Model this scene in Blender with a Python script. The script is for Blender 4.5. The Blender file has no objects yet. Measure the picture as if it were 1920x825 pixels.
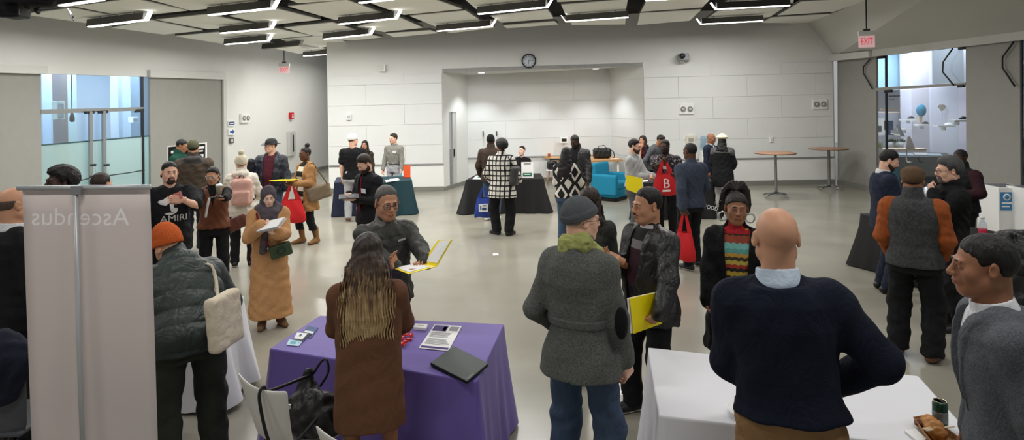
LPOW, LPOW2, WORLD, EXPO = 58.0, 32.0, 0.36, 0.1
import bpy, math, random
import numpy as np
from mathutils import Vector, Matrix
sc = bpy.context.scene
COL = sc.collection
rad = math.radians
F = 1150.0; HC = 2.35; ROLL = rad(1.0); HY = 196.0
CR, SR = math.cos(ROLL), math.sin(ROLL)
# ---------------------------------------------------------------- camera
cd = bpy.data.cameras.new('camera'); cam = bpy.data.objects.new('camera', cd); COL.objects.link(cam)
cd.sensor_width = 36; cd.lens = 36 * F / 1920; cd.shift_y = (HY - 412.5) / 1920; cd.clip_end = 200
cam.matrix_world = Matrix(((CR, SR, 0, 0), (0, 0, -1, 0), (-SR, CR, 0, HC), (0, 0, 0, 1)))
sc.camera = cam

def ray(px, py):
    u = (px - 960) / F; v = (HY - py) / F
    return np.array([u * CR + v * SR, 1.0, -u * SR + v * CR])
def at(px, py, k):
    p = ray(px, py) * (F / k); p[2] += HC; return p
def gr(px, py, z=0.0):
    r = ray(px, py); p = r * ((z - HC) / r[2]); p[2] += HC; return p
def onp(px, py, pl):
    o = np.array([0, 0, HC]); r = ray(px, py)
    return o + r * (np.dot(pl[0] - o, pl[1]) / np.dot(r, pl[1]))
def proj(p):
    q = np.array(p, float) - [0, 0, HC]; u = (q[0] * CR - q[2] * SR) / q[1]; v = (q[0] * SR + q[2] * CR) / q[1]
    return 960 + F * u, HY - F * v
def nrm(v):
    v = np.asarray(v, float); return v / (np.linalg.norm(v) + 1e-12)
def rotz(a):
    c, s = math.cos(a), math.sin(a); return np.array([[c, -s, 0], [s, c, 0], [0, 0, 1.0]])
def rotx(a):
    c, s = math.cos(a), math.sin(a); return np.array([[1.0, 0, 0], [0, c, -s], [0, s, c]])
def roty(a):
    c, s = math.cos(a), math.sin(a); return np.array([[c, 0, s], [0, 1.0, 0], [-s, 0, c]])

# ---------------------------------------------------------------- materials
MATS = {}
def lin(c):
    return tuple(((x / 255) / 12.92 if x / 255 <= 0.04045 else ((x / 255 + 0.055) / 1.055) ** 2.4) for x in c)
def mat(name, rgb=(200, 200, 200), rough=0.8, metal=0.0, noise=0.0, nscale=30.0, bump=0.0, bscale=60.0, emit=0.0, coat=0.0, sheen=0.0, spec=0.4, stretch=None, fold=0.0, fscale=5.5):
    if name in MATS: return MATS[name]
    m = bpy.data.materials.new(name); m.use_nodes = True; MATS[name] = m
    nt = m.node_tree; b = nt.nodes['Principled BSDF']; c = lin(rgb) + (1,)
    b.inputs['Base Color'].default_value = c; b.inputs['Roughness'].default_value = rough
    b.inputs['Metallic'].default_value = metal; b.inputs['Coat Weight'].default_value = coat
    b.inputs['Sheen Weight'].default_value = sheen; b.inputs['Specular IOR Level'].default_value = spec
    if emit: b.inputs['Emission Color'].default_value = c; b.inputs['Emission Strength'].default_value = emit
    if noise or bump or fold:
        tc = nt.nodes.new('ShaderNodeTexCoord'); src = tc.outputs['Object']
        if stretch:
            mp = nt.nodes.new('ShaderNodeMapping'); mp.inputs['Scale'].default_value = stretch
            nt.links.new(src, mp.inputs['Vector']); src = mp.outputs['Vector']
    if noise:
        n = nt.nodes.new('ShaderNodeTexNoise'); n.inputs['Scale'].default_value = nscale; n.inputs['Detail'].default_value = 4
        mx = nt.nodes.new('ShaderNodeMix'); mx.data_type = 'RGBA'
        mx.inputs[6].default_value = tuple(x * (1 - noise) for x in c[:3]) + (1,)
        mx.inputs[7].default_value = tuple(min(1, x * (1 + noise)) for x in c[:3]) + (1,)
        nt.links.new(src, n.inputs['Vector']); nt.links.new(n.outputs['Fac'], mx.inputs[0]); nt.links.new(mx.outputs[2], b.inputs['Base Color'])
    if bump:
        n2 = nt.nodes.new('ShaderNodeTexNoise'); n2.inputs['Scale'].default_value = bscale; n2.inputs['Detail'].default_value = 3
        bp = nt.nodes.new('ShaderNodeBump'); bp.inputs['Strength'].default_value = bump; bp.inputs['Distance'].default_value = 0.01
        nt.links.new(src, n2.inputs['Vector']); nt.links.new(n2.outputs['Fac'], bp.inputs['Height']); nt.links.new(bp.outputs['Normal'], b.inputs['Normal'])
    if fold:
        n3 = nt.nodes.new('ShaderNodeTexNoise'); n3.inputs['Scale'].default_value = fscale; n3.inputs['Detail'].default_value = 2.5; n3.inputs['Distortion'].default_value = 1.6
        mp3 = nt.nodes.new('ShaderNodeMapping'); mp3.inputs['Scale'].default_value = (1.25, 1.25, .7); nt.links.new(tc.outputs['Object'], mp3.inputs['Vector']); nt.links.new(mp3.outputs[0], n3.inputs['Vector'])
        ab = mathn(nt, 'POWER', mathn(nt, 'ABSOLUTE', mathn(nt, 'SUBTRACT', n3.outputs['Fac'], .5)), .7)
        b3 = nt.nodes.new('ShaderNodeBump'); b3.inputs['Strength'].default_value = fold; b3.inputs['Distance'].default_value = .05; nt.links.new(ab, b3.inputs['Height']); nt.links.new(b3.outputs['Normal'], b.inputs['Normal'])
        if bump: nt.links.new(b3.outputs['Normal'], bp.inputs['Normal']); nt.links.new(bp.outputs['Normal'], b.inputs['Normal'])
    return m
def cloth(name, rgb, rough=0.92, noise=0.12, bump=0.25, bscale=90, **k):
    return mat(name, rgb, rough, fold=k.pop('fold', .28), noise=noise, nscale=k.pop('nscale', 25), bump=bump, bscale=bscale, spec=0.25, **k)
def glassmat(name, tint=(0.9, 0.95, 0.95), refl=0.08, milk=0.0, milkc=(0.6, 0.75, 0.7), tl=.6):
    if name in MATS: return MATS[name]
    m = bpy.data.materials.new(name); m.use_nodes = True; MATS[name] = m; nt = m.node_tree
    nt.nodes.remove(nt.nodes['Principled BSDF']); out = nt.nodes['Material Output']
    t = nt.nodes.new('ShaderNodeBsdfTransparent'); t.inputs[0].default_value = tint + (1,)
    g = nt.nodes.new('ShaderNodeBsdfGlossy'); g.inputs['Roughness'].default_value = 0.05; g.inputs[0].default_value = (1, 1, 1, 1)
    mx = nt.nodes.new('ShaderNodeMixShader'); mx.inputs[0].default_value = refl
    nt.links.new(t.outputs[0], mx.inputs[1]); nt.links.new(g.outputs[0], mx.inputs[2]); last = mx
    if milk:
        d = nt.nodes.new('ShaderNodeBsdfDiffuse'); d.inputs[0].default_value = milkc + (1,)
        tr_ = nt.nodes.new('ShaderNodeBsdfTranslucent'); tr_.inputs[0].default_value = milkc + (1,)
        a = nt.nodes.new('ShaderNodeMixShader'); a.inputs[0].default_value = tl
        nt.links.new(d.outputs[0], a.inputs[1]); nt.links.new(tr_.outputs[0], a.inputs[2])
        mm = nt.nodes.new('ShaderNodeMixShader'); mm.inputs[0].default_value = milk
        nt.links.new(mx.outputs[0], mm.inputs[1]); nt.links.new(a.outputs[0], mm.inputs[2]); last = mm
    nt.links.new(last.outputs[0], out.inputs['Surface'])
    return m
def nodes(m):
    nt = m.node_tree; return nt, nt.nodes['Principled BSDF'], nt.nodes.new, nt.links.new
def mathn(nt, op, a, b=None):
    n = nt.nodes.new('ShaderNodeMath'); n.operation = op
    for i, v in enumerate((a, b)):
        if v is None: continue
        if isinstance(v, (int, float)): n.inputs[i].default_value = v
        else: nt.links.new(v, n.inputs[i])
    return n.outputs[0]
def ramp(nt, fac, stops, interp='LINEAR'):
    r = nt.nodes.new('ShaderNodeValToRGB'); r.color_ramp.interpolation = interp; e = r.color_ramp.elements
    while len(e) < len(stops): e.new(0.5)
    for i, (p, c) in enumerate(stops): e[i].position = p; e[i].color = lin(c) + (1,)
    nt.links.new(fac, r.inputs[0]); return r.outputs[0]

# ---------------------------------------------------------------- objects
def tag(o, label=None, cat=None, group=None, kind=None):
    if label: o['label'] = label
    if cat: o['category'] = cat
    if group: o['group'] = group
    if kind: o['kind'] = kind
    return o
def empty(name, loc, label=None, cat=None, group=None):
    o = bpy.data.objects.new(name, None); o.empty_display_size = 0.1; COL.objects.link(o); o.location = loc
    return tag(o, label, cat, group)
def link(name, me, parent=None, pos=None):
    """verts are in world coordinates unless pos given; parented objects are shifted into the parent's frame"""
    o = bpy.data.objects.new(name, me); COL.objects.link(o)
    if parent is not None:
        o.parent = parent; o.location = -Vector(parent.location) if parent.parent is None else (0, 0, 0)
        if parent.type != 'EMPTY' and parent.parent is None: o.location = -Vector(parent.location)
    return o
def npmesh(name, V, faces, mats, midx=None, smooth=True):
    """faces: list of (n x k) int arrays"""
    me = bpy.data.meshes.new(name); V = np.asarray(V, np.float32)
    me.vertices.add(len(V)); me.vertices.foreach_set('co', V.ravel())
    loops = np.concatenate([f.ravel() for f in faces]); tot = np.concatenate([np.full(len(f), f.shape[1]) for f in faces])
    st = np.concatenate([[0], np.cumsum(tot)[:-1]])
    me.loops.add(len(loops)); me.loops.foreach_set('vertex_index', loops.astype(np.int32))
    me.polygons.add(len(tot)); me.polygons.foreach_set('loop_start', st.astype(np.int32))
    for m in mats: me.materials.append(m)
    if midx is not None: me.polygons.foreach_set('material_index', np.asarray(midx, np.int32))
    me.polygons.foreach_set('use_smooth', np.full(len(tot), smooth))
    me.update(calc_edges=True); me.validate(); return me
def crv(pts, n=6):
    P = [np.asarray(p, float) for p in pts]; P = [2 * P[0] - P[1]] + P + [2 * P[-1] - P[-2]]; out = []
    for i in range(1, len(P) - 2):
        for t in np.linspace(0, 1, n, endpoint=False):
            a, b, c, d = P[i - 1:i + 3]; out.append(.5 * (2 * b + (c - a) * t + (2 * a - 5 * b + 4 * c - d) * t * t + (3 * b - a - 3 * c + d) * t ** 3))
    return out + [P[-2]]
class MB:
    """collects simple shapes into ONE mesh"""
    def __init__(s): s.v = []; s.f = []; s.m = []; s.sm = []
    def add(s, V, Fs, m=0, sm=False):
        o = len(s.v); s.v += [tuple(float(c) for c in p) for p in V]
        for f in Fs: s.f.append(tuple(i + o for i in f)); s.m.append(m); s.sm.append(sm)
        return s
    def box(s, c, size, R=None, m=0):
        c = np.asarray(c, float); R = np.eye(3) if R is None else np.asarray(R)
        V = [c + R @ (np.array([x, y, z]) * size) for x in (-.5, .5) for y in (-.5, .5) for z in (-.5, .5)]
        return s.add(V, [(0, 1, 3, 2), (4, 6, 7, 5), (0, 4, 5, 1), (2, 3, 7, 6), (0, 2, 6, 4), (1, 5, 7, 3)], m)
    def prism(s, pts, vec, m=0):
        n = len(pts); A = [np.asarray(p, float) for p in pts]; B = [p + np.asarray(vec, float) for p in A]
        nn = np.zeros(3)
        for i in range(n): nn += np.cross(A[i], A[(i + 1) % n])
        fl = np.dot(nn, vec) > 0
        Fs = [tuple(range(n)), tuple(range(2 * n - 1, n - 1, -1))] + [(i, i + n, (i + 1) % n + n, (i + 1) % n) for i in range(n)]
        if fl: Fs = [f[::-1] for f in Fs]
        return s.add(A + B, Fs, m)
    def poly(s, pts, m=0): return s.add(pts, [tuple(range(len(pts)))], m)
    def tube(s, pts, r, n=8, m=0, cap=True):
        P = [np.asarray(p, float) for p in pts]; rr = r if hasattr(r, '__len__') else [r] * len(P)
        V = []; up = None
        for i, p in enumerate(P):
            t = nrm(P[min(i + 1, len(P) - 1)] - P[max(i - 1, 0)])
            if up is None: up = np.array([0, 0, 1.0]) if abs(t[2]) < .9 else np.array([1.0, 0, 0])
            a = nrm(np.cross(t, up)); b = np.cross(a, t); up = b
            V += [p + rr[i] * (math.cos(2 * math.pi * j / n) * a + math.sin(2 * math.pi * j / n) * b) for j in range(n)]
        Fs = [(i * n + j, i * n + (j + 1) % n, (i + 1) * n + (j + 1) % n, (i + 1) * n + j) for i in range(len(P) - 1) for j in range(n)]
        if cap: Fs += [tuple(range(n - 1, -1, -1)), tuple(range((len(P) - 1) * n, len(P) * n))]
        return s.add(V, Fs, m, True)
    def lathe(s, o, prof, n=24, m=0, R=None):
        o = np.asarray(o, float); R = np.eye(3) if R is None else np.asarray(R); V = []
        for r, z in prof: V += [o + R @ np.array([r * math.cos(2 * math.pi * j / n), r * math.sin(2 * math.pi * j / n), z]) for j in range(n)]
        k = len(prof)
        Fs = [(i * n + j, i * n + (j + 1) % n, (i + 1) * n + (j + 1) % n, (i + 1) * n + j) for i in range(k - 1) for j in range(n)]
        Fs += [tuple(range(n - 1, -1, -1)), tuple(range((k - 1) * n, k * n))]
        return s.add(V, Fs, m, True)
    def grid(s, G, m=0, sm=True):
        r, c = len(G), len(G[0])
        return s.add([p for row in G for p in row], [(i * c + j, i * c + j + 1, (i + 1) * c + j + 1, (i + 1) * c + j) for i in range(r - 1) for j in range(c - 1)], m, sm)
    def build(s, name, mats, parent=None, bevel=0, solid=0, sub=0, smooth_angle=True):
        me = bpy.data.meshes.new(name); me.from_pydata(s.v, [], s.f)
        for m in (mats if isinstance(mats, (list, tuple)) else [mats]): me.materials.append(m)
        me.polygons.foreach_set('material_index', s.m); me.polygons.foreach_set('use_smooth', s.sm); me.update()
        # put the origin at the base of the mesh for top-level objects
        o = link(name, me, parent)
        if parent is None:
            V = np.array(s.v); c = Vector(((V[:, 0].min() + V[:, 0].max()) / 2, (V[:, 1].min() + V[:, 1].max()) / 2, V[:, 2].min()))
            me.transform(Matrix.Translation(-c)); o.location = c
        if solid: q = o.modifiers.new('s', 'SOLIDIFY'); q.thickness = solid; q.offset = 0
        if bevel: q = o.modifiers.new('b', 'BEVEL'); q.width = bevel; q.segments = 2; q.limit_method = 'ANGLE'
        if sub: q = o.modifiers.new('u', 'SUBSURF'); q.levels = sub; q.render_levels = sub
        return o
def child_of(o, parent):
    """parent a world-space object to parent, keeping its place (parents are never rotated)"""
    bpos = Vector(o.location); w = Vector((0, 0, 0)); p = parent
    while p is not None: w += Vector(p.location); p = p.parent
    o.parent = parent; o.location = bpos - w; return o
def text(name, body, size, m, origin, xdir, ydir, parent=None, ext=0.001, align='CENTER', width=None):
    cu = bpy.data.curves.new('lettering', 'FONT'); cu.body = body; cu.size = size; cu.extrude = ext; cu.align_x = align; cu.align_y = 'CENTER'; cu.resolution_u = 3
    t = bpy.data.objects.new('lettering', cu); COL.objects.link(t)
    dg = bpy.context.evaluated_depsgraph_get(); me = bpy.data.meshes.new_from_object(t.evaluated_get(dg)); bpy.data.objects.remove(t)
    me.materials.clear(); me.materials.append(m)
    if width:
        xs = [v.co.x for v in me.vertices]; q = width / (max(xs) - min(xs)); me.transform(Matrix.Diagonal((q, 1, 1, 1)))
    x = nrm(xdir); y = nrm(np.asarray(ydir) - np.dot(ydir, x) * x); z = np.cross(x, y)
    me.transform(Matrix(((x[0], y[0], z[0], origin[0]), (x[1], y[1], z[1], origin[1]), (x[2], y[2], z[2], origin[2]), (0, 0, 0, 1))))
    return link(name, me, parent)

# ---------------------------------------------------------------- signed distance fields and surface nets
def smin(a, b, k):
    if k <= 0: return np.minimum(a, b)
    h = np.maximum(k - np.abs(a - b), 0) / k
    return np.minimum(a, b) - h * h * k * 0.25
class G:
    def __init__(s, lo, hi, h):
        s.h = h; s.lo = np.asarray(lo, float)
        n = np.maximum(np.ceil((np.asarray(hi, float) - s.lo) / h).astype(int) + 1, 4)
        s.ax = [(s.lo[i] + h * np.arange(n[i])).astype(np.float32) for i in range(3)]
        s.d = np.full(n, 1.0, np.float32)
    def reg(s, lo, hi, pad):
        sl = []
        for i in range(3):
            a = int(max(0, math.floor((lo[i] - pad - s.lo[i]) / s.h))); b = int(min(len(s.ax[i]), math.ceil((hi[i] + pad - s.lo[i]) / s.h) + 1))
            if b <= a: return None
            sl.append(slice(a, b))
        return tuple(sl)
    def co(s, sl=None):
        sl = sl or (slice(None),) * 3
        return s.ax[0][sl[0]][:, None, None], s.ax[1][sl[1]][None, :, None], s.ax[2][sl[2]][None, None, :]
    def op(s, fn, lo, hi, k=0.0, mode='add'):
        sl = s.reg(lo, hi, k + 2.5 * s.h)
        if sl is None: return s
        f = fn(*s.co(sl)).astype(np.float32)
        if mode == 'add': s.d[sl] = smin(s.d[sl], f, k)
        elif mode == 'cut': s.d[sl] = -smin(-s.d[sl], f, k)
        elif mode == 'and': s.d[sl] = -smin(-s.d[sl], -f, k)
        return s
    def rc(s, a, b, ra, rb, k=0.0, mode='add', flat=None):
        a = np.asarray(a, float); b = np.asarray(b, float); e = b - a; L = float(np.dot(e, e)) + 1e-12; r = max(ra, rb)
        def fn(X, Y, Z):
            x, y, z = X - a[0], Y - a[1], Z - a[2]
            t = np.clip((x * e[0] + y * e[1] + z * e[2]) / L, 0, 1)
            return np.sqrt((x - t * e[0]) ** 2 + (y - t * e[1]) ** 2 + (z - t * e[2]) ** 2) - (ra + t * (rb - ra))
        return s.op(fn, np.minimum(a, b) - r, np.maximum(a, b) + r, k, mode)
    def el(s, c, r, k=0.0, mode='add', R=None):
        c = np.asarray(c, float); r = np.asarray(r, float); R_ = None if R is None else np.asarray(R); m = r.max() if R is not None else r
        def fn(X, Y, Z):
            x, y, z = X - c[0], Y - c[1], Z - c[2]
            if R_ is not None: x, y, z = [R_[0, i] * x + R_[1, i] * y + R_[2, i] * z for i in range(3)]
            k0 = np.sqrt((x / r[0]) ** 2 + (y / r[1]) ** 2 + (z / r[2]) ** 2)
            k1 = np.sqrt((x / r[0] ** 2) ** 2 + (y / r[1] ** 2) ** 2 + (z / r[2] ** 2) ** 2) + 1e-6
            return k0 * (k0 - 1) / k1
        return s.op(fn, c - m, c + m, k, mode)
    def bx(s, c, hs, rnd=0.01, k=0.0, mode='add', R=None):
        c = np.asarray(c, float); hs = np.asarray(hs, float); R_ = None if R is None else np.asarray(R); m = np.full(3, np.linalg.norm(hs)) if R is not None else hs
        def fn(X, Y, Z):
            x, y, z = X - c[0], Y - c[1], Z - c[2]
            if R_ is not None: x, y, z = [R_[0, i] * x + R_[1, i] * y + R_[2, i] * z for i in range(3)]
            qx, qy, qz = np.abs(x) - hs[0] + rnd, np.abs(y) - hs[1] + rnd, np.abs(z) - hs[2] + rnd
            return np.sqrt(np.maximum(qx, 0) ** 2 + np.maximum(qy, 0) ** 2 + np.maximum(qz, 0) ** 2) + np.minimum(np.maximum(qx, np.maximum(qy, qz)), 0) - rnd
        return s.op(fn, c - m, c + m, k, mode)
    def wrinkle(s, amp, lam=0.08, seed=0, zs=0.55, dens=3):
        idx = np.nonzero(np.abs(s.d) < amp + 2.5 * s.h)
        x, y, z = [s.ax[i][idx[i]] for i in range(3)]; r = random.Random(seed); tot = 0
        for i in range(dens):
            dx, dy, dz = r.uniform(-1, 1), r.uniform(-1, 1), r.choice((-1, 1)) * r.uniform(.5, 1) * zs * 1.1
            l = math.sqrt(dx * dx + dy * dy + dz * dz) * lam * r.uniform(.8, 1.5) / 6.283
            w = 1.3 * np.sin((r.uniform(-1, 1) * x + r.uniform(-1, 1) * y + r.uniform(-1, 1) * z) * 6.283 / (lam * 2.2) + r.uniform(0, 6))
            tot = tot + np.sin((dx * x + dy * y + dz * z) / l + w + r.uniform(0, 6))
        s.d[idx] += (amp / dens * tot).astype(np.float32); return s
    def mesh(s):
        d = s.d; d[0], d[-1] = np.maximum(d[0], .001), np.maximum(d[-1], .001)
        d[:, 0] = np.maximum(d[:, 0], .001); d[:, -1] = np.maximum(d[:, -1], .001); d[:, :, 0] = np.maximum(d[:, :, 0], .001); d[:, :, -1] = np.maximum(d[:, :, -1], .001)
        ins = d < 0; n = np.array(d.shape) - 1
        cnt = np.zeros(n, np.int8)
        for i in (0, 1):
            for j in (0, 1):
                for k in (0, 1): cnt += ins[i:i + n[0], j:j + n[1], k:k + n[2]]
        cell = np.nonzero((cnt > 0) & (cnt < 8)); N = len(cell[0])
        if N == 0: return np.zeros((0, 3)), np.zeros((0, 4), int)
        idm = np.full(n, -1, np.int32); idm[cell] = np.arange(N)
        acc = np.zeros((N, 3)); w = np.zeros(N)
        C = {(i, j, k): d[cell[0] + i, cell[1] + j, cell[2] + k] for i in (0, 1) for j in (0, 1) for k in (0, 1)}
        for a in C:
            for ax in range(3):
                if a[ax]: continue
                b = list(a); b[ax] = 1; b = tuple(b); da, db = C[a], C[b]; x = (da < 0) != (db < 0)
                t = np.where(x, da / np.where(x, da - db, 1), 0)
                for q in range(3): acc[:, q] += np.where(x, (t if q == ax else a[q]), 0)
                w += x
        V = s.lo + s.h * (np.stack(cell, 1) + acc / w[:, None]); Q = []
        for ax in range(3):
            o = [1, 1, 1]; o[ax] = 0; b, c = (ax + 1) % 3, (ax + 2) % 3
            A = ins[tuple(slice(0 if i == ax else 1, -1) for i in range(3))]; B = ins[tuple(slice(1, None) if i == ax else slice(1, -1) for i in range(3))]
            A = A[tuple(slice(None) for i in range(3))]
            for sign in (True, False):
                P = np.stack(np.nonzero((A == sign) & (B != sign)), 1)
                if not len(P): continue
                P = P + np.array([0 if i == ax else 1 for i in range(3)])
                e1, e2 = np.eye(3, dtype=int)[b], np.eye(3, dtype=int)[c]
                q = [P - e1 - e2, P - e2, P, P - e1]
                f = np.stack([idm[tuple(p.T)] for p in q], 1); Q.append(f if sign else f[:, ::-1])
        return V, np.concatenate(Q)
# ================================================================ THE ROOM
def plane2(a, b, toward):
    a, b = gr(*a), gr(*b); n = nrm(np.cross(b - a, [0, 0, 1.0]))
    if np.dot(np.asarray(toward) - a, n) < 0: n = -n
    return (a, n)
PL = plane2((604, 318), (80, 436), (0, 5, 0))          # left wall
PB = plane2((618, 362), (1571, 344.6), (0, 5, 0))      # back wall
PR = plane2((1571, 344.6), (1920, 420.6), (0, 5, 0))   # right wall
M_wall = mat('white_wall_paint', (226, 226, 222), 0.85, noise=0.02, nscale=3)
M_panelw = mat('white_acoustic_panel', (224, 225, 223), 0.9, noise=0.03, nscale=2, bump=0.05, bscale=200)
M_trimw = mat('white_metal_trim', (205, 205, 200), 0.5)
M_base = mat('grey_rubber_base', (128, 128, 122), 0.6)
M_grey = mat('grey_wall_fabric', (150, 149, 143), 0.95, noise=0.06, nscale=6, bump=0.1, bscale=220)
M_ledge = mat('grey_chair_rail', (150, 150, 148), 0.5)
M_black = mat('black_metal', (18, 18, 19), 0.5)
M_dark = mat('plenum_doorway_dark', (16, 16, 17), 0.9)
M_steel = mat('brushed_steel', (170, 172, 172), 0.3, metal=1.0)
M_dsteel = mat('dark_steel', (70, 72, 74), 0.35, metal=1.0)
M_glass = glassmat('clear_glass', (0.92, 0.96, 0.97), 0.06)
M_frost = glassmat('frosted_glass', (0.78, 0.88, 0.83), 0.05, milk=0.66, milkc=(0.62, 0.70, 0.64))
M_white = mat('white_plastic', (235, 235, 232), 0.45)
M_paper = mat('white_paper', (240, 240, 238), 0.8)
M_blackp = mat('black_plastic', (20, 20, 22), 0.4)
M_bluegl = mat('pale_blue_wall_paint', (188, 206, 222), 0.9)
M_wood = mat('oak_counter_wood', (190, 142, 92), 0.5, noise=0.2, nscale=8, stretch=(1, 12, 12))
M_red = mat('red_plastic', (200, 30, 36), 0.5)

def ceilz(x): return 4.27 + 0.024 * x
def oncl(px, py, dz=0.0):
    r = ray(px, py); t = (4.27 + dz - HC) / (r[2] - 0.024 * r[0]); p = r * t; p[2] += HC; return p
def wallpoly(name, pl, pts, mats, thick=0.08, off=0.0, kind='structure', parent=None, ztop=None, zbot=None):
    """pts: pixel corners on a wall plane; the slab goes into the wall"""
    P = [onp(x, y, pl) for x, y in pts]
    if ztop is not None:
        for i, z in ztop.items(): P[i][2] = z
    if zbot is not None:
        for i in zbot: P[i][2] = 0
    o = MB().prism([p + pl[1] * off for p in P], -pl[1] * thick).build(name, mats, parent)
    if kind: o['kind'] = kind
    return o
# floor: polished beige concrete
m = mat('polished_concrete', (176, 171, 157), 0.24, spec=0.5)
nt, b, N, L = nodes(m)
tc = N('ShaderNodeTexCoord'); n1 = N('ShaderNodeTexNoise'); n1.inputs['Scale'].default_value = 0.9; n1.inputs['Detail'].default_value = 6
L(tc.outputs['Object'], n1.inputs['Vector']); L(ramp(nt, n1.outputs['Fac'], [(.3, (143, 139, 126)), (.7, (160, 156, 142))]), b.inputs['Base Color'])
n2 = N('ShaderNodeTexNoise'); n2.inputs['Scale'].default_value = 2.5; L(tc.outputs['Object'], n2.inputs['Vector'])
L(mathn(nt, 'MULTIPLY_ADD', n2.outputs['Fac'], 0.12), b.inputs['Roughness']); b.inputs['Roughness'].links[0].from_node.inputs[2].default_value = 0.14
o = MB().box((0, 13, -0.05), (60, 40, 0.1)).build('floor', m); tag(o, kind='structure')
# back wall with its niche
x0, x1 = onp(616, 300, PB), onp(832, 300, PB); x2, x3 = onp(1208, 300, PB), onp(1566, 300, PB)
nt_l, nt_r = onp(832, 135.5, PB)[2], onp(1208, 124, PB)[2]
def slab(name, pts, m, vec, kind='structure', parent=None):
    o = MB().prism(pts, vec).build(name, m, parent)
    if kind: o['kind'] = kind
    return o
def up(p, z): return np.array([p[0], p[1], z])
inw = -PB[1]
slab('wall_back', [up(x0, 0), up(x1, 0), up(x1, nt_l), up(x2, nt_r), up(x2, 0), up(x3, 0), up(x3, 5), up(x0, 5)], M_wall, inw * 0.12)
# corridor end beyond the wall's free edge
slab('wall_back_side', [up(x0, 0), up(x0, 5), up(x0 + inw * 5, 5), up(x0 + inw * 5, 0)], M_wall, np.array([0.1, 0, 0]))
# acoustic panels on the two sides of the niche (rows of boards with fine joints)
def boards(name, px0, px1, zl, zr, period, zref):
    mb = MB(); a, c = onp(px0, 300, PB), onp(px1, 300, PB); W = np.linalg.norm((c - a)[:2]); e = nrm(c - a); e[2] = 0
    def P(s, r, dz):
        t = (a[0] + e[0] * s - zref[0]) / (zref[1] - zref[0]); z = zl[r] + (zr[r] - zl[r]) * t
        return up(a + e * s, z + dz) + PB[1] * 0.035
    for r in range(len(zl) - 1):
        s = -(r % 2) * period / 2
        while s < W:
            s0, s1 = max(s, 0) + .0025, min(s + period, W) - .0025
            if s1 - s0 > .05:
                mb.prism([P(s0, r, .0025), P(s1, r, .0025), P(s1, r + 1, -.0025), P(s0, r + 1, -.0025)], inw * 0.012)
            s += period
    o = mb.build(name, M_panelw); tag(o, kind='structure'); return o
zL, zR = [.77, 1.28, 1.84, 2.39, 2.95, 3.19], [.74, 1.30, 1.87, 2.48, 3.07, 3.39]
zref = (x0[0], x3[0])
boards('trim_1', 617, 831, zL, zR, 2.1, zref); boards('trim_2', 1209, 1563, zL, zR, 1.9, zref)
def strip(name, pl, px0, px1, z0, z1, th, m, off=0.0):
    a, c = onp(px0, 300, pl), onp(px1, 300, pl)
    o = MB().prism([up(a, z0) + pl[1] * (off + th), up(c, z0) + pl[1] * (off + th), up(c, z1) + pl[1] * (off + th), up(a, z1) + pl[1] * (off + th)], -pl[1] * th).build(name, m)
    return tag(o, kind='structure')
for i, (a, c) in enumerate(((617, 832), (1208, 1564))):
    strip('baseboard_back' if i == 0 else 'baseboard_back_right', PB, a, c, 0, .11, .02, M_base)
    strip('trim_%d' % (3 + i), PB, a, c, .735, .765, .06, M_ledge)
    strip('trim_%d' % (5 + i), PB, a, c, .13, .72, .025, M_white)
# niche
nl, nr = onp(878, 343, PB), None
iL, iR = gr(879, 343.5), gr(1147, 335.5)
zc = 3.33
slab('wall_niche_back', [up(iL, 0), up(iR, 0), up(iR, 4), up(iL, 4)], M_panelw, np.array([0, .1, 0]))
dl, dr = None, None
pn = nrm(np.cross(iL - up(x1, 0), [0, 0, 1.0])); pn = pn if pn[0] > 0 else -pn; PNL = (up(x1, 0), pn)
d0, d1 = onp(843, 300, PNL), onp(857, 300, PNL); dz = onp(850, 210, PNL)[2]
slab('wall_niche_left', [up(x1, 0), up(d0, 0), up(d0, dz), up(d1, dz), up(d1, 0), up(iL, 0), up(iL, 4), up(x1, 4)], M_wall, -pn * .1)
slab('wall_niche_right', [up(x2, 0), up(iR, 0), up(iR, 4), up(x2, 4)], M_panelw, np.array([.1, 0.02, 0]))
slab('trim_7', [up(d0, 0) - pn * .8, up(d1, 0) - pn * .8, up(d1, dz) - pn * .8, up(d0, dz) - pn * .8], M_dark, -pn * .05)  # black sheet behind the opening, standing in for the darkness beyond the door
dm = up(d0, 0) * .45 + up(d1, 0) * .55
dob = slab('door_1', [dm - pn * .02, up(d1, 0) - pn * .02, up(d1, dz) - pn * .02, up(dm, dz) - pn * .02], mat('door_grey_white', (196, 196, 192), .5), -pn * .05)
child_of(MB().box(up(dm * .75 + d1 * .25, 1.0) + pn * .0, (.03, .05, .22)).build('door_handle', M_black), dob)
slab('ceiling_niche', [up(x1, nt_l), up(x2, nt_r), up(iR, 3.43), up(iL, 3.25)], mat('niche_ceiling_white', (205, 206, 204), .9), np.array([0, 0, .1]))
for a, c in ((up(x1, 0), up(iL, 0)), (up(iL, 0), up(iR, 0)), (up(iR, 0), up(x2, 0))):
    d = nrm(c - a); n = np.array([d[1], -d[0], 0]); o = MB().prism([a, c, up(c, .11), up(a, .11)], n * .02).build('baseboard_niche', M_base); tag(o, kind='structure')
for k, z in enumerate((.77,)):
    o = MB().prism([up(iL, z - .03), up(iR, z - .03), up(iR, z), up(iL, z)], np.array([0, -.05, 0])).build('trim_8', M_ledge); tag(o, kind='structure')
mb = MB()                                             # joints on the niche walls
for z in (1.3, 1.85, 2.42, 2.98): mb.prism([up(iL, z), up(iR, z + .03), up(iR, z + .036), up(iL, z + .006)], np.array([0, -.006, 0]))
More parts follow.
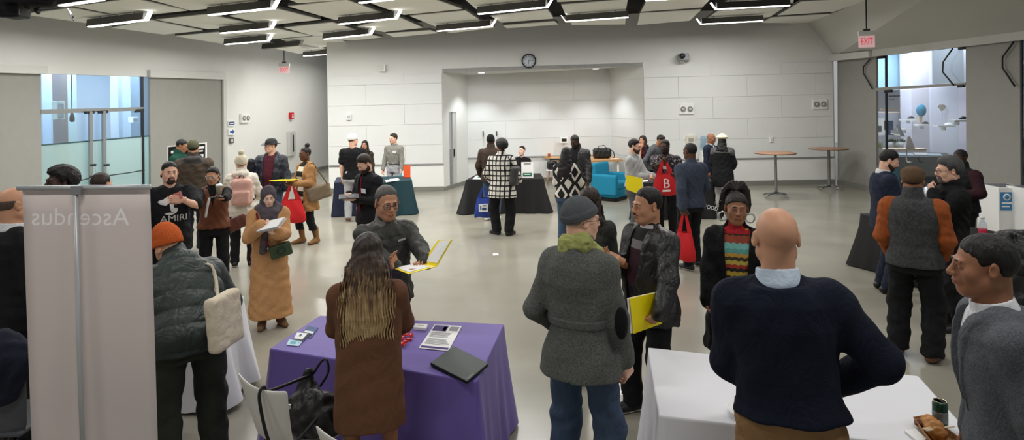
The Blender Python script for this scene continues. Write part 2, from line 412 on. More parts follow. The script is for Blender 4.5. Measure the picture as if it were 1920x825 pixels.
for q, zz in ((.26, (1.3, 1.85)), (.74, (1.3, 1.85)), (.5, (1.85, 2.42)), (.25, (2.42, 2.98)), (.74, (2.42, 2.98)), (.12, (.77, 1.3)), (.6, (.77, 1.3))):
    p = iL + (iR - iL) * q; mb.prism([up(p, zz[0]), up(p + [.006, 0, 0], zz[0]), up(p + [.006, 0, 0], zz[1]), up(p, zz[1])], np.array([0, -.006, 0]))
for z in (.77, 1.3, 1.85, 2.42, 2.98): mb.prism([up(iR, z + .03), up(x2, z + .03), up(x2, z + .036), up(iR, z + .036)], np.array([-.006, -.002, 0]))
tag(mb.build('trim_9', mat('panel_joint_grey', (202, 203, 202), .9)), kind='structure')
# left wall
def onL(x, y): return onp(x, y, PL)
def hy(x): return 135.6 + .0305 * x
P = [onL(-420, hy(-420)), onL(420, hy(420))]
slab('wall_left', [P[0], P[1], up(onL(420, 200), 0), up(onL(680, 200), 0), up(onL(680, 200), 5), up(P[0], 5)], M_wall, -PL[1] * .12)
wallpoly('wall_left_panel', PL, [(283.5, 300), (420, 300), (420, hy(420)), (283.5, hy(283.5))], M_grey, .06, -.03, zbot=(0, 1))
wallpoly('wall_left_panel_near', PL, [(-420, 300), (79, 300), (79, hy(79)), (-420, hy(-420))], M_grey, .06, -.03, zbot=(0, 1))
wallpoly('trim_10', PL, [(276, hy(276) + 1), (419, hy(419) + 1), (418, hy(418) - 11), (276, hy(276) - 13)], M_trimw, .12, .09)
wallpoly('trim_11', PL, [(-420, hy(-420) + 2), (83, hy(83) + 1), (83, hy(83) - 14), (-420, hy(-420) - 18)], M_trimw, .12, .09)
wallpoly('trim_12', PL, [(418, 300), (424, 300), (422, hy(420) - 8), (417, hy(420))], M_trimw, .05, .04, zbot=(0, 1))
strip('baseboard_left', PL, 424, 640, 0, .12, .02, M_base)
def frost(x): return 272 + (254.5 - 272) * (x - 80) / 205
def trans(x): return 207.3 - .029 * (x - 80)
wallpoly('window_1', PL, [(79, trans(79)), (271, trans(271)), (271, hy(271)), (79, hy(79))], M_glass, .012, -.06)
d2 = empty('door_2', onL(182, 420)); d2['kind'] = 'structure'; d2.location.z = 0
def leaf(a, c):
    g = wallpoly('glass_pane', PL, [(a, frost(a)), (c, frost(c)), (c, trans(c) + 6), (a, trans(a) + 6)], M_glass, .012, -.06, None, d2)
    f = wallpoly('frosted_pane', PL, [(a, 300), (c, 300), (c, frost(c)), (a, frost(a))], M_frost, .012, -.06, None, d2, zbot=(0, 1))
leaf(79, 181.5); leaf(183, 271)
wallpoly('frosted_edge', PL, [(79, frost(79) + 1.5), (284, frost(284) + 1.5), (284, frost(284) - 1), (79, frost(79) - 1)], mat('frost_edge', (60, 85, 88), .4), .006, -.045, None, d2)
wallpoly('transom_bar', PL, [(79, trans(79) + 6.5), (271, trans(271) + 5.5), (271, trans(271) - 1), (79, trans(79) - 2)], M_steel, .06, -.02, None, d2)
for a in (167.5, 192.5):
    wallpoly('pull_handle', PL, [(a - 3 + 1, 360), (a + 3 + 1, 360), (a + 2.6, trans(a) + 4), (a - 2.6, trans(a) + 4)], M_steel, .05, .05, None, d2)
    wallpoly('handle_clamp', PL, [(a - 8, trans(a) + 9), (a + 8, trans(a) + 8), (a + 8, trans(a) + 3), (a - 8, trans(a) + 4)], M_dsteel, .05, .03, None, d2)
    wallpoly('lock', PL, [(a - 2, 312), (a + 8, 311), (a + 8, 307), (a - 2, 308)], M_dsteel, .06, .07, None, d2)
MB().tube([onL(135, 341.5) + PL[1] * .05, onL(160, 335) + PL[1] * .06, onL(168, 330) + PL[1] * .06], .012).build('push_rail', M_dsteel, d2)
MB().tube([onL(192, 330) + PL[1] * .06, onL(230, 325) + PL[1] * .06, onL(268, 319) + PL[1] * .05], .012).build('push_rail', M_dsteel, d2)
wallpoly('hinge', PL, [(256, trans(256) + 9), (271, trans(271) + 8), (271, trans(271) + 2), (256, trans(256) + 3)], M_dsteel, .05, -.01, None, d2)
wallpoly('window_2', PL, [(272.5, 300), (284, 300), (284, hy(284)), (272.5, hy(272))], M_glass, .012, -.06, zbot=(0, 1))
wallpoly('window_3', PL, [(272.5, 300), (284, 300), (284, frost(284)), (272.5, frost(272))], M_frost, .01, -.075, zbot=(0, 1))
wallpoly('trim_13', PL, [(269.5, 300), (273, 300), (272, hy(271)), (269, hy(269))], M_dsteel, .05, -.04, zbot=(0, 1))
# corridor behind the left glass
def offp(x, y, pl, d):
    q = (pl[0] - pl[1] * d, pl[1]); return onp(x, y, q)
def back_piece(name, pl, d, px0, px1, z0, z1, m, th=.1):
    a, c = offp(px0, 200, pl, d), offp(px1, 200, pl, d)
    return slab(name, [up(a, z0), up(c, z0), up(c, z1), up(a, z1)], m, -pl[1] * th)
back_piece('wall_corridor', PL, 3.4, -40, 520, 0, 4.6, mat('corridor_paint', (205, 214, 224), .9))
a, c = offp(-200, 200, PL, .15), offp(640, 200, PL, .15); e, g_ = offp(640, 200, PL, 3.5), offp(-40, 200, PL, 3.5)
slab('ceiling_corridor', [up(a, 4.0), up(c, 4.0), up(e, 4.0), up(g_, 4.0)], M_bluegl, np.array([0, 0, .1]))
slab('wall_corridor_end', [up(offp(330, 200, PL, .2), 0), up(offp(330, 200, PL, .2), 4), up(offp(330, 200, PL, 3.4), 4), up(offp(330, 200, PL, 3.4), 0)], M_bluegl, np.array([.1, .1, 0]))
slab('wall_corridor_near', [up(offp(30, 200, PL, .2), 0), up(offp(30, 200, PL, .2), 4), up(offp(-20, 200, PL, 3.4), 4), up(offp(-20, 200, PL, 3.4), 0)], M_bluegl, np.array([-.1, -.1, 0]))
for a, c, d, m in ((95, 108, 2.9, (186, 202, 218)), (115, 127, 2.2, (120, 112, 112)), (126, 144, 2.6, (176, 196, 198)), (222, 243, 2.2, (206, 216, 228)), (245, 262, 1.6, (176, 192, 206))):
    back_piece('wall_corridor_pier', PL, d, a, c, 0, 4, mat('pier_%d' % a, m, .9), .25)
for a, c, z0, z1, d, m, nm, lb in ((97, 112, 2.18, 2.62, 2.0, (178, 186, 178), 'wall_cabinet', 'pale grey wall cabinet seen through the upper glass of the left doors'), (240, 250, 2.05, 2.2, 1.4, (226, 230, 232), 'wall_light', 'small white wall light behind the right leaf of the left glass doors')):
    mb = MB(); p, q = offp(a, 220, PL, d), offp(c, 220, PL, d)
    mb.prism([up(p, z0), up(q, z0), up(q, z1), up(p, z1)], PL[1] * .15)
    mb.prism([up(p * .8 + q * .2, z0 + .05) + PL[1] * .15, up(p * .2 + q * .8, z0 + .05) + PL[1] * .15, up(p * .2 + q * .8, z1 - .05) + PL[1] * .15, up(p * .8 + q * .2, z1 - .05) + PL[1] * .15], PL[1] * .02, 1)
    tag(mb.build(nm, [mat(nm + '_body', m, .6), M_steel], None, bevel=.008), lb, 'cabinet' if 'cab' in nm else 'light')
p = offp(135, 212, PL, 1.3); mb = MB(); mb.tube([up(p, 4.0), up(p, 2.35)], .01); mb.lathe(up(p, 2.12), [(.015, 0), (.05, .02), (.055, .1), (.03, .2), (.012, .24)], 12)
tag(mb.build('hanging_light', M_blackp), 'small black pendant on a thin cord seen through the left glass door', 'lamp')
# right wall
def onR(x, y): return onp(x, y, PR)
def hr(x): return 113.5 - .111 * (x - 1568)
RX = 2080
cn = up(x3, 0)
slab('wall_right', [onR(1566, hr(1566)), onR(RX, hr(RX)), up(onR(RX, 60), 3.75), up(onR(1566, 60), 3.75)], M_wall, -PR[1] * .12)
wallpoly('wall_right_panel', PR, [(1568, 300), (1640, 300), (1640, hr(1640)), (1568, hr(1568))], M_grey, .06, -.03, zbot=(0, 1))
wallpoly('wall_right_panel_near', PR, [(1808, 300), (1909, 300), (1909, hr(1909)), (1808, hr(1808))], M_grey, .06, -.03, zbot=(0, 1))
wallpoly('trim_14', PR, [(1562, hr(1562) + 1), (1642, hr(1642) + 2), (1641, hr(1641) - 10), (1562, hr(1562) - 11)], M_trimw, .2, .18)
wallpoly('trim_15', PR, [(1642, hr(1642) + 1), (RX, hr(RX) + 1), (RX, hr(RX) - 17), (1642, hr(1642) - 14)], mat('grey_white_trim', (188, 187, 180), .6), .12, .10)
strip('baseboard_right', PR, 1570, 1640, 0, .11, .02, M_base)
strip('baseboard_right_near', PR, 1808, 1909, 0, .11, .02, M_base)
def tr(x): return 167 - .065 * (x - 1638)
wallpoly('window_4', PR, [(1641, tr(1641)), (1808, tr(1808)), (1808, hr(1808)), (1641, hr(1641))], M_glass, .012, -.06)
d3 = empty('door_3', (onR(1720, 300)[0], onR(1720, 300)[1], 0)); d3['kind'] = 'structure'
wallpoly('glass_pane', PR, [(1641, 300), (1657, 300), (1657, tr(1657) + 6), (1641, tr(1641) + 6)], M_glass, .012, -.06, None, d3, zbot=(0, 1))
wallpoly('glass_pane', PR, [(1658, 300), (1790, 300), (1790, tr(1790) + 6), (1658, tr(1658) + 6)], M_glass, .012, -.06, None, d3, zbot=(0, 1))
wallpoly('transom_bar', PR, [(1641, tr(1641) + 3.5), (1808, tr(1808) + 3.5), (1808, tr(1808) - 1), (1641, tr(1641) - 2)], mat('grey_bar', (150, 150, 145), .5), .06, -.02, None, d3)
wallpoly('mullion', PR, [(1656.5, 300), (1658.8, 300), (1658.2, hr(1657)), (1656, hr(1657))], M_dsteel, .04, -.04, None, d3, zbot=(0, 1))
for a, y in ((1664, tr(1664) + 6), (1800, tr(1800) + 5), (1650, hr(1650) + 3), (1802, hr(1802) + 3)):
    wallpoly('hinge', PR, [(a - 6, y + 3), (a + 6, y + 2), (a + 6, y - 3), (a - 6, y - 2)], M_blackp, .05, .0, None, d3)
for pts in (((1633, 111), (1621, 125), (1621, 138), (1638, 167)), ((1789, 91), (1771, 116), (1770, 135), (1791, 160)), ((1904, 78), (1882.5, 107), (1882.5, 127), (1906, 162))):
    MB().tube([onR(*q) + PR[1] * .03 for q in pts], .016, 6).build('stay_bar', M_blackp, d3)
p = onR(1708, 318) + PR[1] * .08
MB().tube([onR(1706, 282) + PR[1] * .08, onR(1706, 300) + PR[1] * .08, onR(1708, 304) + PR[1] * .08, onR(1714, 304) + PR[1] * .05], .015, 6).build('pull_handle', M_steel, d3)
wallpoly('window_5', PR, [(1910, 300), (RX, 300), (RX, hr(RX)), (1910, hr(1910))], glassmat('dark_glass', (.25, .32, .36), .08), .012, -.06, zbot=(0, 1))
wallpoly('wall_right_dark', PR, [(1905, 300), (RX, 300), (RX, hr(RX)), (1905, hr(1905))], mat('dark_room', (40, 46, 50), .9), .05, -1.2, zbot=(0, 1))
# sloped drywall soffit between the tile ceiling and the right wall
A = onR(1566, hr(1566) - 8); A = A + PR[1] * .02; Bq = onR(RX, hr(RX) - 14) + PR[1] * .02
m1, m2 = oncl(1513, 44), oncl(1655, -12); m3 = oncl(1900, -110)
slab('ceiling_soffit', [up(x3, 3.42) - np.array([0.0, .02, 0]), A, m1], M_wall, np.array([.05, .05, .05]))
slab('ceiling_soffit_main', [A, Bq, m3, m1], mat('soffit_paint', (200, 199, 193), .9), np.array([.05, .05, .1]))
slab('ceiling_soffit_end', [up(x3, 3.42) - np.array([0, .02, 0]), m1, up(m1, 5), up(x3, 5)], M_wall, np.array([0, .1, 0]))
# display room behind the right glass
M_disp = mat('display_wall', (222, 222, 230), .9)
def bk(px, k): p = at(px, 300, k); return up(p, 0)
slab('wall_display_back', [bk(1590, 50), bk(1724, 50), up(bk(1724, 50), 4.6), up(bk(1590, 50), 4.6)], M_disp, np.array([0, .1, 0]))
slab('wall_display_pier', [bk(1711, 56), bk(1750, 56), up(bk(1750, 56), 4.6), up(bk(1711, 56), 4.6)], mat('display_lilac', (224, 222, 234), .9), np.array([0, .6, 0]))
slab('wall_display_side', [bk(1748, 60), bk(1880, 66), up(bk(1880, 66), 4.6), up(bk(1748, 60), 4.6)], mat('display_grey', (196, 198, 210), .9), np.array([0, .1, 0]))
slab('wall_display_blue', [up(bk(1640, 54), 2.62), up(bk(1731, 54), 2.62), up(bk(1731, 54), 4.3), up(bk(1640, 54), 4.3)], mat('display_blue', (150, 186, 206), .9), np.array([0, .1, 0]))
slab('wall_display_grey', [up(bk(1755, 62), 2.75), up(bk(1810, 66), 2.75), up(bk(1810, 66), 4.4), up(bk(1755, 62), 4.4)], mat('display_dark', (120, 126, 132), .9), np.array([0, .1, 0]))
slab('ceiling_display', [up(bk(1590, 49), 4.4), up(bk(1900, 64), 4.4), up(bk(2100, 100), 4.4), up(onR(1590, 300) - PR[1] * .3, 4.4)], M_disp, np.array([0, 0, .1]))
slab('wall_display_left', [up(onR(1580, 300) - PR[1] * .15, 0), bk(1596, 50), up(bk(1596, 50), 4.6), up(onR(1580, 300) - PR[1] * .15, 4.6)], M_disp, np.array([-.1, 0, 0]))
# ================================================================ CEILING
slab('ceiling', [np.array([-16, -4, ceilz(-16) + .45]), np.array([16, -4, ceilz(16) + .45]), np.array([16, 26, ceilz(16) + .45]), np.array([-16, 26, ceilz(-16) + .45])], M_dark, np.array([0, 0, .1]))
TILES = [((43, 27), (133, 15), (233, 33), (160, 43)), ((138, 12), (250, -3), (352, 20), (240, 32)), ((262, -6), (470, -8), (485, 5), (358, 20)), ((293, 37), (387, 27), (487, 47), (390, 55)),
    ((210, 52), (283, 38), (380, 57), (307, 65)), ((430, 30), (513, 15), (602, 37), (505, 47)), ((328, 68), (413, 60), (487, 73), (417, 82)), ((433, 63), (510, 52), (583, 67), (513, 73)),
    ((533, 52), (623, 42), (683, 61), (593, 69)), ((540, 12), (650, 0), (727, 28), (630, 38)), ((695, 6), (790, -10), (867, 17), (757, 28)), ((670, 50), (745, 31), (793, 52), (720, 60)),
    ((768, 30), (873, 20), (908, 43), (820, 51)), ((723, 63), (807, 57), (823, 62), (740, 70)), ((527, 74), (612, 66), (660, 82), (575, 92)), ((627, 73), (683, 63), (717, 70), (660, 76)),
    ((873, 0), (1000, -12), (1013, 5), (893, 17)), ((920, 30), (1027, 18), (1038, 35), (940, 42)), ((943, 48), (1040, 40), (1047, 46), (950, 53)), ((837, 60), (923, 48), (928, 52), (847, 62)),
    ((1052, 9), (1177, -1), (1173, 23), (1063, 33)), ((1070, 41), (1173, 35), (1172, 46), (1072, 47)), ((1043, -6), (1172, -16), (1172, -4), (1045, 4)), ((1213, 0), (1335, -5), (1317, 14), (1202, 22)),
    ((1200, 25), (1315, 18), (1293, 39), (1195, 47)), ((1367, 0), (1490, -6), (1487, 6), (1355, 11)), ((1347, 20), (1470, 14), (1443, 32), (1322, 38)), ((1503, 3), (1640, -4), (1563, 22), (1458, 29)),
    ((1447, 33), (1563, 26), (1513, 44), (1428, 43)), ((493, 86), (560, 80), (612, 92), (560, 101)), ((520, -8), (640, -18), (700, -4), (560, 6)), ((60, 8), (110, 0), (150, 10), (120, 14)), ((330, 84), (400, 88), (450, 100), (410, 104))]
M_tile = mat('ceiling_tile_white', (246, 245, 238), .92, noise=.02, nscale=4)
M_tedge = mat('ceiling_tile_edge', (120, 118, 112), .7)
for i, q in enumerate(TILES):
    if i == 32: continue
    P = [oncl(*c) for c in q]; mb = MB().prism(P, np.array([0, 0, .015])).prism([p + [0, 0, .015] for p in P], np.array([0, 0, .05]), 1)
    o = mb.build('ceiling_panel', [M_tile, M_tedge]); o['kind'] = 'structure'
FIX = [(115, 10, 190, -1), (168, 50, 274, 37), (393, 28, 512, 15), (415, 62, 508, 53), (423, 83, 503, 76), (637, 45, 742, 34), (608, 73, 694, 64), (675, 5, 735, -2), (820, 58, 921, 49),
    (897, 26, 1025, 13), (1062, 40, 1178, 32), (1213, 0, 1320, -6), (1343, 17, 1480, 10), (1315, 45, 1430, 39), (494, 92, 562, 85), (570, 105, 640, 100)]
LAB = ['bright linear ceiling light beside the black ceiling equipment at top left', 'linear ceiling light hung low over the upper left wall, glow running down the wall', 'long linear ceiling light, topmost of the three stacked above the exit sign corridor', 'middle one of three linear ceiling lights stacked over the left wall end', 'lowest of three linear ceiling lights stacked over the left wall end', 'linear ceiling light in the second row, above the free left edge of the back wall', 'linear ceiling light right at the free left corner of the back wall', 'linear ceiling light cut by the top edge left of the middle', 'linear ceiling light grazing the back wall, left of the clock', 'linear ceiling light in the second row, straight over the clock', 'linear ceiling light grazing the back wall just right of the clock', 'sliver of a linear ceiling light at the top edge above the niche right side', 'linear ceiling light in the upper row, above the wall projector', 'linear ceiling light grazing the back wall near the wall projector', 'unlit looking dark linear ceiling light above the left exit sign', 'linear ceiling light glowing in the corridor behind the back wall edge']
M_lamp = mat('led_diffuser', (255, 252, 246), .5, emit=6.0)
M_fix = mat('fixture_grey', (86, 85, 82), .5)
def alight(name, loc, sx, sy, power, col=(1, .985, .95), rot=None, spread=None):
    ld = bpy.data.lights.new(name, 'AREA'); ld.shape = 'RECTANGLE'; ld.size = sx; ld.size_y = sy; ld.energy = power; ld.color = col
    o = bpy.data.objects.new(name, ld); COL.objects.link(o); o.location = loc
    if rot is not None: o.rotation_euler = rot
    return o
for i, (ax_, ay, bx_, by) in enumerate(FIX):
    A, B = oncl(ax_, ay, -.16), oncl(bx_, by, -.16); d = nrm(B - A); s = nrm(np.cross(d, [0, 0, 1.0])); ln = np.linalg.norm(B - A)
    hw = .07; c = (A + B) / 2
    fo = empty('ceiling_light', (c[0], c[1], c[2]), LAB[i], 'ceiling light', 'linear ceiling lights')
    mb = MB(); u = np.array([0, 0, 1.0])
    mb.prism([A - s * hw, A + s * hw, A + s * hw * .7 + u * .13, A - s * hw * .7 + u * .13], d * ln)
    for q in (.2, .8): mb.tube([A + d * ln * q + u * .12, A + d * ln * q + u * .55], .008, 6)
    mb.build('housing', M_fix, fo)
    lit = MB(); wl = hw * .62
    lit.prism([A - s * wl - u * .012, A + s * wl - u * .012, A + s * wl, A - s * wl], d * ln)
    ends = B if A[0] + B[0] < 2.5 else A; dd = d if A[0] + B[0] < 2.5 else -d
    lit.prism([ends - s * wl - u * .012, ends + s * wl - u * .012, ends + dd * .10 + s * wl + u * .13, ends + dd * .10 - s * wl + u * .13], dd * .015)
    lit.build('diffuser', M_lamp if i != 14 else mat('diffuser_off', (170, 168, 160), .5), fo)
    if i != 14: alight('lamp_light', c - u * .05, ln, .12, LPOW if i not in (0,) else LPOW * .5, rot=(0, 0, math.atan2(d[1], d[0])))
# lamps further forward, over the crowd (the same rows go on above the picture's top edge)
for y in (2.0, 5.0, 8.0):
    for x in (-5.2, -1.7, 1.8, 5.3): alight('lamp_light', (x, y, ceilz(x) - .2), 1.4, .12, LPOW2)
# downlights in the niche
for i, (x, y) in enumerate(((905, 138.5), (1008, 133), (1120, 128))):
    t = (x - 832) / 376; p = (x1 + (x2 - x1) * t) * .55 + (iL + (iR - iL) * np.clip((x - 878) / 269, 0, 1)) * .45; z = (nt_l + (nt_r - nt_l) * t) * .55 + (3.25 + .18 * t) * .45
    dlo = empty('downlight', (p[0], p[1], z), ['left round downlight in the niche ceiling', 'middle round downlight in the niche ceiling, below the clock', 'right round downlight in the niche ceiling'][i], 'downlight', 'niche downlights')
    MB().lathe((p[0], p[1], z - .012), [(.11, 0), (.12, .005), (.12, .014)], 20).build('trim_ring', M_white, dlo)
    MB().lathe((p[0], p[1], z - .016), [(.085, 0), (.085, .006)], 20).build('lens', mat('downlight_lens', (255, 253, 250), .5, emit=12), dlo)
    ld = bpy.data.lights.new('downlight', 'SPOT'); ld.energy = 150; ld.spot_size = rad(105); ld.spot_blend = .6; ld.shadow_soft_size = .08; ld.color = (.92, .97, 1)
    lo = bpy.data.objects.new('downlight_beam', ld); COL.objects.link(lo); lo.location = (p[0], p[1], z - .03)
# corridor and display room lamps, then an added fill light
c = offp(190, 200, PL, 1.8); alight('corridor_light', (c[0], c[1], 3.95), 5, 1.5, 170, (.72, .85, 1), (0, 0, rad(70)))
c = offp(120, 200, PL, 2.2); alight('corridor_light', (c[0], c[1], 3.9), 2, 1, 80, (.72, .85, 1))
c = bk(1740, 64); alight('display_light', (c[0], c[1], 4.3), 3, 1.5, 140, (.88, .92, 1))
c = bk(1680, 56); alight('display_light', (c[0], c[1] - .5, 4.2), 2, 1, 110, (.9, .93, 1))
alight('corridor_end_fill', (-5.9, 21.0, 4.0), .8, 3.0, 45)  # fill added to brighten the corridor end, no fixture belongs to it
w = bpy.data.worlds.new('world'); sc.world = w; w.use_nodes = True
w.node_tree.nodes['Background'].inputs[0].default_value = (.95, .97, 1, 1); w.node_tree.nodes['Background'].inputs[1].default_value = WORLD
vs = sc.view_settings; vs.view_transform = 'Standard'; vs.look = 'None'; vs.gamma = 1; vs.use_curve_mapping = False; vs.exposure = EXPO
sc.cycles.use_denoising = True; sc.cycles.max_bounces = 6; sc.cycles.diffuse_bounces = 3; sc.cycles.glossy_bounces = 2; sc.cycles.transparent_max_bounces = 12
sc.cycles.caustics_reflective = False; sc.cycles.caustics_refractive = False; sc.cycles.sample_clamp_indirect = 4
# ================================================================ PEOPLE
SK = dict(light=(226, 178, 152), pale=(236, 196, 174), tan=(204, 152, 120), olive=(190, 138, 106), brown=(152, 104, 76), deep=(92, 60, 44), dark=(66, 43, 33))
def skin(n): return mat('skin_' + n, SK[n], 0.5, noise=.08, nscale=18, bump=.08, bscale=220, spec=.35)
def lipm(n):
    c = SK[n]; return mat('lips_' + n, (int(c[0] * .90), int(c[1] * .76), int(c[2] * .76)), .45)
def hairm(n, rgb): return mat('hair_' + n, rgb, .55, noise=.45, nscale=60, bump=.9, bscale=70, stretch=(1, 1, .18), spec=.35)
H_black = hairm('black', (22, 19, 18)); H_brown = hairm('dark_brown', (46, 34, 27)); H_grey = hairm('grey', (120, 116, 112)); H_salt = hairm('salt_dark', (58, 55, 54)); H_mid = hairm('brown', (78, 55, 40))
M_eye = mat('eye_white', (225, 220, 214), .3); M_iris = mat('eye_dark', (34, 24, 20), .2)
M_lens = glassmat('lens_glass', (.95, .97, .98), .07)
BZ = [0.10, .80, .92, 1.05, 1.18, 1.30, 1.39, 1.45, 1.49]
BA = [.150, .165, .172, .152, .158, .166, .155, .105, .070]
BB = [.115, .118, .122, .108, .114, .120, .108, .085, .065]
class Person:
    def __init__(s, label, px, yt, k, face=0, hat=0.0, lean=(0, 0), twist=0, head=(0, 0, 0), sk='tan', fem=False, bw=1.0, bd=1.0, belly=0.0, sw=None, hs=1.0,
                 R=None, L=None, feet=None, hx=0, H=None, name='person', seat=None):
        s.k = k; T = at(px, yt, k); s.H = (T[2] - hat) if H is None else H
        s.s = s.H / 1.75
        if seat: s.s = (T[2] - hat) / 1.32; s.H = s.s * 1.75
        s.base = np.array([T[0], T[1], -.43 * s.s if seat else 0.0])
        a = rad(face) - math.atan2(T[0], T[1]); s.th = a + math.pi; s.Rz = rotz(s.th); s.px = px
        s.e = empty(name, tuple(s.base), label, 'person'); s.sk = sk; s.fem = fem; s.hs = hs
        bw = 1 + (bw - 1) * .55; s.bw = bw; s.bd = bd; s.belly = belly; s.sw = sw or (.160 if fem else .185); s.sw *= 1 + (bw - 1) * .55
        s.seat = seat
        s.piv = np.array([0, 0, .95]); s.M = rotz(rad(-twist)) @ rotx(rad(-lean[0])) @ roty(rad(lean[1]))
        s.hR = rotz(rad(-head[0])) @ rotx(rad(-head[1])) @ roty(rad(head[2]))       # + yaw: to own right, + pitch: down
        s.neck = s.U((0, -.012, 1.475)); s.hc = s.neck + s.M @ np.array([0, .012, .035]) + s.hR @ np.array([0, .008, .125 * hs])
        # recentre so that the head stands over px when leaning
        off = s.Rz @ (s.hc * s.s); s.base = s.base - np.array([off[0], off[1], 0]) if (lean != (0, 0)) else s.base
        s.e.location = tuple(s.base)
        s.hv = min(max(.0036, 1.05 / k), .009) / s.s; s.gv = min(max(.0068, 1.7 / k), .015) / s.s
        feet = feet or [(.11, 0, 8), (-.11, 0, -8)]
        s.feet = feet; s.rnd = abs(hash(label)) % 9999 if False else sum(ord(c) * (i + 7) for i, c in enumerate(label)) % 9999
        s.arms = {}
        for q, sp in (('R', R), ('L', L)):
            sg = 1 if q == 'R' else -1; S = s.U((sg * s.sw, -.005, 1.388)); sp = dict(sp or {})
            t = sp.get('to')
            if t is None: t = np.array([sg * (s.sw + .04), .05, .85])
            elif len(t) == 4: t = s.loc(t[1], t[2], t[3])
            else: t = np.array(t, float)
            fd = sp.get('f'); l1, l2 = .285, .25
            W = np.array(t, float)
            D = W - S; dist = np.linalg.norm(D)
            if dist > l1 + l2 - .004: W = S + D / dist * (l1 + l2 - .004); D = W - S; dist = l1 + l2 - .004
            pole = np.asarray(sp.get('pole', (sg * .5, -.55, -.7)), float); u = nrm(D); pv = nrm(pole - np.dot(pole, u) * u)
            ca = (l1 * l1 + dist * dist - l2 * l2) / (2 * l1 * dist); ca = max(-1, min(1, ca)); E = S + u * l1 * ca + pv * l1 * math.sqrt(1 - ca * ca)
            f = nrm(W - E) if fd is None else nrm(fd); n = np.asarray(sp.get('n', (-sg, .25, 0)), float); n = nrm(n - np.dot(n, f) * f)
            s.arms[q] = dict(S=S, E=E, W=W, f=f, n=n, curl=sp.get('curl', 32), sg=sg, hide=sp.get('hide', False), spread=sp.get('spread', 0))
        s.parts = []
    def U(s, p): return s.piv + s.M @ (np.asarray(p, float) - s.piv)
    def loc(s, px, py, k): return s.Rz.T @ (at(px, py, k) - s.base) / s.s
    def world(s, p): return s.base + s.Rz @ (np.asarray(p, float) * s.s)
    def hand(s, q, d=.09, n=.03):
        a = s.arms[q]; return s.world(a['W'] + a['f'] * d + a['n'] * n)
    def tow(s, V): return (np.asarray(V) * s.s) @ s.Rz.T + s.base
    def put(s, name, pieces, mats, label=None):
        """pieces: (V local, quads, midx or int)"""
        Vs, Fs, Ms, o = [], [], [], 0
        for V, Q, m in pieces:
            if len(V) == 0: continue
            Vs.append(V); Fs.append(Q + o); Ms.append(np.full(len(Q), m) if np.isscalar(m) else m); o += len(V)
        if not Vs: return None
        ob = link(name, npmesh(name, s.tow(np.concatenate(Vs)), Fs, mats, np.concatenate(Ms)), s.e)
        ob.location = -s.e.location
        if label: ob['label'] = label
        return ob
    def mb(s, name, build, mats, frame='head', **k):
        """hard part modelled in head (or body) coordinates"""
        m = MB(); build(m)
        V = np.array(m.v)
        V = s.hc + (V * s.hs) @ s.hR.T if frame == 'head' else (np.array([s.U(v) for v in V]) if frame == 'chest' else V)
        m.v = [tuple(p) for p in s.tow(V)]
        o = m.build(name, mats, s.e, **k); o.location = -s.e.location; return o
    # ---- body
    def body(s, arms=True, legs=False, brow=H_black, lips=True, legr=.045, fore=False):
        pcs = []; hs = s.hs; g = G((-.125, -.14, -.21), (.125, .15, .145), s.hv / hs)
        f = s.fem; nk = (s.hR.T @ (s.U((0, -.005, 1.43)) - s.hc)) / hs; nt = np.array([0, -.028, -.055]); nr = .048 if f else .058
        g.rc(nt, nk, nr, nr * 1.12)
        g.el((0, -.016, .028), (.074, .096, .086), .02); g.el((0, .022, -.038), (.061, .068, .078), .035)
        g.el((0, .062, -.092), (.026 if not f else .02, .022, .020), .03); g.rc((-.052, .0, -.06), (-.018, .062, -.094), .02, .02, .03); g.rc((.052, .0, -.06), (.018, .062, -.094), .02, .02, .03)
        for sg in (1, -1):
            g.el((sg * .040, .056, -.028), (.022, .022, .026), .025)
            g.el((sg * .031, .098, .004), (.017, .014, .011), .012, 'cut')
            g.el((sg * .031, .0795, .003), (.0155, .0105, .0105), .004)
            g.el((sg * .079, -.012, -.006), (.008, .021, .032), .006, R=rotz(sg * -.45) @ rotx(.2)); g.el((sg * .089, -.008, -.002), (.006, .012, .018), .004, 'cut')
        g.rc((-.036, .083, .022), (.036, .083, .022), .009, .009, .018)
        g.rc((0, .090, .010), (0, .111, -.024), .008, .0125, .014); g.el((.012, .100, -.028), (.010, .012, .008), .008); g.el((-.012, .100, -.028), (.010, .012, .008), .008)
        g.el((0, .088, -.055), (.026, .014, .020), .02)
        g.el((0, .0995, -.0555), (.021, .008, .0052), .004); g.el((0, .0975, -.0655), (.018, .008, .0062), .004); g.rc((-.02, .106, -.0602), (.02, .106, -.0602), .0022, .0022, .003, 'cut')
        V, Q = g.mesh(); mi = np.zeros(len(Q), int)
        c = V[Q].mean(1)
        if lips: mi[(np.abs(c[:, 0]) < .023) & (c[:, 1] > .088) & (np.abs(c[:, 2] + .0605) < .0105 - .012 * (np.abs(c[:, 0]) / .023) ** 2 * .6)] = 1
        tr = lambda V: s.hc + (V * hs) @ s.hR.T
        pcs.append((tr(V), Q, mi))
        # eyes, lids and brows
        for sg in (1, -1):
            for c0, r0, m in (((sg * .031, .0845, .003), (.0125, .0065, .0055), 2), ((sg * .031, .0893, .0032), (.0052, .003, .0052), 3)):
                q = G(np.array(c0) - r0 - .004, np.array(c0) + r0 + .004, .0022).el(c0, r0); V, Q = q.mesh(); pcs.append((tr(V), Q, m))
            q = G((-.06, .07, -.01), (.06, .11, .05), .0028).rc((sg * .014, .0935, .0245), (sg * .034, .092, .0265), .0042, .0038).rc((sg * .034, .092, .0265), (sg * .048, .080, .020), .0038, .002, .002)
            V, Q = q.mesh(); pcs.append((tr(V), Q, 4))
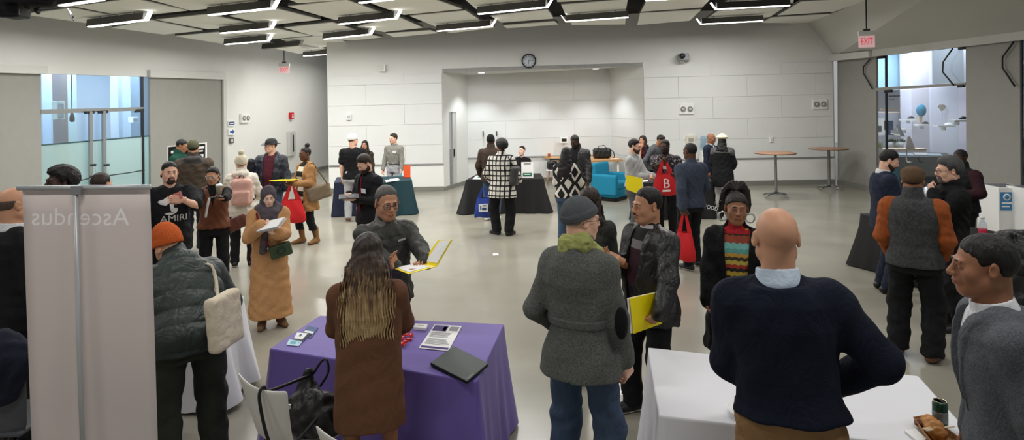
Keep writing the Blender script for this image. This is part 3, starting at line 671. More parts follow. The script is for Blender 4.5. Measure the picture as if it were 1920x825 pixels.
            q = G((-.06, .07, -.01), (.06, .11, .05), .0022).rc((sg * .018, .0885, .0065), (sg * .031, .0915, .0105), .0018, .002).rc((sg * .031, .0915, .0105), (sg * .044, .0845, .0065), .002, .0018)
            V, Q = q.mesh(); pcs.append((tr(V), Q, 3))
        # trunk and limbs under the clothes
        bv = .016 if not (legs or fore) else .0095
        lo = np.array([-.75, -.75, -.05]); hi = np.array([.75, .75, 1.60]); pts = [s.U((0, 0, 1.45)), s.U((0, 0, 1.2))] + [s.arms[a][b] for a in 'RL' for b in 'SEW']
        P = np.array(pts); lo = np.minimum(P.min(0), [-.25, -.2, 0]) - .12; hi = np.maximum(P.max(0), [.25, .2, 1.4]) + .12
        if s.seat: lo, hi = lo - .5, hi + .5
        g = G(lo, hi, bv); g.rc((0, 0, .98), s.U((0, -.01, 1.33)), .085 * s.bw, .075, 0)
        for a in s.arms.values():
            g.rc(s.U((0, -.01, 1.36)), a['S'], .05, .04, .03)
            u1, u2, w = (.046, .038, .027) if fore else (.034, .03, .026)
            m = a['E'] * .65 + a['W'] * .35
            g.rc(a['S'], a['E'], u1, u2, .03); g.rc(a['E'], m, u2, u2, .015); g.rc(m, a['W'] + a['f'] * .01, u2 * .98, w, .015)
        for (hp, kn, an) in s.legpts():
            g.rc(hp, kn, legr * 1.45, legr, .03); mid = kn * .65 + an * .35 - s.legback(hp, kn, an) * .012; g.rc(kn, mid, legr, legr * 1.02, .02); g.rc(mid, an, legr * 1.0, legr * .66, .02)
        V, Q = g.mesh(); pcs.append((V, Q, 0))
        if arms:
            for a in s.arms.values():
                if not a['hide']: pcs.append(s.handmesh(a))
        s.ob = s.put('body', pcs, [skin(s.sk), lipm(s.sk), M_eye, M_iris, brow]); return s
    def legback(s, hp, kn, an): return np.array([0, 1.0, 0])
    def legpts(s):
        out = []
        for i, ft in enumerate(s.feet):
            x, y = ft[0], ft[1]; sg = 1 if x >= 0 else -1
            if i == 0: sg = 1
            else: sg = -1
            hp = np.array([sg * .092 * s.bw, 0, .90]); an = np.array([x, y - .02, .085])
            if s.seat: hp = np.array([sg * .09, -.02, .92]); kn = np.array([sg * .12, .40, .92]); an = np.array([x, .42 + y, .43 + .085])
            else:
                D = an - hp; dist = np.linalg.norm(D); l1, l2 = .43, .405; dist = min(dist, l1 + l2 - .003); u = nrm(D); an = hp + u * dist if dist > l1 + l2 - .004 else an
                pole = np.array([math.sin(rad(ft[2] if len(ft) > 2 else 0)), math.cos(rad(ft[2] if len(ft) > 2 else 0)), 0]); pv = nrm(pole - np.dot(pole, u) * u)
                ca = max(-1, min(1, (l1 * l1 + dist * dist - l2 * l2) / (2 * l1 * dist))); kn = hp + u * l1 * ca + pv * l1 * math.sqrt(1 - ca * ca)
            out.append((hp, kn, an))
        return out
    def handmesh(s, a):
        """palm, four separate bent fingers, thumb; hand space: y = finger direction, z = back of the hand, x = thumb side"""
        f, n = a['f'], a['n']; z = -n; x = np.cross(f, z); x = x if a['sg'] > 0 else -x      # placeholder, fixed below
        # the thumb of a right hand with fingers forward and palm down points to the own left
        t = np.cross(n, f) if a['sg'] > 0 else np.cross(f, n)
        t = -t if False else t
        R = np.stack([t, f, -n], 1); q = .9 if s.fem else 1.0; c = rad(a['curl']); sp = a['spread']
        h = min(max(.0038, 1.0 / s.k), .0065) / s.s
        g = G((-.085, -.04, -.135), (.105, .215, .05), h / q)
        g.rc((0, -.035, 0), (0, .01, 0), .027, .026); g.bx((-.002, .048, 0), (.041, .045, .0135), .012, .02); g.el((.028, .03, -.008), (.018, .03, .016), .015)
        ff = g.d
        for i, (bx, ln) in enumerate(((.031, .073), (.0105, .081), (-.0105, .075), (-.031, .060))):
            p = np.array([bx, .088, 0]); ang = 0; yaw = (bx / .031) * (.05 + sp * .2); q2 = G.__new__(G); q2.h, q2.lo, q2.ax = g.h, g.lo, g.ax; q2.d = np.full(g.d.shape, 1.0, np.float32)
            r = .0092 if i < 3 else .0082; last = p - np.array([0, .02, 0])
            q2.rc(last, p, .010, r)
            for j, fr in enumerate((.46, .31, .23)):
                ang += c * (1.0, 1.15, .8)[j] * (1 + .08 * (i - 1.5)); e = p + ln * fr * np.array([math.sin(yaw) * math.cos(ang), math.cos(yaw) * math.cos(ang), -math.sin(ang)])
                q2.rc(p, e, r, r * .93, .003); p = e; r *= .93
            palm = np.float32(.006); g.d = smin(g.d, q2.d, .004)
        tc = min(c, 1.0); p0 = np.array([.026, .022, -.006]); p1 = p0 + .042 * nrm([.78 - .3 * tc, .62, -.15 - .4 * tc]); p2 = p1 + .032 * nrm([.45 - .5 * tc, .85, -.25 - .4 * tc]); p3 = p2 + .024 * nrm([.25 - .55 * tc, .95, -.25 - .5 * tc])
        g.rc(p0, p1, .015, .0115, .012); g.rc(p1, p2, .0112, .010, .003); g.rc(p2, p3, .010, .0085, .003)
        V, Q = g.mesh(); V = a['W'] + (V * q) @ R.T
        if np.linalg.det(R) < 0: Q = Q[:, ::-1]
        return (V, Q, 0)
    # ---- clothes
    def loft(s, g, t=0.02, ztop=1.47, hem=.85, flare=0.0, k=0.0, mode='add', top=.012, upper=True, waist=0.0, n=2.3, hemw=None, hy_=0.0, sub=None, straight=0.0):
        """trunk-shaped solid following the lean above the pelvis; sub: function(x,y,z,d)->d run in trunk space"""
        M, piv = s.M, s.piv; bw, bd, belly = s.bw, s.bd, s.belly; f = s.fem
        bz = np.array(BZ); A = np.array(BA) * bw; B = np.array(BB) * bd
        if f: A = A * np.array([1, 1.02, 1.03, .93, .92, .92, .90, .88, .85]); B = B * np.array([1, 1.03, 1.04, .95, .95, 1.02, .95, .95, .95])
        A = np.where(bz < 1.34, A * (1 - straight) + .158 * bw * straight, A); B = np.where(bz < 1.34, B * (1 - straight) + .120 * bd * straight, B)
        A = A - waist * np.exp(-((bz - 1.08) / .09) ** 2); A = A + t; B = B + t
        A[-1] -= t * .5; B[-1] -= t * .5; A[-2] -= t * .25
        def fn(X, Y, Z):
            x, y, z = X - piv[0], Y - piv[1], Z - piv[2]
            if upper:
                qx, qy, qz = [M[0, i] * x + M[1, i] * y + M[2, i] * z + piv[i] for i in range(3)]
                # below the pelvis keep hanging straight
                w = np.clip((z + .06) / .14, 0, 1); qx = qx * w + X * (1 - w) + 0 * Z; qy = qy * w + Y * (1 - w); qz = qz * w + Z * (1 - w)
            else: qx, qy, qz = X + 0 * Y + 0 * Z, Y + 0 * X + 0 * Z, Z + 0 * X + 0 * Y
            a = np.interp(qz, bz, A); b = np.interp(qz, bz, B); dn = np.clip((1.0 - qz) / max(1.0 - hem, .05), 0, 1.2)
            a = a + flare * dn; b = b + flare * .7 * dn
            cy = belly * np.exp(-((qz - 1.10) / .14) ** 2); b = b + cy * .55; yy = qy - cy * .5 + .012 * np.clip((qz - 1.2) / .2, 0, 1)
            r = (np.abs(qx / a) ** n + np.abs(yy / b) ** n) ** (1 / n); d = (r - 1) * np.minimum(a, b) * .9
            d = np.maximum(d, qz - ztop); d = -smin(-d, -(hem - qz), top)
            if sub is not None: d = sub(qx, yy, qz, d)
            return d
        s_lo = np.array([g.ax[i][0] for i in range(3)]); s_hi = np.array([g.ax[i][-1] for i in range(3)])
        return g.op(fn, s_lo, s_hi, k, mode)
    def box_for(s, hem, pad, arms=True):
        P = [s.U((x, y, z)) for x in (-.24 * s.bw, .24 * s.bw) for y in (-.2 * s.bd, .2 * s.bd + s.belly) for z in (1.0, 1.55)] + [np.array([x, y, hem]) for x in (-.24 * s.bw, .24 * s.bw) for y in (-.2 * s.bd, .2 * s.bd + s.belly)]
        if arms: P += [a[q] for a in s.arms.values() for q in 'SEW']
        P = np.array(P); return P.min(0) - pad, P.max(0) + pad
    def top(s, name, m, t=.022, hem=.86, sl='long', ts=.015, flare=.015, V=None, open_=None, collar=None, wr=.0045, lam=.08, ztop=1.465, lapel=0, seed=0, mats=None, region=None, cuff=None, bust=True, vox=1.0, hood=False,
            label=None, quilt=0, waist=0.0, up_=1.0, seams=None, cw=.0, straight=0.0, slfit=1.0):
        arms = sl is not None; lo, hi = s.box_for(hem, .12 + t + abs(flare), arms); g = G(lo, hi, s.gv * vox)
        def sub(x, y, z, d):
            if quilt: d = d - (.013 if quilt > .1 else .004) * np.abs(np.sin((z + .12 * x) * math.pi / quilt)) ** .45 + (.009 if quilt > .1 else .003)
            if lapel and open_:
                w = np.interp(z, [open_[0], open_[1]], [open_[2], open_[3]]); lw = lapel * np.clip((z - open_[0] + .05) / (open_[1] - open_[0]), 0, 1); ax = np.abs(x - cw)
                d = d - .008 * np.clip((w + lw - ax) / .006, 0, 1) * (y > 0) * (z > open_[0] + .04)
            if seams: 
                for sx in seams: d = d + .004 * np.exp(-((x - sx) / .006) ** 2)
            return d
        s.loft(g, t, ztop, hem, flare, waist=waist, sub=sub, straight=straight)
        for sg in (1, -1):
            a = s.arms['R' if sg > 0 else 'L']; S, E, W = a['S'], a['E'], a['W']
            g.rc(s.U((sg * .040, -.012, 1.455)), s.U((sg * (s.sw - .015), -.008, 1.392)), .036 + t * .5, .046 + t * .55, .04)
            if s.fem and bust: g.el(s.U((sg * .072 * s.bw, .085 * s.bd, 1.265)), np.array((.066, .052, .066)) * (1 + t), .05)
            if sl is None: continue
            up1, up2 = (.049 * slfit, .043 * slfit) if not s.fem else (.043 * slfit, .037 * slfit); r0, r1, r2 = up1 + ts, up2 + ts, (.033 if cuff is None else cuff) + ts
            g.rc(S, S * .9 + E * .1, r0, r0, .035)
            if sl == 'long':
                We = W - nrm(W - E) * .005
                g.rc(S, E, r0, r1, .04); g.rc(E, We, r1 * 1.0, r2, .025)
                g.op(lambda X, Y, Z, We=We, f=nrm(W - E): -((X - We[0]) * f[0] + (Y - We[1]) * f[1] + (Z - We[2]) * f[2]) * -1 if False else ((X - We[0]) * f[0] + (Y - We[1]) * f[1] + (Z - We[2]) * f[2]) * 1.0 - .004, We - .07, We + .07, .003, 'and') if False else None
            elif sl == 'short': g.rc(S, S * .38 + E * .62, r0, r1 + .012, .04)
            elif sl == 'elbow': g.rc(S, S * .12 + E * .88, r0, r1 + .006, .04)
            elif sl == 'cap': g.rc(S, S * .7 + E * .3, r0, r0 * .8, .04)
        # neck hole
        nk = s.neck; up = s.hc - nk; up = nrm(s.M @ np.array([0, .05, 1]))
        if collar == 'stand' or collar == 'hood' or collar == 'turtle':
            hgt = {'stand': .055, 'hood': .03, 'turtle': .07}[collar] * up_; rr = (.062 if s.fem else .07) + (.016 if collar != 'turtle' else .003)
            g.rc(nk - up * .02, nk + up * hgt, rr + .012, rr, .02)
            g.op(lambda X, Y, Z: (X - nk[0]) * up[0] + (Y - nk[1]) * up[1] + (Z - nk[2]) * up[2] - hgt, nk - .3, nk + .3, .01, 'and') if False else None
        if hood:
            b = s.U((0, -.10, 1.47)); g.el(b, (.125, .075, .055), .03); g.rc(s.U((-.09, -.03, 1.50)), s.U((-.05, .07, 1.44)), .03, .02, .02); g.rc(s.U((.09, -.03, 1.50)), s.U((.05, .07, 1.44)), .03, .02, .02)
        if wr: g.wrinkle(wr, lam, s.rnd + seed)
        if collar in ('stand', 'hood'): g.rc(nk + up * .012, nk + up * .2, (.055 if s.fem else .063), .066, .004, 'cut')
        if open_:
            z0, z1, w0, w1 = open_
            def cut(X, Y, Z):
                x, y, z = X - s.piv[0], Y - s.piv[1], Z - s.piv[2]; M = s.M
                w_ = np.clip((z + .06) / .14, 0, 1)
                qx, qy, qz = [M[0, i] * x + M[1, i] * y + M[2, i] * z + s.piv[i] for i in range(3)]
                qx = qx * w_ + X * (1 - w_); qy = qy * w_ + Y * (1 - w_); qz = qz * w_ + Z * (1 - w_)
                w = np.interp(qz, [z0, z1], [w0, w1]); return np.maximum(np.maximum(np.abs(qx - cw) - w, .02 - qy), z0 - qz)
            g.op(cut, lo, hi, .004, 'cut')
        if V:   # neckline: V depth and width, open skin or shirt below
            vz, vw = V
            def cutv(X, Y, Z):
                x, y, z = X - s.piv[0], Y - s.piv[1], Z - s.piv[2]; M = s.M; qx, qy, qz = [M[0, i] * x + M[1, i] * y + M[2, i] * z + s.piv[i] for i in range(3)]
                w = np.interp(qz, [vz, 1.50], [0.0, vw]); return np.maximum(np.maximum(np.abs(qx) - w, .03 - qy), vz - qz)
            g.op(cutv, lo, hi, .004, 'cut')
        Vv, Q = g.mesh(); mi = 0
        if region is not None: mi = region(s, Vv, Q)
        return s.put(name, [(Vv, Q, mi)], mats or [m], label)
    def trunkco(s, V):
        q = (V - s.piv) @ s.M + s.piv; w = np.clip((V[:, 2] - .89) / .14, 0, 1)[:, None]; return q * w + V * (1 - w)
    def pants(s, m, fit=.022, ankle=.068, knee=None, top=1.03, name='trousers', wr=.006, hem=.06, hemw=None, belt=None, lam=.1):
        L = s.legpts(); P = np.array([p for l in L for p in l]); lo = np.minimum(P.min(0), [-.25 * s.bw, -.2, 0]) - .12; hi = np.maximum(P.max(0), [.25 * s.bw, .2 + s.belly, 1.06]) + .12; lo[2] = -.02
        g = G(lo, hi, s.gv * 1.15); zt = top
        if s.seat: g.el((0, -.03, .93), (.19, .16, .12))
        else: s.loft(g, .012 + fit * .2, zt, .80, 0, upper=False)
        kn_ = knee or .066 * s.bw ** .5 + fit * .6
        for hp, kn, an in L:
            g.rc(hp, kn, .080 * s.bw + fit * .4, kn_, .04); g.rc(kn, an + np.array([0, -.005, 0]), kn_, ankle, .03)
        if not s.seat: g.op(lambda X, Y, Z: hem - Z + 0 * X + 0 * Y, lo, hi, .006, 'and'); 
        if wr: g.wrinkle(wr, lam, s.rnd + 5, zs=.9)
        V, Q = g.mesh(); o = s.put(name, [(V, Q, 0)], [m])
        if belt is not None:
            g = G(lo, hi, s.gv * 1.15); s.loft(g, .02 + fit * .2, zt, zt - .035, 0, upper=False); V, Q = g.mesh(); s.put('belt', [(V, Q, 0)], [belt])
        return o
    def shoes(s, m, sole=None, boot=0, h=None, heel=0.0):
        h = h or max(s.gv * .8, .005)
        for (hp, kn, an), ft in zip(s.legpts(), s.feet):
            a = rad(ft[2] if len(ft) > 2 else 0); d = np.array([math.sin(a), math.cos(a), 0]); z0 = an[2] - .085
            g = G(an - [.22, .22, .1 + z0 * 0], an + [.22, .22, .04 + boot + .03], h); b = np.array([an[0], an[1], z0])
            g.rc(b - d * .05 + [0, 0, .045], b + d * .04 + [0, 0, .05], .042, .044); g.rc(b + d * .04 + [0, 0, .045], b + d * .165 + [0, 0, .028], .046, .034, .03); g.rc(b - d * .02 + [0, 0, .06], b + [0, 0, .10 + boot], .046, .05 if boot else .043, .03)
            g.op(lambda X, Y, Z: (z0 + .004 - Z) + 0 * X + 0 * Y, g.lo, g.lo + 5, .002, 'and')
            V, Q = g.mesh(); c = V[Q].mean(1)
            s.put('shoe' if not boot else 'boot', [(V, Q, (c[:, 2] < z0 + .024).astype(int))], [m, sole or M_blackp])
        return s
    # ---- head things, in head coordinates
    def hgrid(s, lo, hi, h=None): return G(lo, hi, (h or s.hv * 1.15) / s.hs)
    def hput(s, name, g, mats, mi=0, label=None):
        V, Q = g.mesh(); mm = mi(V, Q) if callable(mi) else mi
        return s.put(name, [(s.hc + (V * s.hs) @ s.hR.T, Q, mm)], mats if isinstance(mats, list) else [mats], label)
    def hair(s, m, t=.010, line=((-.11, -.085), (-.045, -.07), (-.032, -.005), (-.015, .016), (.004, .004), (.022, -.002), (.038, .042), (.08, .076)), vol=0.0, curl=0.0, bald=None, top=0.0, wide=0.0, bun=None, tail=None, name='hair', seed=1, part=0, sub=None):
        g = s.hgrid((-.16, -.24, -.22), (.16, .15, .26)); ys, zs = zip(*line)
        c0 = np.array((0, -.016, .030 + top * .5)); r0 = np.array((.0765 + wide, .0985 + vol * .5, .0885 + top * .5)) + vol * .6
        def cap_(X, Y, Z):
            x, y, z = X - c0[0], Y - c0[1], Z - c0[2]
            k0 = np.sqrt((x / r0[0]) ** 2 + (y / r0[1]) ** 2 + (z / r0[2]) ** 2); k1 = np.sqrt((x / r0[0] ** 2) ** 2 + (y / r0[1] ** 2) ** 2 + (z / r0[2] ** 2) ** 2) + 1e-6
            e = Z - np.interp(Y, ys, zs) + .004 * np.sin(X * 190 + Y * 130) + .003 * np.sin(X * 90 - Z * 210)
            return np.maximum(k0 * (k0 - 1) / k1 - (t + .004 + vol * .5) * np.clip(e / .05, 0, 1) ** .6 + .006, -e)
        g.op(cap_, g.lo, g.lo + np.array([.32, .39, .48]), 0)
        if curl: g.wrinkle(curl, .035, s.rnd + seed, zs=.5, dens=4)
        g.el((0, .085, -.01), (.056, .05, .066), .012, 'cut')
        if bald is not None: g.op(lambda X, Y, Z: Z - bald - .25 * np.maximum(-Y - .03, 0) * 0 + 0 * X + 0 * Y, g.lo, g.lo + 1, .006, 'and'); g.op(lambda X, Y, Z: Y + .012 + 0 * X + 0 * Z, g.lo, g.lo + 1, .006, 'and')
        if part: g.rc((part, .09, .10), (part * .6, -.06, .135), .006, .006, .004, 'cut')
        if bun is not None: g.el(bun[:3], (bun[3],) * 3, .012); 
        if sub: sub(g)
        s.hput(name, g, m); return s
    def beard(s, m, t=.008, full=True):
        g = s.hgrid((-.1, -.06, -.16), (.1, .16, .04)); g.el((0, .022, -.040), np.array((.061, .068, .078)) + t); g.el((0, .062, -.094), np.array((.028, .022, .022)) + t, .03); g.rc((-.052, .0, -.06), (-.018, .062, -.094), .02 + t, .02 + t, .03); g.rc((.052, .0, -.06), (.018, .062, -.094), .02 + t, .02 + t, .03); g.el((0, .09, -.052), (.028, .022, .02), .015)
        g.op(lambda X, Y, Z: (Z - np.interp(Y, [-.01, .02, .06, .1], [.0, -.034, -.054, -.038])) * .8 + 0 * X, g.lo, g.lo + 1, .004, 'and')
        g.op(lambda X, Y, Z: -.012 - Y + 0 * X + 0 * Z, g.lo, g.lo + 1, .004, 'and')
        g.el((0, .112, -.0605), (.022, .03, .0085), .004, 'cut')
        if not full: g.el((.06, .02, -.05), (.034, .09, .06), .005, 'cut'); g.el((-.06, .02, -.05), (.034, .09, .06), .005, 'cut')
        s.hput('beard', g, m); return s
    def stache(s, m):
        g = s.hgrid((-.05, .06, -.08), (.05, .14, 0)); g.rc((0, .105, -.043), (.026, .094, -.054), .006, .004); g.rc((0, .105, -.043), (-.026, .094, -.054), .006, .004, .003); s.hput('moustache', g, m); return s
    def glasses(s, m, r=.024, h=.017):
        def b(mb):
            for sg in (1, -1):
                mb.tube([(sg * .033 + r * math.copysign(abs(math.cos(a)) ** .6, math.cos(a)), .103 - .012 * abs(math.cos(a)) * (1 if math.cos(a) * sg > 0 else 0), .001 + h * math.copysign(abs(math.sin(a)) ** .6, math.sin(a))) for a in np.linspace(0, 6.283, 17)], .0017, 6)
                mb.tube([(sg * .056, .093, .006), (sg * .079, .05, .006), (sg * .084, -.01, .004), (sg * .082, -.03, -.012)], .0018, 6)
            mb.tube([(-.010, .103, .003), (0, .106, .006), (.010, .103, .003)], .0017, 6)
        f = s.mb('glasses', b, [m])
        def l(mb):
            for sg in (1, -1): mb.poly([(sg * .033 + r * .92 * math.cos(a), .101 - .010 * max(0, math.cos(a) * sg), .001 + h * .92 * math.sin(a)) for a in np.linspace(0, 5.89, 16)])
        o = s.mb('lens', l, [M_lens]); o.parent = f; o.location = (0, 0, 0); return s
    def beanie(s, m, t=.016, slouch=0.0, cuff=True, z=-.0, pom=None, name='beanie', tilt=0):
        R = rotx(rad(-12 + tilt)); g = s.hgrid((-.14, -.20, -.12), (.14, .16, .24)); g.el((0, -.018 - slouch * .3, .036 + slouch * .5), (.076 + t, .099 + t, .092 + t + slouch * .6), 0, R=R)
        zl = lambda X, Y, Z: (z + .018 + (Y) * .38 - Z) * .95 + 0 * X
        g.op(zl, g.lo, g.lo + 1, .004, 'and')
        def rib(gr_, amp, n):
            idx = np.nonzero(np.abs(gr_.d) < .012); x, y = gr_.ax[0][idx[0]], gr_.ax[1][idx[1]] + .018; gr_.d[idx] += (amp * np.sin(n * np.arctan2(y, x))).astype(np.float32)
        rib(g, .0016, 44)
        if cuff:
            q = s.hgrid((-.14, -.20, -.12), (.14, .16, .24)); q.el((0, -.018, .036), (.076 + t + .006, .099 + t + .006, .094 + t), 0, R=R)
            q.op(zl, g.lo, g.lo + 1, .006, 'and'); q.op(lambda X, Y, Z: Z - (z + .066 + Y * .38) + 0 * X, g.lo, g.lo + 1, .006, 'and'); rib(q, .002, 44); g.d = np.minimum(g.d, q.d)
        o = s.hput(name, g, m)
        if pom:
            q = s.hgrid((-.08, -.12, .10), (.08, .06, .26)); q.el((0, -.025, .155 + pom), (.045, .045, .042)); q.wrinkle(.007, .02, 3, dens=4); p = s.hput('pompom', q, m)
        return s
    def cap(s, m, brim=(.10, 0.0), t=.012, back=False, name='cap', z=.012, flat=False):
        g = s.hgrid((-.15, -.2, -.1), (.15, .26, .2)); g.el((0, -.016, .034), (.076 + t, .098 + t, .088 + t + (.004 if not flat else -.012)))
        g.op(lambda X, Y, Z: (z + Y * .12 - Z) + 0 * X, g.lo, g.lo + 1, .004, 'and')
        if flat: g.el((0, .02, .062), (.092, .125, .045), .02, R=rotx(-.2))
        b = s.hgrid((-.15, -.2, -.1), (.15, .26, .2)); b.el((0, .09, z + .012), (.080, brim[0], .09), 0)
        b.op(lambda X, Y, Z: np.abs(Z - (z + .020) + (Y - .09) * .14 + X * X * 3.0) - .004 + 0 * X, g.lo, g.lo + 1, .003, 'and'); b.op(lambda X, Y, Z: .045 - Y + 0 * X + 0 * Z, g.lo, g.lo + 1, .003, 'and')
        g.d = np.minimum(g.d, b.d); s.hput(name, g, m); return s
    def fedora(s, m, band):
        g = s.hgrid((-.19, -.22, -.05), (.19, .22, .2)); g.el((0, -.012, .045), (.09, .112, .105)); g.op(lambda X, Y, Z: (.03 - Z) + 0 * X + 0 * Y, g.lo, g.lo + 1, .004, 'and'); g.op(lambda X, Y, Z: Z - .128 - .03 * np.abs(X) / .06 + 0 * Y, g.lo, g.lo + 1, .012, 'and')
        b = s.hgrid((-.19, -.22, -.05), (.19, .22, .2)); b.el((0, -.005, .045), (.15, .175, .12)); b.op(lambda X, Y, Z: np.abs(Z - .034 - X * X * 1.2 + np.maximum(Y, 0) * .12) - .004, g.lo, g.lo + 1, .003, 'and'); g.d = np.minimum(g.d, b.d)
        s.hput('hat', g, [m, band], lambda V, Q: ((V[Q].mean(1)[:, 2] > .045) & (V[Q].mean(1)[:, 2] < .068)).astype(int)); return s
    def longhair(s, m, zend=1.10, w=.105, front=False, curl=.006, lam=.05, t=.014, back=.12, name='hair', n=26, line=None, wend=None, side=0.0, smooth=1.0, h=None, part=0.0):
        """cap of hair plus a mass falling down the back (and over the shoulders) to the height zend, all in body space"""
        h = h or s.hv * 1.3; hc = s.hc; ze = s.U((0, -.1, zend)); lo = np.minimum(hc - .2, ze - .16); hi = np.maximum(hc + .2, ze + .16); lo[0] -= .04; hi[0] += .04
        g = G(lo, hi, h); hs = s.hs; R = s.hR
        g.el(hc + R @ (np.array((0, -.016, .030)) * hs), np.array((.074 + t, .096 + t, .088 + t)) * hs, 0, R=R)
        wend = wend or w * 1.0; nb = s.U((0, -.055, 1.50)); hb = hc + R @ np.array((0, -.05, .0))
        P = [(hb + np.array([0, .02, .02]), .080, .085), (hb, .088, .085), (nb * .6 + hb * .4 + [0, -.02, 0], w * .9 + .004, .075), (s.U((0, -back + .02, 1.42)), w * 1.08, .055), (s.U((0, -back, 1.30)), w * 1.05, .045), (ze + [0, -.0, 0], wend, .022)]
        P = [p for i, p in enumerate(P) if i < 3 or i == len(P) - 1 or p[0][2] > ze[2] + .05]
        zs = np.array([p[0][2] for p in P])[::-1]; cx = np.array([p[0][0] for p in P])[::-1]; cy = np.array([p[0][1] for p in P])[::-1]; aa = np.array([p[1] for p in P])[::-1]; bb = np.array([p[2] for p in P])[::-1]
        def fn(X, Y, Z):
            z = Z + 0 * X + 0 * Y; a = np.interp(z, zs, aa); b = np.interp(z, zs, bb); x = (X - np.interp(z, zs, cx)); y = Y - np.interp(z, zs, cy)
            ph = np.arctan2(y, x + 1e-6); tip = np.clip((ze[2] + .16 - z) / .16, 0, 1)
            r = np.sqrt((x / a) ** 2 + (y / b) ** 2); d = (r - 1) * np.minimum(a, b)
            st = np.sin(x * n * 6.283 / .35 + 2.2 * np.sin(z * 6.283 / .23 + x * 9) + 1.3 * np.sin(z * 6.283 / .13)); d = d + curl * st * np.clip((hc[2] + .03 - z) / .15, 0, 1)
            d = np.maximum(d, (ze[2] + .05 * tip * (1 + st) - z)); return np.maximum(d, z - hc[2] - .02)
        g.op(fn, lo, hi, .03)
        if front or side:
            for sg in ((1, -1) if front else (math.copysign(1, side),)):
                a0 = hc + R @ (np.array((sg * .078, .0, -.02)) * hs); a1 = s.U((sg * .10, .05, 1.46)); a2 = s.U((sg * .10, .115, max(zend, 1.22)))
                g.rc(a0, a1, .028, .036, .02); g.rc(a1, a2, .036, .02, .02)
        if lam: g.wrinkle(curl * .8, lam, s.rnd, zs=.25)
        # face opening
        def face(X, Y, Z):
            x, y, z = [(R[0, i] * (X - hc[0]) + R[1, i] * (Y - hc[1]) + R[2, i] * (Z - hc[2])) / hs for i in range(3)]
            r = np.sqrt((x / .060) ** 2 + ((z + .025) / .092) ** 2); return np.maximum((r - 1) * .06, .0 - y)
        g.op(face, hc - .2, hc + .2, .012, 'cut')
        V, Q = g.mesh(); s.put(name, [(V, Q, 0)], m if isinstance(m, list) else [m]); return s
    def tagsticker(s, x=-.08, z=1.30, w=.045, h=.03, off=.155, name='name_badge', text_=False):
        c = s.U((x, off * s.bd, z)); r = s.M @ np.array([1.0, 0, 0]); u = s.M @ np.array([0, 0.1, 1.0]); n = s.M @ np.array([0, 1.0, 0])
        m = MB(); m.prism([s.tow(c + r * a * w + u * b * h) for a, b in ((-1, -1), (1, -1), (1, 1), (-1, 1))], s.Rz @ n * .004); o = m.build(name, mat('badge_white', (238, 240, 242), .7), s.e); o.location = -s.e.location
        return s
    def hit(s, o, px, py, off=.012):
        """the point where the line of sight through a pixel meets one of the person's garments"""
        from mathutils.bvhtree import BVHTree
        V = [v.co[:] for v in o.data.vertices]; bv = BVHTree.FromPolygons(V, [p.vertices[:] for p in o.data.polygons]); d = nrm(ray(px, py)); h = bv.ray_cast(Vector((0, 0, HC)), Vector(d), 30)
        return np.array(h[0]) - d * off if h[0] is not None else at(px, py, s.k)
    def decal(s, name, garment, body, size, m, x, z, width=None, polys=None, off=.004, parent=None):
        """print lying on a garment: lettering or outlines projected on its front"""
        from mathutils.bvhtree import BVHTree
        V = [v.co[:] for v in garment.data.vertices]; bv = BVHTree.FromPolygons(V, [p.vertices[:] for p in garment.data.polygons])
        if polys is None:
            o = text(name, body, size, m, (0, 0, 0), (1, 0, 0), (0, 1, 0), None, 0, width=width); me = o.data; bpy.data.objects.remove(o)
            P = np.array([v.co[:] for v in me.vertices])[:, :2]; Fs = [p.vertices[:] for p in me.polygons]
        else:
            P, Fs = [], []
            for q in polys: Fs.append(tuple(range(len(P), len(P) + len(q)))); P += list(q)
            P = np.array(P, float)
        import bmesh
        bm = bmesh.new(); vs = [bm.verts.new((p[0], p[1], 0)) for p in P]
        for f in Fs:
            try: bm.faces.new([vs[i] for i in f])
            except ValueError: pass
        bmesh.ops.triangulate(bm, faces=bm.faces[:]); bmesh.ops.subdivide_edges(bm, edges=bm.edges[:], cuts=2, use_grid_fill=True)
        r = s.Rz @ s.M @ np.array([-1.0, 0, 0]); u = s.Rz @ s.M @ np.array([0, 0, 1.0]); f = s.Rz @ s.M @ np.array([0, 1.0, 0]); c = s.world(s.U((x, .5, z)))
        for v in bm.verts:
            o = c + r * v.co.x + u * v.co.y; h = bv.ray_cast(Vector(o), Vector(-f), 1.0); v.co = (h[0] + Vector(f) * off) if h[0] is not None else Vector(o - f * (.5 - .14))
        me = bpy.data.meshes.new(name); bm.to_mesh(me); bm.free(); me.materials.append(m)
        o = link(name, me, s.e); o.location = (0, 0, 0); o.parent = garment; return o
    def collarpart(s, m, name='shirt_collar', hgt=.05, r=None, V=.02):
        nk = s.neck; g = G(nk - .16, nk + .16, s.gv * .7); up = nrm(s.M @ np.array([0, .10, 1])); r = r or (.058 if s.fem else .068)
        g.rc(nk - up * .01, nk + up * hgt, r + .016, r + .005); 
        g.op(lambda X, Y, Z: (X - nk[0]) * up[0] + (Y - nk[1]) * up[1] + (Z - nk[2]) * up[2] - hgt * .75, nk - .3, nk + .3, .004, 'and')
        g.rc(nk - up * .1, nk + up * .2, r - .002, r, .002, 'cut'); f = s.M @ np.array([0, 1.0, 0]); c = nk + f * .09 + up * .03
        g.rc(c - up * .06, c + up * .05, V * .4, V * 1.5, .004, 'cut')
        Vv, Q = g.mesh(); s.put(name, [(Vv, Q, 0)], [m]); return s
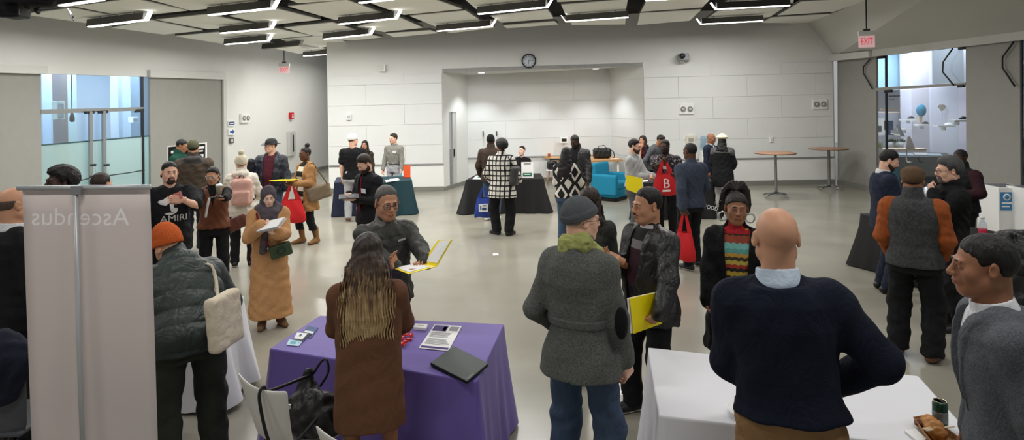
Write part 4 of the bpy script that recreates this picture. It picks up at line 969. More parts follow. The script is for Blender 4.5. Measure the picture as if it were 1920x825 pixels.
# ================================================================ WHO IS IN THE ROOM
blk = cloth('black_cotton', (20, 20, 22)); blk2 = cloth('black_wool', (26, 26, 28), bump=.4); blkp = cloth('black_trousers_cloth', (23, 23, 25))
suitb = cloth('black_suit_cloth', (22, 22, 25), rough=.8); navys = cloth('navy_suit_cloth', (36, 42, 58)); navyk = cloth('navy_knit', (19, 24, 40), bump=.4, bscale=180)
jean = cloth('blue_denim', (62, 80, 102), noise=.25, nscale=12); jeand = cloth('dark_denim', (42, 50, 66), noise=.2); khaki = cloth('khaki_twill', (140, 108, 72))
leathb = mat('black_leather', (24, 24, 25), .42, fold=.4, bump=.35, bscale=45, spec=.5); brleath = mat('brown_leather', (92, 56, 38), .5, bump=.2, bscale=60)
shoeb = mat('black_shoe', (22, 22, 23), .45); shoebr = mat('brown_shoe', (96, 62, 42), .5); solew = mat('white_sole', (225, 224, 220), .6); shoew = mat('white_shoe', (222, 220, 216), .6)
maroon = cloth('maroon_knit', (72, 26, 36)); whites = cloth('white_shirt_cloth', (225, 226, 228)); lblue = cloth('pale_blue_shirt', (205, 220, 236))
camel = cloth('camel_wool', (158, 116, 74), bump=.3); cream = cloth('cream_nylon', (212, 204, 190), rough=.6); lgrey = cloth('light_grey_chino', (172, 172, 176))
grey = cloth('mid_grey_wool', (86, 88, 92)); dgreen = mat('dark_green_nylon', (40, 50, 47), .5, fold=.4, noise=.1, bump=.25, bscale=25, spec=.4); olive = cloth('olive_cap', (78, 78, 58)); brj = cloth('dark_brown_cloth', (62, 50, 42))
H_beard = hairm('beard', (58, 44, 37))
yellow = mat('yellow_card', (255, 232, 8), .5)
def plaid(name):
    m = mat(name, (225, 222, 214), .95); nt, b, N, L = nodes(m); tc = N('ShaderNodeTexCoord'); sp = N('ShaderNodeSeparateXYZ'); L(tc.outputs['Object'], sp.inputs[0])
    x = mathn(nt, 'ADD', sp.outputs[0], mathn(nt, 'MULTIPLY', sp.outputs[1], -.6)); fs = []
    for v, f in ((x, 11.2), (sp.outputs[2], 11.2)): fs.append(mathn(nt, 'LESS_THAN', mathn(nt, 'FRACT', mathn(nt, 'MULTIPLY', v, f)), .30))
    L(ramp(nt, mathn(nt, 'MULTIPLY', mathn(nt, 'ADD', fs[0], fs[1]), .5), [(0, (216, 212, 204)), (.3, (46, 43, 42)), (.8, (18, 17, 17))], 'CONSTANT'), b.inputs['Base Color']); return m
def stripes(name, cols, period, axis=2, off=0.0):
    m = mat(name, cols[0][1], .9); nt, b, N, L = nodes(m); tc = N('ShaderNodeTexCoord'); sp = N('ShaderNodeSeparateXYZ'); L(tc.outputs['Object'], sp.inputs[0])
    L(ramp(nt, mathn(nt, 'FRACT', mathn(nt, 'ADD', mathn(nt, 'MULTIPLY', sp.outputs[axis], 1 / period), off)), cols, 'CONSTANT'), b.inputs['Base Color']); return m
def floral(name, base, cols, scale):
    m = mat(name, base, .9); nt, b, N, L = nodes(m); tc = N('ShaderNodeTexCoord'); v = N('ShaderNodeTexVoronoi'); v.inputs['Scale'].default_value = scale; L(tc.outputs['Object'], v.inputs['Vector'])
    n = N('ShaderNodeTexNoise'); n.inputs['Scale'].default_value = scale * .8; L(tc.outputs['Object'], n.inputs['Vector'])
    sel = mathn(nt, 'LESS_THAN', v.outputs['Distance'], .36); mx = N('ShaderNodeMix'); mx.data_type = 'RGBA'; L(sel, mx.inputs[0]); mx.inputs[6].default_value = lin(base) + (1,)
    L(ramp(nt, n.outputs['Fac'], [(0, cols[0]), (.42, cols[1]), (.5, cols[2]), (.58, cols[3])], 'CONSTANT'), mx.inputs[7]); L(mx.outputs[2], b.inputs['Base Color']); return m
def heather(name, a, c, scale=220):
    m = mat(name, a, .95, bump=.35, bscale=200, fold=.22); nt, b, N, L = nodes(m); tc = N('ShaderNodeTexCoord'); n = N('ShaderNodeTexNoise'); n.inputs['Scale'].default_value = scale; n.inputs['Detail'].default_value = 2; L(tc.outputs['Object'], n.inputs['Vector'])
    L(ramp(nt, n.outputs['Fac'], [(.35, a), (.65, c)]), b.inputs['Base Color']); return m
L_ = lambda t: t
PP = {}
def person(key, *a, **k): PP[key] = Person(*a, **k); return PP[key]
BALDLINE = ((-.11, -.055), (-.04, -.05), (-.012, .0), (.03, .03), (.075, .062))
# ---- far left group
P = person('fringe', 'balding man in black suit and white collar at left edge, partly behind the banner', 25, 352, 262, 112, sk='tan', bw=1.05, belly=.03)
P.body().hair(hairm('fringe_grey', (88, 74, 64)), bald=.034, t=.004); P.top('suit_jacket', suitb, t=.028, hem=.80, open_=(1.05, 1.5, .01, .075), lapel=.05); P.collarpart(whites, V=.015); P.top('shirt', whites, t=.006, sl=None, hem=.95, wr=.002); P.pants(suitb); P.shoes(shoeb)
P = person('curly', 'dark-skinned person with short curly black hair looking left above the banner', 114, 316, 202, -70, sk='dark')
P.body().hair(H_black, t=.016, vol=.02, curl=.006); P.top('jacket', cloth('charcoal_jacket', (50, 52, 56)), hem=.85); P.pants(blkp); P.shoes(shoeb)
P = person('parted', 'person with smooth dark brown hair, only the crown showing over the banner', 190, 325, 178, 140, sk='light')
P.body(brow=H_brown).hair(H_brown, t=.014, part=.02); P.top('jacket', cloth('slate_jacket', (66, 70, 78)), hem=.85); P.pants(blkp); P.shoes(shoeb)
P = person('tee', 'man in black graphic t-shirt with dark hair tied back, facing us behind the orange beanie', 317, 303, 165, 8, sk='light', bw=1.14, belly=.02, head=(-4, 6, 0),
           R=dict(to=(.34, .10, .88)), L=dict(to=('px', 342, 374, 172), f=(.95, .1, .12), n=(.0, -1, .15), curl=38, pole=(-.8, -.2, -.7)))
P.body(fore=True).hair(H_black, t=.006, bun=(.0, -.12, .015, .04), sub=lambda g: g.rc((.02, -.12, .0), (.05, -.12, -.06), .03, .022, .02)).beard(H_beard, t=.004, full=False).stache(H_beard)
tee = P.top('t_shirt', cloth('black_tee', (24, 24, 26)), t=.026, hem=.83, sl='elbow', ts=.03, collar=None, wr=.007, flare=.01); P.pants(blkp); P.shoes(shoeb)
wprint = mat('white_print', (205, 205, 202), .8)
P.decal('lettering', tee, 'AMIRI', .10, wprint, -.02, 1.13, width=.27)
def blob(cx, cz, rx, rz, n=9, w=.25, ph=0): return [(cx + rx * (1 + w * math.sin(3 * a + ph)) * math.cos(a), cz + rz * (1 + w * math.sin(4 * a + ph)) * math.sin(a)) for a in np.linspace(0, 6.283, n + 1)[:-1]]
P.decal('print', tee, '', 0, wprint, 0, 1.27, polys=[blob(-.07, .045, .07, .03, ph=1), blob(.08, .055, .075, .032, ph=2), blob(.0, .085, .07, .03, ph=3), blob(0, -.0, .022, .07, w=.1), blob(.03, -.05, .03, .03), blob(-.02, -.085, .05, .014)])
P = person('browncoat', 'man in olive cap and dark brown hooded jacket seen from behind at the poster', 362, 262, 113, 172, hat=.02, sk='tan', bw=1.18, R=dict(to=(.25, .28, 1.05)))
P.body().hair(H_black, t=.006).cap(olive); P.top('jacket', cloth('brown_duck', (70, 60, 50)), t=.04, hem=.80, hood=False, collar='stand', flare=.02, wr=.009, ts=.03)
P.top('hood', cloth('grey_hood', (62, 62, 62)), t=.045, hem=1.40, sl=None, hood=True, wr=.006, ztop=1.47); P.pants(cloth('navy_work_trousers', (40, 42, 54)), fit=.04, ankle=.085); P.shoes(shoeb)
P = person('green', 'man in green jacket looking down behind the olive-capped man', 336, 261, 98, 60, sk='brown', head=(-10, 20, 0))
P.body().hair(H_black, t=.008); P.top('jacket', cloth('bottle_green', (20, 62, 50)), hem=.82, collar='stand'); P.pants(blkp); P.shoes(shoeb)
P = person('vest', 'woman with glasses in rust-brown vest over black turtleneck, holding a coffee cup', 400, 313, 145, -8, sk='olive', fem=True, head=(10, 12, 0), bw=1.1,
           R=dict(to=('px', 371, 380, 160), f=(.55, .5, -.55), n=(0, -.1, -1), curl=14, spread=.6), L=dict(to=('px', 416, 386, 163), f=(.8, .45, .1), n=(.1, .2, 1), curl=42))
P.body(brow=H_black).hair(H_black, t=.010, tail=1, bun=(-.03, -.10, -.02, .04), part=.015).glasses(M_white); P.top('turtleneck', blk, t=.012, hem=.90, collar='turtle', wr=.004)
P.top('vest', mat('rust_vest', (104, 58, 34), .8, bump=.3, bscale=40), t=.032, hem=.90, sl=None, V=(1.22, .075), wr=.006, ztop=1.44); P.pants(blkp); P.shoes(shoeb)
P = person('pompom', 'woman in cream parka and knitted pompom beanie seen from behind', 452, 283, 125, 172, hat=.075, sk='light', fem=True, bw=1.15, head=(-8, 0, 0), feet=[(.13, -.02, 12), (-.12, .02, -5)], R=dict(to=(.2, .3, 1.05)), L=dict(to=(-.24, .25, 1.0)))
P.body().hair(H_black, t=.006, line=((-.11, -.09), (.075, .06))).beanie(cloth('cream_knit', (206, 196, 172), bump=.7, bscale=120), t=.018, pom=.016); P.top('parka', cream, t=.042, hem=.80, hood=True, collar='stand', ts=.03, wr=.009, flare=.025, bust=False); P.pants(blkp, fit=.015); P.shoes(shoeb, solew)
P = person('fedora', 'man in black fedora and navy hooded parka pointing left beside the wall', 508, 257, 103, -22, hat=.045, sk='light', bw=1.18, belly=.05, head=(40, 0, 0), R=dict(to=('px', 471, 303, 105), f=(.95, .25, .1), n=(0, 0, -1), curl=20, pole=(.3, -.4, -1)), L=dict(to=(-.32, .10, .85)))
P.body(brow=H_mid).hair(H_mid, t=.004).fedora(mat('black_felt', (30, 31, 33), .8), M_black); P.top('parka', mat('navy_nylon', (24, 29, 40), .55, fold=.4, bump=.2, bscale=30), t=.048, hem=.82, open_=(.78, 1.5, .08, .10), hood=True, ts=.032, wr=.010, flare=.02)
P.top('shirt', maroon, t=.02, hem=.86, sl=None, wr=.004); P.pants(jean); P.shoes(shoeb)
P = person('bun', 'woman in camel coat and striped sweater, hair in a high bun, tan boots', 573, 271, 108, -58, hat=.05, sk='deep', fem=True, bw=1.08, head=(0, 4, 0), feet=[(.12, .06, 10), (-.12, -.08, -12)],
           L=dict(to=('px', 552, 345, 111), f=(.5, .8, .1), n=(.9, 0, .3), curl=50), R=dict(to=(.12, .30, 1.12), f=(-.3, .9, .2), n=(-.4, 0, 1), curl=45))
P.body(brow=H_black).hair(H_black, t=.008, bun=(0, -.06, .15, .045), curl=.003); P.top('coat', camel, t=.040, hem=.62, straight=.7, open_=(.55, 1.5, .13, .09), flare=.05, ts=.022, wr=.008); P.top('sweater', stripes('striped_knit', [(0, (24, 23, 24)), (.55, (212, 206, 190))], .17, off=.1), t=.018, hem=.80, sl=None, wr=.003); P.pants(blkp, fit=.008, hem=.25); P.shoes(cloth('tan_suede', (134, 98, 60)), shoebr, boot=.17)
hij = cloth('mauve_grey_scarf', (84, 76, 82), noise=.08); jil = cloth('sand_dress_cloth', (190, 142, 96), noise=.06)
P = person('hijab', 'woman in long sand-coloured dress and mauve-grey headscarf reading papers', 503, 345, 173, 8, hat=.016, sk='pale', fem=True, bw=1.1, head=(2, 20, 2), feet=[(.10, .02, 15), (-.12, .03, -10)],
           R=dict(to=('px', 489, 424, 180), f=(-.75, .6, .2), n=(-.2, .5, 1), curl=45), L=dict(to=('px', 520, 437, 180), f=(.8, .5, .1), n=(.1, 0, 1), curl=40))
P.body(brow=H_brown)
P.top('dress', jil, t=.035, hem=.13, flare=.06, ts=.034, wr=.007, lam=.12, cuff=.05, bust=True, straight=.8)
def hijab(P):
    hc, R, hs = P.hc, P.hR, P.hs; lo = np.minimum(hc - .2, P.U((-.22, -.2, .92))); hi = np.maximum(hc + .2, P.U((.22, .26, 1.5))); g = G(lo, hi, P.hv * 1.3)
    g.el(hc + R @ np.array((0, -.014, .026)), (.092, .112, .104), 0, R=R); g.rc(hc + R @ np.array((0, 0, -.07)), P.U((0, .0, 1.47)), .088, .10, .05); g.rc(P.U((-.1, -.01, 1.44)), P.U((.1, -.01, 1.44)), .085, .085, .05)
    g.rc(P.U((.05, .09, 1.42)), P.U((.07, .165, 1.20)), .065, .04, .04); g.rc(P.U((.07, .165, 1.20)), P.U((.10, .175, .98)), .04, .045, .02); g.rc(P.U((-.05, .09, 1.42)), P.U((-.02, .15, 1.28)), .06, .03, .04)
    g.wrinkle(.006, .05, 11, zs=.8)
    def face(X, Y, Z):
        x, y, z = [(R[0, i] * (X - hc[0]) + R[1, i] * (Y - hc[1]) + R[2, i] * (Z - hc[2])) for i in range(3)]
        return np.maximum((np.sqrt((x / .058) ** 2 + ((z + .022) / .088) ** 2) - 1) * .06, .01 - y)
    g.op(face, hc - .2, hc + .2, .01, 'cut'); V, Q = g.mesh(); P.put('headscarf', [(V, Q, 0)], [hij])
hijab(P); P.shoes(cloth('tan_suede_boot', (112, 84, 60)), shoebr, boot=.06)
P = person('orange', 'person bending away in dark green puffer jacket and orange beanie beside the banner', 314, 433, 268, -165, hat=.02, H=1.70, sk='tan', bw=1.45, hs=1.0, lean=(46, 3), head=(-18, 38, 0), feet=[(.15, .05, 15), (-.16, -.05, -12)], R=dict(to=(.30, .55, 1.02)), L=dict(to=(-.2, .55, 1.02)))
P.body().beanie(cloth('orange_knit', (196, 92, 42), bump=.6, bscale=150), t=.016, slouch=.04)
PUF = P.top('puffer_jacket', dgreen, t=.055, hem=.86, collar='stand', ts=.040, quilt=.13, wr=.004, lam=.12, flare=.02, up_=2.0, hood=True); P.pants(cloth('dark_green_trousers', (48, 52, 44)), fit=.04, ankle=.085, wr=.010, lam=.13); P.shoes(shoeb)
# ---- table at the back left
P = person('whitecap', 'man in white cap, black t-shirt and grey trousers seen from behind', 661, 250, 91, 168, hat=.02, sk='light', bw=1.08, head=(38, 0, 0), feet=[(.12, 0, 12), (-.12, .04, -8)])
P.body(fore=True).hair(H_mid, t=.004).cap(cloth('white_cap_cloth', (226, 222, 214))); P.top('t_shirt', blk, t=.022, hem=.86, sl='short', ts=.022); P.pants(lgrey, fit=.03); P.shoes(shoebr, solew)
P = person('longblack', 'smiling woman with long black hair and dark jacket behind the white-capped man', 684, 264, 78, -10, sk='olive', fem=True, head=(5, 0, 0))
P.body().longhair(H_black, zend=1.22, w=.085, front=True); P.top('jacket', brj, t=.02, hem=.84, V=(1.25, .06)); P.pants(blkp); P.shoes(shoeb)
P = person('greyshirt', 'man in sage-grey shirt standing behind the teal table against the wall', 738, 251, 78, -28, sk='light', bw=.98, head=(22, 4, 0), R=dict(to=(.24, .14, .86)), L=dict(to=(-.26, .12, .85)))
P.body(brow=H_brown).hair(H_brown, t=.014, top=.01); P.top('shirt', heather('sage_shirt', (122, 120, 112), (140, 138, 128)), t=.014, hem=.95, ts=.016, wr=.005); P.collarpart(cloth('sage_collar', (130, 128, 120))); P.pants(lgrey, belt=M_black); P.shoes(shoebr); P.tagsticker(-.09, 1.31, off=.15)
P = person('tablet', 'bearded man in black suit looking down at a dark tablet', 690, 288, 138, -52, sk='light', head=(0, 30, 0), L=dict(to=('px', 668, 374, 143), f=(.3, .95, .1), n=(.3, 0, 1), curl=30), R=dict(to=('px', 654, 363, 141), f=(-.6, .7, -.2), n=(0, -.1, -1), curl=35))
P.body(brow=H_brown).hair(H_brown, t=.014, top=.012).beard(H_brown, t=.011); P.top('suit_jacket', suitb, t=.026, hem=.80, open_=(1.02, 1.5, .005, .06), lapel=.055); P.collarpart(blk); P.top('shirt', blk2, t=.008, hem=.9, sl=None, wr=.002)
P.mb('necktie', lambda m: m.prism([(.022, .16, 1.0), (0, .16, .96), (-.022, .16, 1.0), (-.012, .115, 1.44), (.012, .115, 1.44)], (0, .008, 0)), [cloth('maroon_tie', (110, 28, 42))], 'chest'); P.pants(suitb); P.shoes(shoeb); P.tagsticker(-.10, 1.26, off=.165)
# ---- purple table
P = person('folderman', 'grey-haired man with glasses in dark quilted jacket, holding an open yellow folder', 722, 357, 229, 14, sk='olive', bw=1.14, belly=.03, hs=1.18, head=(-6, 12, 0),
           R=dict(to=('px', 742, 500, 250), f=(.35, .35, .85), n=(-.5, .7, 0), curl=16, pole=(.9, -.4, -.8), spread=.5), L=dict(to=('px', 806, 500, 248), f=(.65, .6, -.2), n=(.3, -.2, .9), curl=42, pole=(-.8, -.5, -.6)))
P.body(brow=H_salt).hair(hairm('short_grey', (84, 80, 77)), t=.006, line=((-.11, -.085), (-.045, -.07), (-.032, -.005), (-.015, .016), (.004, .004), (.018, -.002), (.036, .052), (.074, .088))).glasses(M_dsteel); P.top('jacket', mat('olive_grey_nylon', (54, 55, 50), .6, fold=.4, bump=.2, bscale=35), t=.034, hem=.82, collar='stand', ts=.026, quilt=.085, wr=.007, seams=(0.0,), up_=.7)
P.top('collar_lining', cloth('grey_fleece', (120, 118, 114)), t=.024, hem=1.40, sl=None, collar='stand', up_=.9, wr=0); P.pants(jeand); P.shoes(shoeb)
P.mb('chest_logo', lambda m: m.prism([(-.06, .172, 1.335), (-.125, .165, 1.345), (-.125, .165, 1.362), (-.06, .172, 1.352)], (0, .003, 0)), [mat('grey_logo', (170, 170, 168), .6)], 'chest')
ombre = mat('ombre_hair', (120, 90, 60), .5, bump=.9, bscale=60, stretch=(1, 1, .12), spec=.4)
nt, b, N, L = nodes(ombre); tc = N('ShaderNodeTexCoord'); sp = N('ShaderNodeSeparateXYZ'); L(tc.outputs['Object'], sp.inputs[0]); nz = N('ShaderNodeTexNoise'); nz.inputs['Scale'].default_value = 55; mp = N('ShaderNodeMapping'); mp.inputs['Scale'].default_value = (1, 1, .08); L(tc.outputs['Object'], mp.inputs[0]); L(mp.outputs[0], nz.inputs['Vector'])
f_ = mathn(nt, 'ADD', mathn(nt, 'MULTIPLY_ADD', sp.outputs[2], -1.75), mathn(nt, 'MULTIPLY', nz.outputs['Fac'], .9)); f_.node.inputs[0].links[0].from_node.inputs[2].default_value = 2.46
L(ramp(nt, f_, [(.05, (38, 30, 26)), (.42, (74, 56, 42)), (.62, (146, 118, 82)), (.9, (204, 178, 132))]), b.inputs['Base Color'])
P = person('ombre', 'woman with very long dark-to-blonde hair in brown coat, back turned, at the purple table', 688, 442, 330, 176, sk='brown', fem=True, bw=1.12, head=(6, 10, 0), R=dict(to=(.12, .34, 1.02), pole=(.9, -.4, -.5)), L=dict(to=(-.12, .34, 1.02), pole=(-.9, -.4, -.5)))
P.body(legs=True, brow=H_brown); P.top('coat', cloth('brown_wool_coat', (104, 70, 50), bump=.25, bscale=150), t=.030, hem=.60, flare=.02, ts=.026, wr=.004, lam=.14, bust=False, straight=.9)
P.longhair(ombre, zend=1.10, w=.145, wend=.13, back=.145, curl=.006, lam=.06, t=.016, n=22); P.shoes(cloth('brown_boot', (84, 56, 40)), boot=.2)
# ---- black table, centre back
P = person('beaniebrown', 'person in dark brown jacket and black beanie, behind the plaid-coated woman', 920, 252, 92, 168, hat=.015, sk='dark', L=dict(to=(-.27, .16, .92)))
P.body().beanie(blk2, t=.010, cuff=False); P.top('jacket', brj, t=.035, hem=.80, collar='stand', ts=.024); P.pants(jean); P.shoes(shoew, solew)
P = person('plaid', 'woman in black-and-white plaid coat and black trousers, seen from behind', 940, 262, 104, 164, sk='brown', fem=True, bw=1.25, head=(-45, 0, 0), feet=[(.12, .0, 20), (-.12, .05, -60)], L=dict(to=(-.26, .16, .98)), R=dict(to=(.26, .2, .98)))
P.body().hair(H_black, t=.016, vol=.022, curl=.006, line=((-.11, -.07), (-.03, -.05), (.03, .03), (.075, .06))); P.top('coat', plaid('black_white_plaid'), t=.036, hem=.70, straight=.7, flare=.05, ts=.032, collar='stand', wr=.008, bust=False); P.pants(blkp, fit=.045, ankle=.085, wr=.008); P.shoes(shoeb)
P = person('seated', 'woman in black top with pulled-back hair seated behind the black table', 978, 274, 75.5, -14, sk='pale', fem=True, seat=True, head=(14, -4, 0), R=dict(to=(.16, .30, 1.12)), L=dict(to=(-.16, .30, 1.12)))
P.body(brow=H_brown).hair(H_brown, t=.007, bun=(0, -.11, .02, .03)); P.top('top', blk, t=.014, hem=.92, sl='long'); P.pants(blkp); P.shoes(shoew)
geo = mat('diamond_knit', (20, 20, 22), .95); nt, b, N, L = nodes(geo); tc = N('ShaderNodeTexCoord'); sp = N('ShaderNodeSeparateXYZ'); L(tc.outputs['Object'], sp.inputs[0])
dx = mathn(nt, 'PINGPONG', sp.outputs[0], .11); dz = mathn(nt, 'PINGPONG', mathn(nt, 'MULTIPLY', sp.outputs[2], .62), .11); s_ = mathn(nt, 'ADD', dx, dz)
L(ramp(nt, mathn(nt, 'MULTIPLY', s_, 4.5), [(0, (206, 200, 190)), (.28, (20, 20, 22)), (.55, (206, 200, 190)), (.72, (20, 20, 22))], 'CONSTANT'), b.inputs['Base Color'])
P = person('diamond', 'woman with long black hair in black-and-cream diamond sweater and jeans', 1062, 277, 115, 160, sk='tan', fem=True, bw=1.15, R=dict(to=(.16, .32, 1.02)), L=dict(to=(-.16, .3, 1.02)))
P.body().longhair(H_black, zend=1.16, w=.12, curl=.005, back=.13); P.top('sweater', geo, t=.032, hem=.88, ts=.034, flare=0, bust=False); P.pants(jean); P.shoes(shoew)
P = person('blackjacket', 'dark-skinned man in black leather jacket looking down, facing the diamond sweater', 1080, 252, 97, -18, sk='dark', bw=1.12, head=(8, 26, 0), R=dict(to=(.2, .3, 1.02)), L=dict(to=(-.28, .14, .86)))
P.body().hair(H_black, t=.006).beard(H_black, t=.006); P.top('jacket', leathb, t=.036, hem=.84, ts=.028, open_=(1.0, 1.5, .03, .08), collar='stand'); P.top('shirt', blk2, t=.012, hem=.88, sl=None, wr=.002); P.pants(khaki); P.shoes(shoebr)
# ---- middle foreground
P = person('greycoat', 'man in grey herringbone coat and grey beanie, back turned, in the middle foreground', 1084, 365, 330, 158, hat=.018, sk='light', bw=.94, sw=.152, head=(42, 4, 0), hs=.95, feet=[(.14, .0, 12), (-.14, .03, -10)], R=dict(to=(.235, .08, .84), curl=40), L=dict(to=(-.21, .14, .98), pole=(-.5, -.9, -.3)))
P.body(brow=H_grey).hair(H_grey, t=.003).beanie(cloth('grey_knit', (92, 95, 98), bump=.6, bscale=160), t=.012).glasses(M_blackp)
P.top('coat', heather('grey_herringbone', (74, 76, 73), (106, 108, 103), 160), t=.030, hem=.80, flare=.04, ts=.016, wr=.005, lam=.13, collar='stand', up_=.5, waist=.01, seams=(0,))
g = G(P.neck - .2, P.neck + .2, P.gv * .8); nk = P.neck
for q in (0, 1): g.rc(nk + [-.05, -.05, .012 + .03 * q], nk + [.05, -.045, .03 + .03 * q], .04, .04, .02); g.rc(nk + [.05, -.045, .03 + .03 * q], nk + [.085, .07, -.03], .036, .03, .02); g.rc(nk + [-.05, -.05, .012 + .03 * q], nk + [-.07, .05, -.01], .036, .03, .02)
g.wrinkle(.006, .03, 5); V, Q = g.mesh(); P.put('scarf', [(V, Q, 0)], [cloth('lime_scarf', (168, 172, 104))])
a = P.arms['R']; g = G(a['E'] - .16, a['E'] + .16, P.gv * .8); g.el(a['E'] + [.035, -.045, .0], (.036, .036, .085)); V, Q = g.mesh(); P.put('elbow_patch', [(V, Q, 0)], [blk]); P.pants(cloth('blue_jeans', (66, 82, 104), noise=.3, nscale=8), fit=.035, ankle=.08, wr=.009); P.shoes(shoebr)
g = G((-.3, -.3, .98), (.3, .3, 1.16), P.gv); P.loft(g, .0365, 1.12, 1.07, .03, waist=.01); V, Q = g.mesh(); P.put('half_belt', [(V, Q, 0)], [MATS['grey_herringbone']])
P = person('hiddenwoman', 'long-haired woman in dark knit and black boots, mostly hidden by the grey coat', 1106, 353, 222, -18, sk='pale', fem=True, head=(10, 6, 0), feet=[(.10, .0, 10), (-.15, .06, -10)])
P.body(brow=H_brown).longhair(H_brown, zend=1.12, w=.10, front=True, part=0, curl=.006); P.top('sweater', heather('dark_moss_knit', (42, 44, 40), (58, 60, 54), 60), t=.026, hem=.82, ts=.024, collar='turtle', up_=.5); P.pants(blkp, fit=.01); P.shoes(shoeb, boot=.10)
P = person('leather', 'man in black leather coat with a yellow folder under his arm, gesturing', 1217, 360, 250, -52, sk='olive', bw=1.18, belly=.05, hs=1.14, head=(6, 6, 0), feet=[(.13, .12, 5), (-.13, -.04, -15)],
           R=dict(to=('px', 1163, 488, 256), f=(.5, .7, .35), n=(-.5, .2, .85), curl=22, spread=.6, pole=(.6, -.6, -.7)), L=dict(to=('px', 1236, 604, 278), f=(.55, .45, -.7), n=(.75, -.2, .2), curl=42, pole=(-.8, -.7, -.3)))
P.body().hair(H_black, t=.008, line=((-.11, -.085), (-.045, -.07), (-.032, -.005), (-.015, .016), (.004, .004), (.02, .0), (.038, .055), (.075, .082))).stache(H_black); 
P.top('leather_coat', leathb, t=.042, hem=.76, ts=.034, flare=.03, open_=(.72, 1.5, .075, .085), lapel=.06, wr=.010, lam=.12)
P.top('shirt', stripes('maroon_band_knit', [(0, (52, 24, 32)), (.42, (120, 118, 120)), (.52, (28, 26, 28)), (.66, (200, 198, 196)), (.70, (28, 26, 28))], .62, off=-.62), t=.018, hem=.82, sl=None, wr=.003, collar='turtle', up_=.35); P.pants(blkp, fit=.035, ankle=.08); P.shoes(shoeb, solew)
# ---- centre right group
flor = floral('floral_shirt', (24, 24, 30), ((150, 120, 120), (60, 56, 84), (170, 160, 160), (120, 60, 66)), 34)
P = person('floral', 'dark-skinned man with glasses in dark floral shirt holding up a red bag', 1247, 262, 108, -12, sk='dark', bw=1.22, belly=.04, head=(4, 6, 0), R=dict(to=('px', 1243, 306, 112), f=(-.25, .35, .85), n=(-.3, -.9, 0), curl=55, pole=(.9, -.3, -.8)), L=dict(to=('px', 1268, 329, 112), f=(.8, .5, .1), n=(.2, -.8, .3), curl=45))
P.body(fore=True).hair(H_black, t=.008).beard(H_black, t=.010).glasses(M_blackp); P.top('shirt', flor, t=.028, hem=.84, sl='elbow', ts=.026, V=(1.38, .05)); P.pants(blkp); P.shoes(shoeb); P.tagsticker(-.04, 1.27, off=.185)
P = person('pocketshirt', 'bearded man in light grey shirt, yellow folder tucked under his arm', 1187, 261, 110, 72, sk='light', bw=1.05, head=(-4, 10, 0), R=dict(to=('px', 1213, 331, 111), f=(-.25, .95, 0), n=(-.6, 0, -.6), curl=35), L=dict(to=(-.1, .35, 1.1)))
P.body(brow=H_black).hair(H_black, t=.012).beard(H_beard, t=.005).glasses(M_blackp); P.top('shirt', heather('light_grey_shirt', (158, 158, 156), (178, 178, 176), 120), t=.022, hem=.93, ts=.026, wr=.008); P.collarpart(cloth('light_grey_collar', (176, 176, 174))); P.pants(cloth('grey_trousers', (92, 93, 94)), fit=.03, belt=M_black); P.shoes(shoebr)
P = person('curlywoman', 'woman with long curly dark hair in maroon top, hand at her mouth', 1205, 255, 79, -12, sk='tan', fem=True, head=(20, 0, 0), R=dict(to=(.02, .17, 1.46), f=(-.3, .1, .9), n=(0, -1, 0), curl=60))
P.body().longhair(hairm('dark_curly', (40, 28, 24)), zend=1.25, w=.11, front=True, curl=.014, lam=.045); P.top('cardigan', blk, t=.024, hem=.80, open_=(.78, 1.5, .06, .07)); P.top('top', maroon, t=.010, hem=.84, sl=None, wr=.003); P.pants(blkp); P.shoes(shoeb)
P = person('greyback', 'person in plain grey jacket bent forward behind the floral-shirted man', 1240, 272, 84, 62, H=1.70, sk='brown', bw=1.15, lean=(32, 0), head=(0, 25, 0))
P.body().hair(H_black, t=.010); P.top('jacket', grey, t=.03, hem=.84); P.pants(blkp); P.shoes(shoeb)
P = person('bluesweater', 'man in slate-blue sweater holding a red bag low at his side', 1294, 268, 133, -138, sk='deep', bw=1.12, belly=.05, head=(0, 0, 0), feet=[(.13, .08, 12), (-.12, -.04, -10)], L=dict(to=('px', 1281, 393, 137), f=(.1, .05, -1), n=(.9, .2, 0), curl=60), R=dict(to=(.25, .2, .95)))
P.body().hair(H_black, t=.004, line=((-.11, -.085), (-.045, -.07), (-.032, -.005), (-.015, .016), (.004, .004), (.02, .01), (.038, .06), (.07, .09))); P.top('sweater', heather('slate_blue_knit', (44, 52, 66), (66, 74, 90), 90), t=.026, hem=.86, ts=.026, collar='turtle', up_=.3); P.pants(cloth('black_jeans', (24, 25, 29)), fit=.03); P.shoes(shoeb, solew)
P = person('baldsuit', 'bald man in dark navy suit in profile beside the white beret', 1331, 250, 84, 66, sk='brown', bw=1.1, head=(0, 14, 0))
P.body(); P.top('suit_jacket', navys, t=.026, hem=.82, open_=(1.05, 1.5, .01, .06), lapel=.05); P.collarpart(whites); P.top('shirt', whites, t=.006, hem=.95, sl=None, wr=0); P.pants(navys); P.shoes(shoeb)
P = person('beret', 'woman in cream beret and black coat with grey fur shoulders, seen from behind', 1354, 252, 88, 172, hat=.03, sk='brown', fem=True, bw=1.25, R=dict(to=(.2, .25, 1.0)), L=dict(to=(-.2, .25, 1.02)))
P.body(legs=True).longhair(H_black, zend=1.33, w=.115, back=.16, curl=.006); g = P.hgrid((-.16, -.18, 0), (.16, .16, .2)); g.el((0, -.03, .088), (.138, .142, .052)); g.rc((0, -.02, .06), (0, -.02, .10), .085, .08, .02); g.rc((0, -.03, .14), (0, -.03, .158), .006, .005); P.hput('beret', g, cloth('cream_felt', (224, 214, 190)))
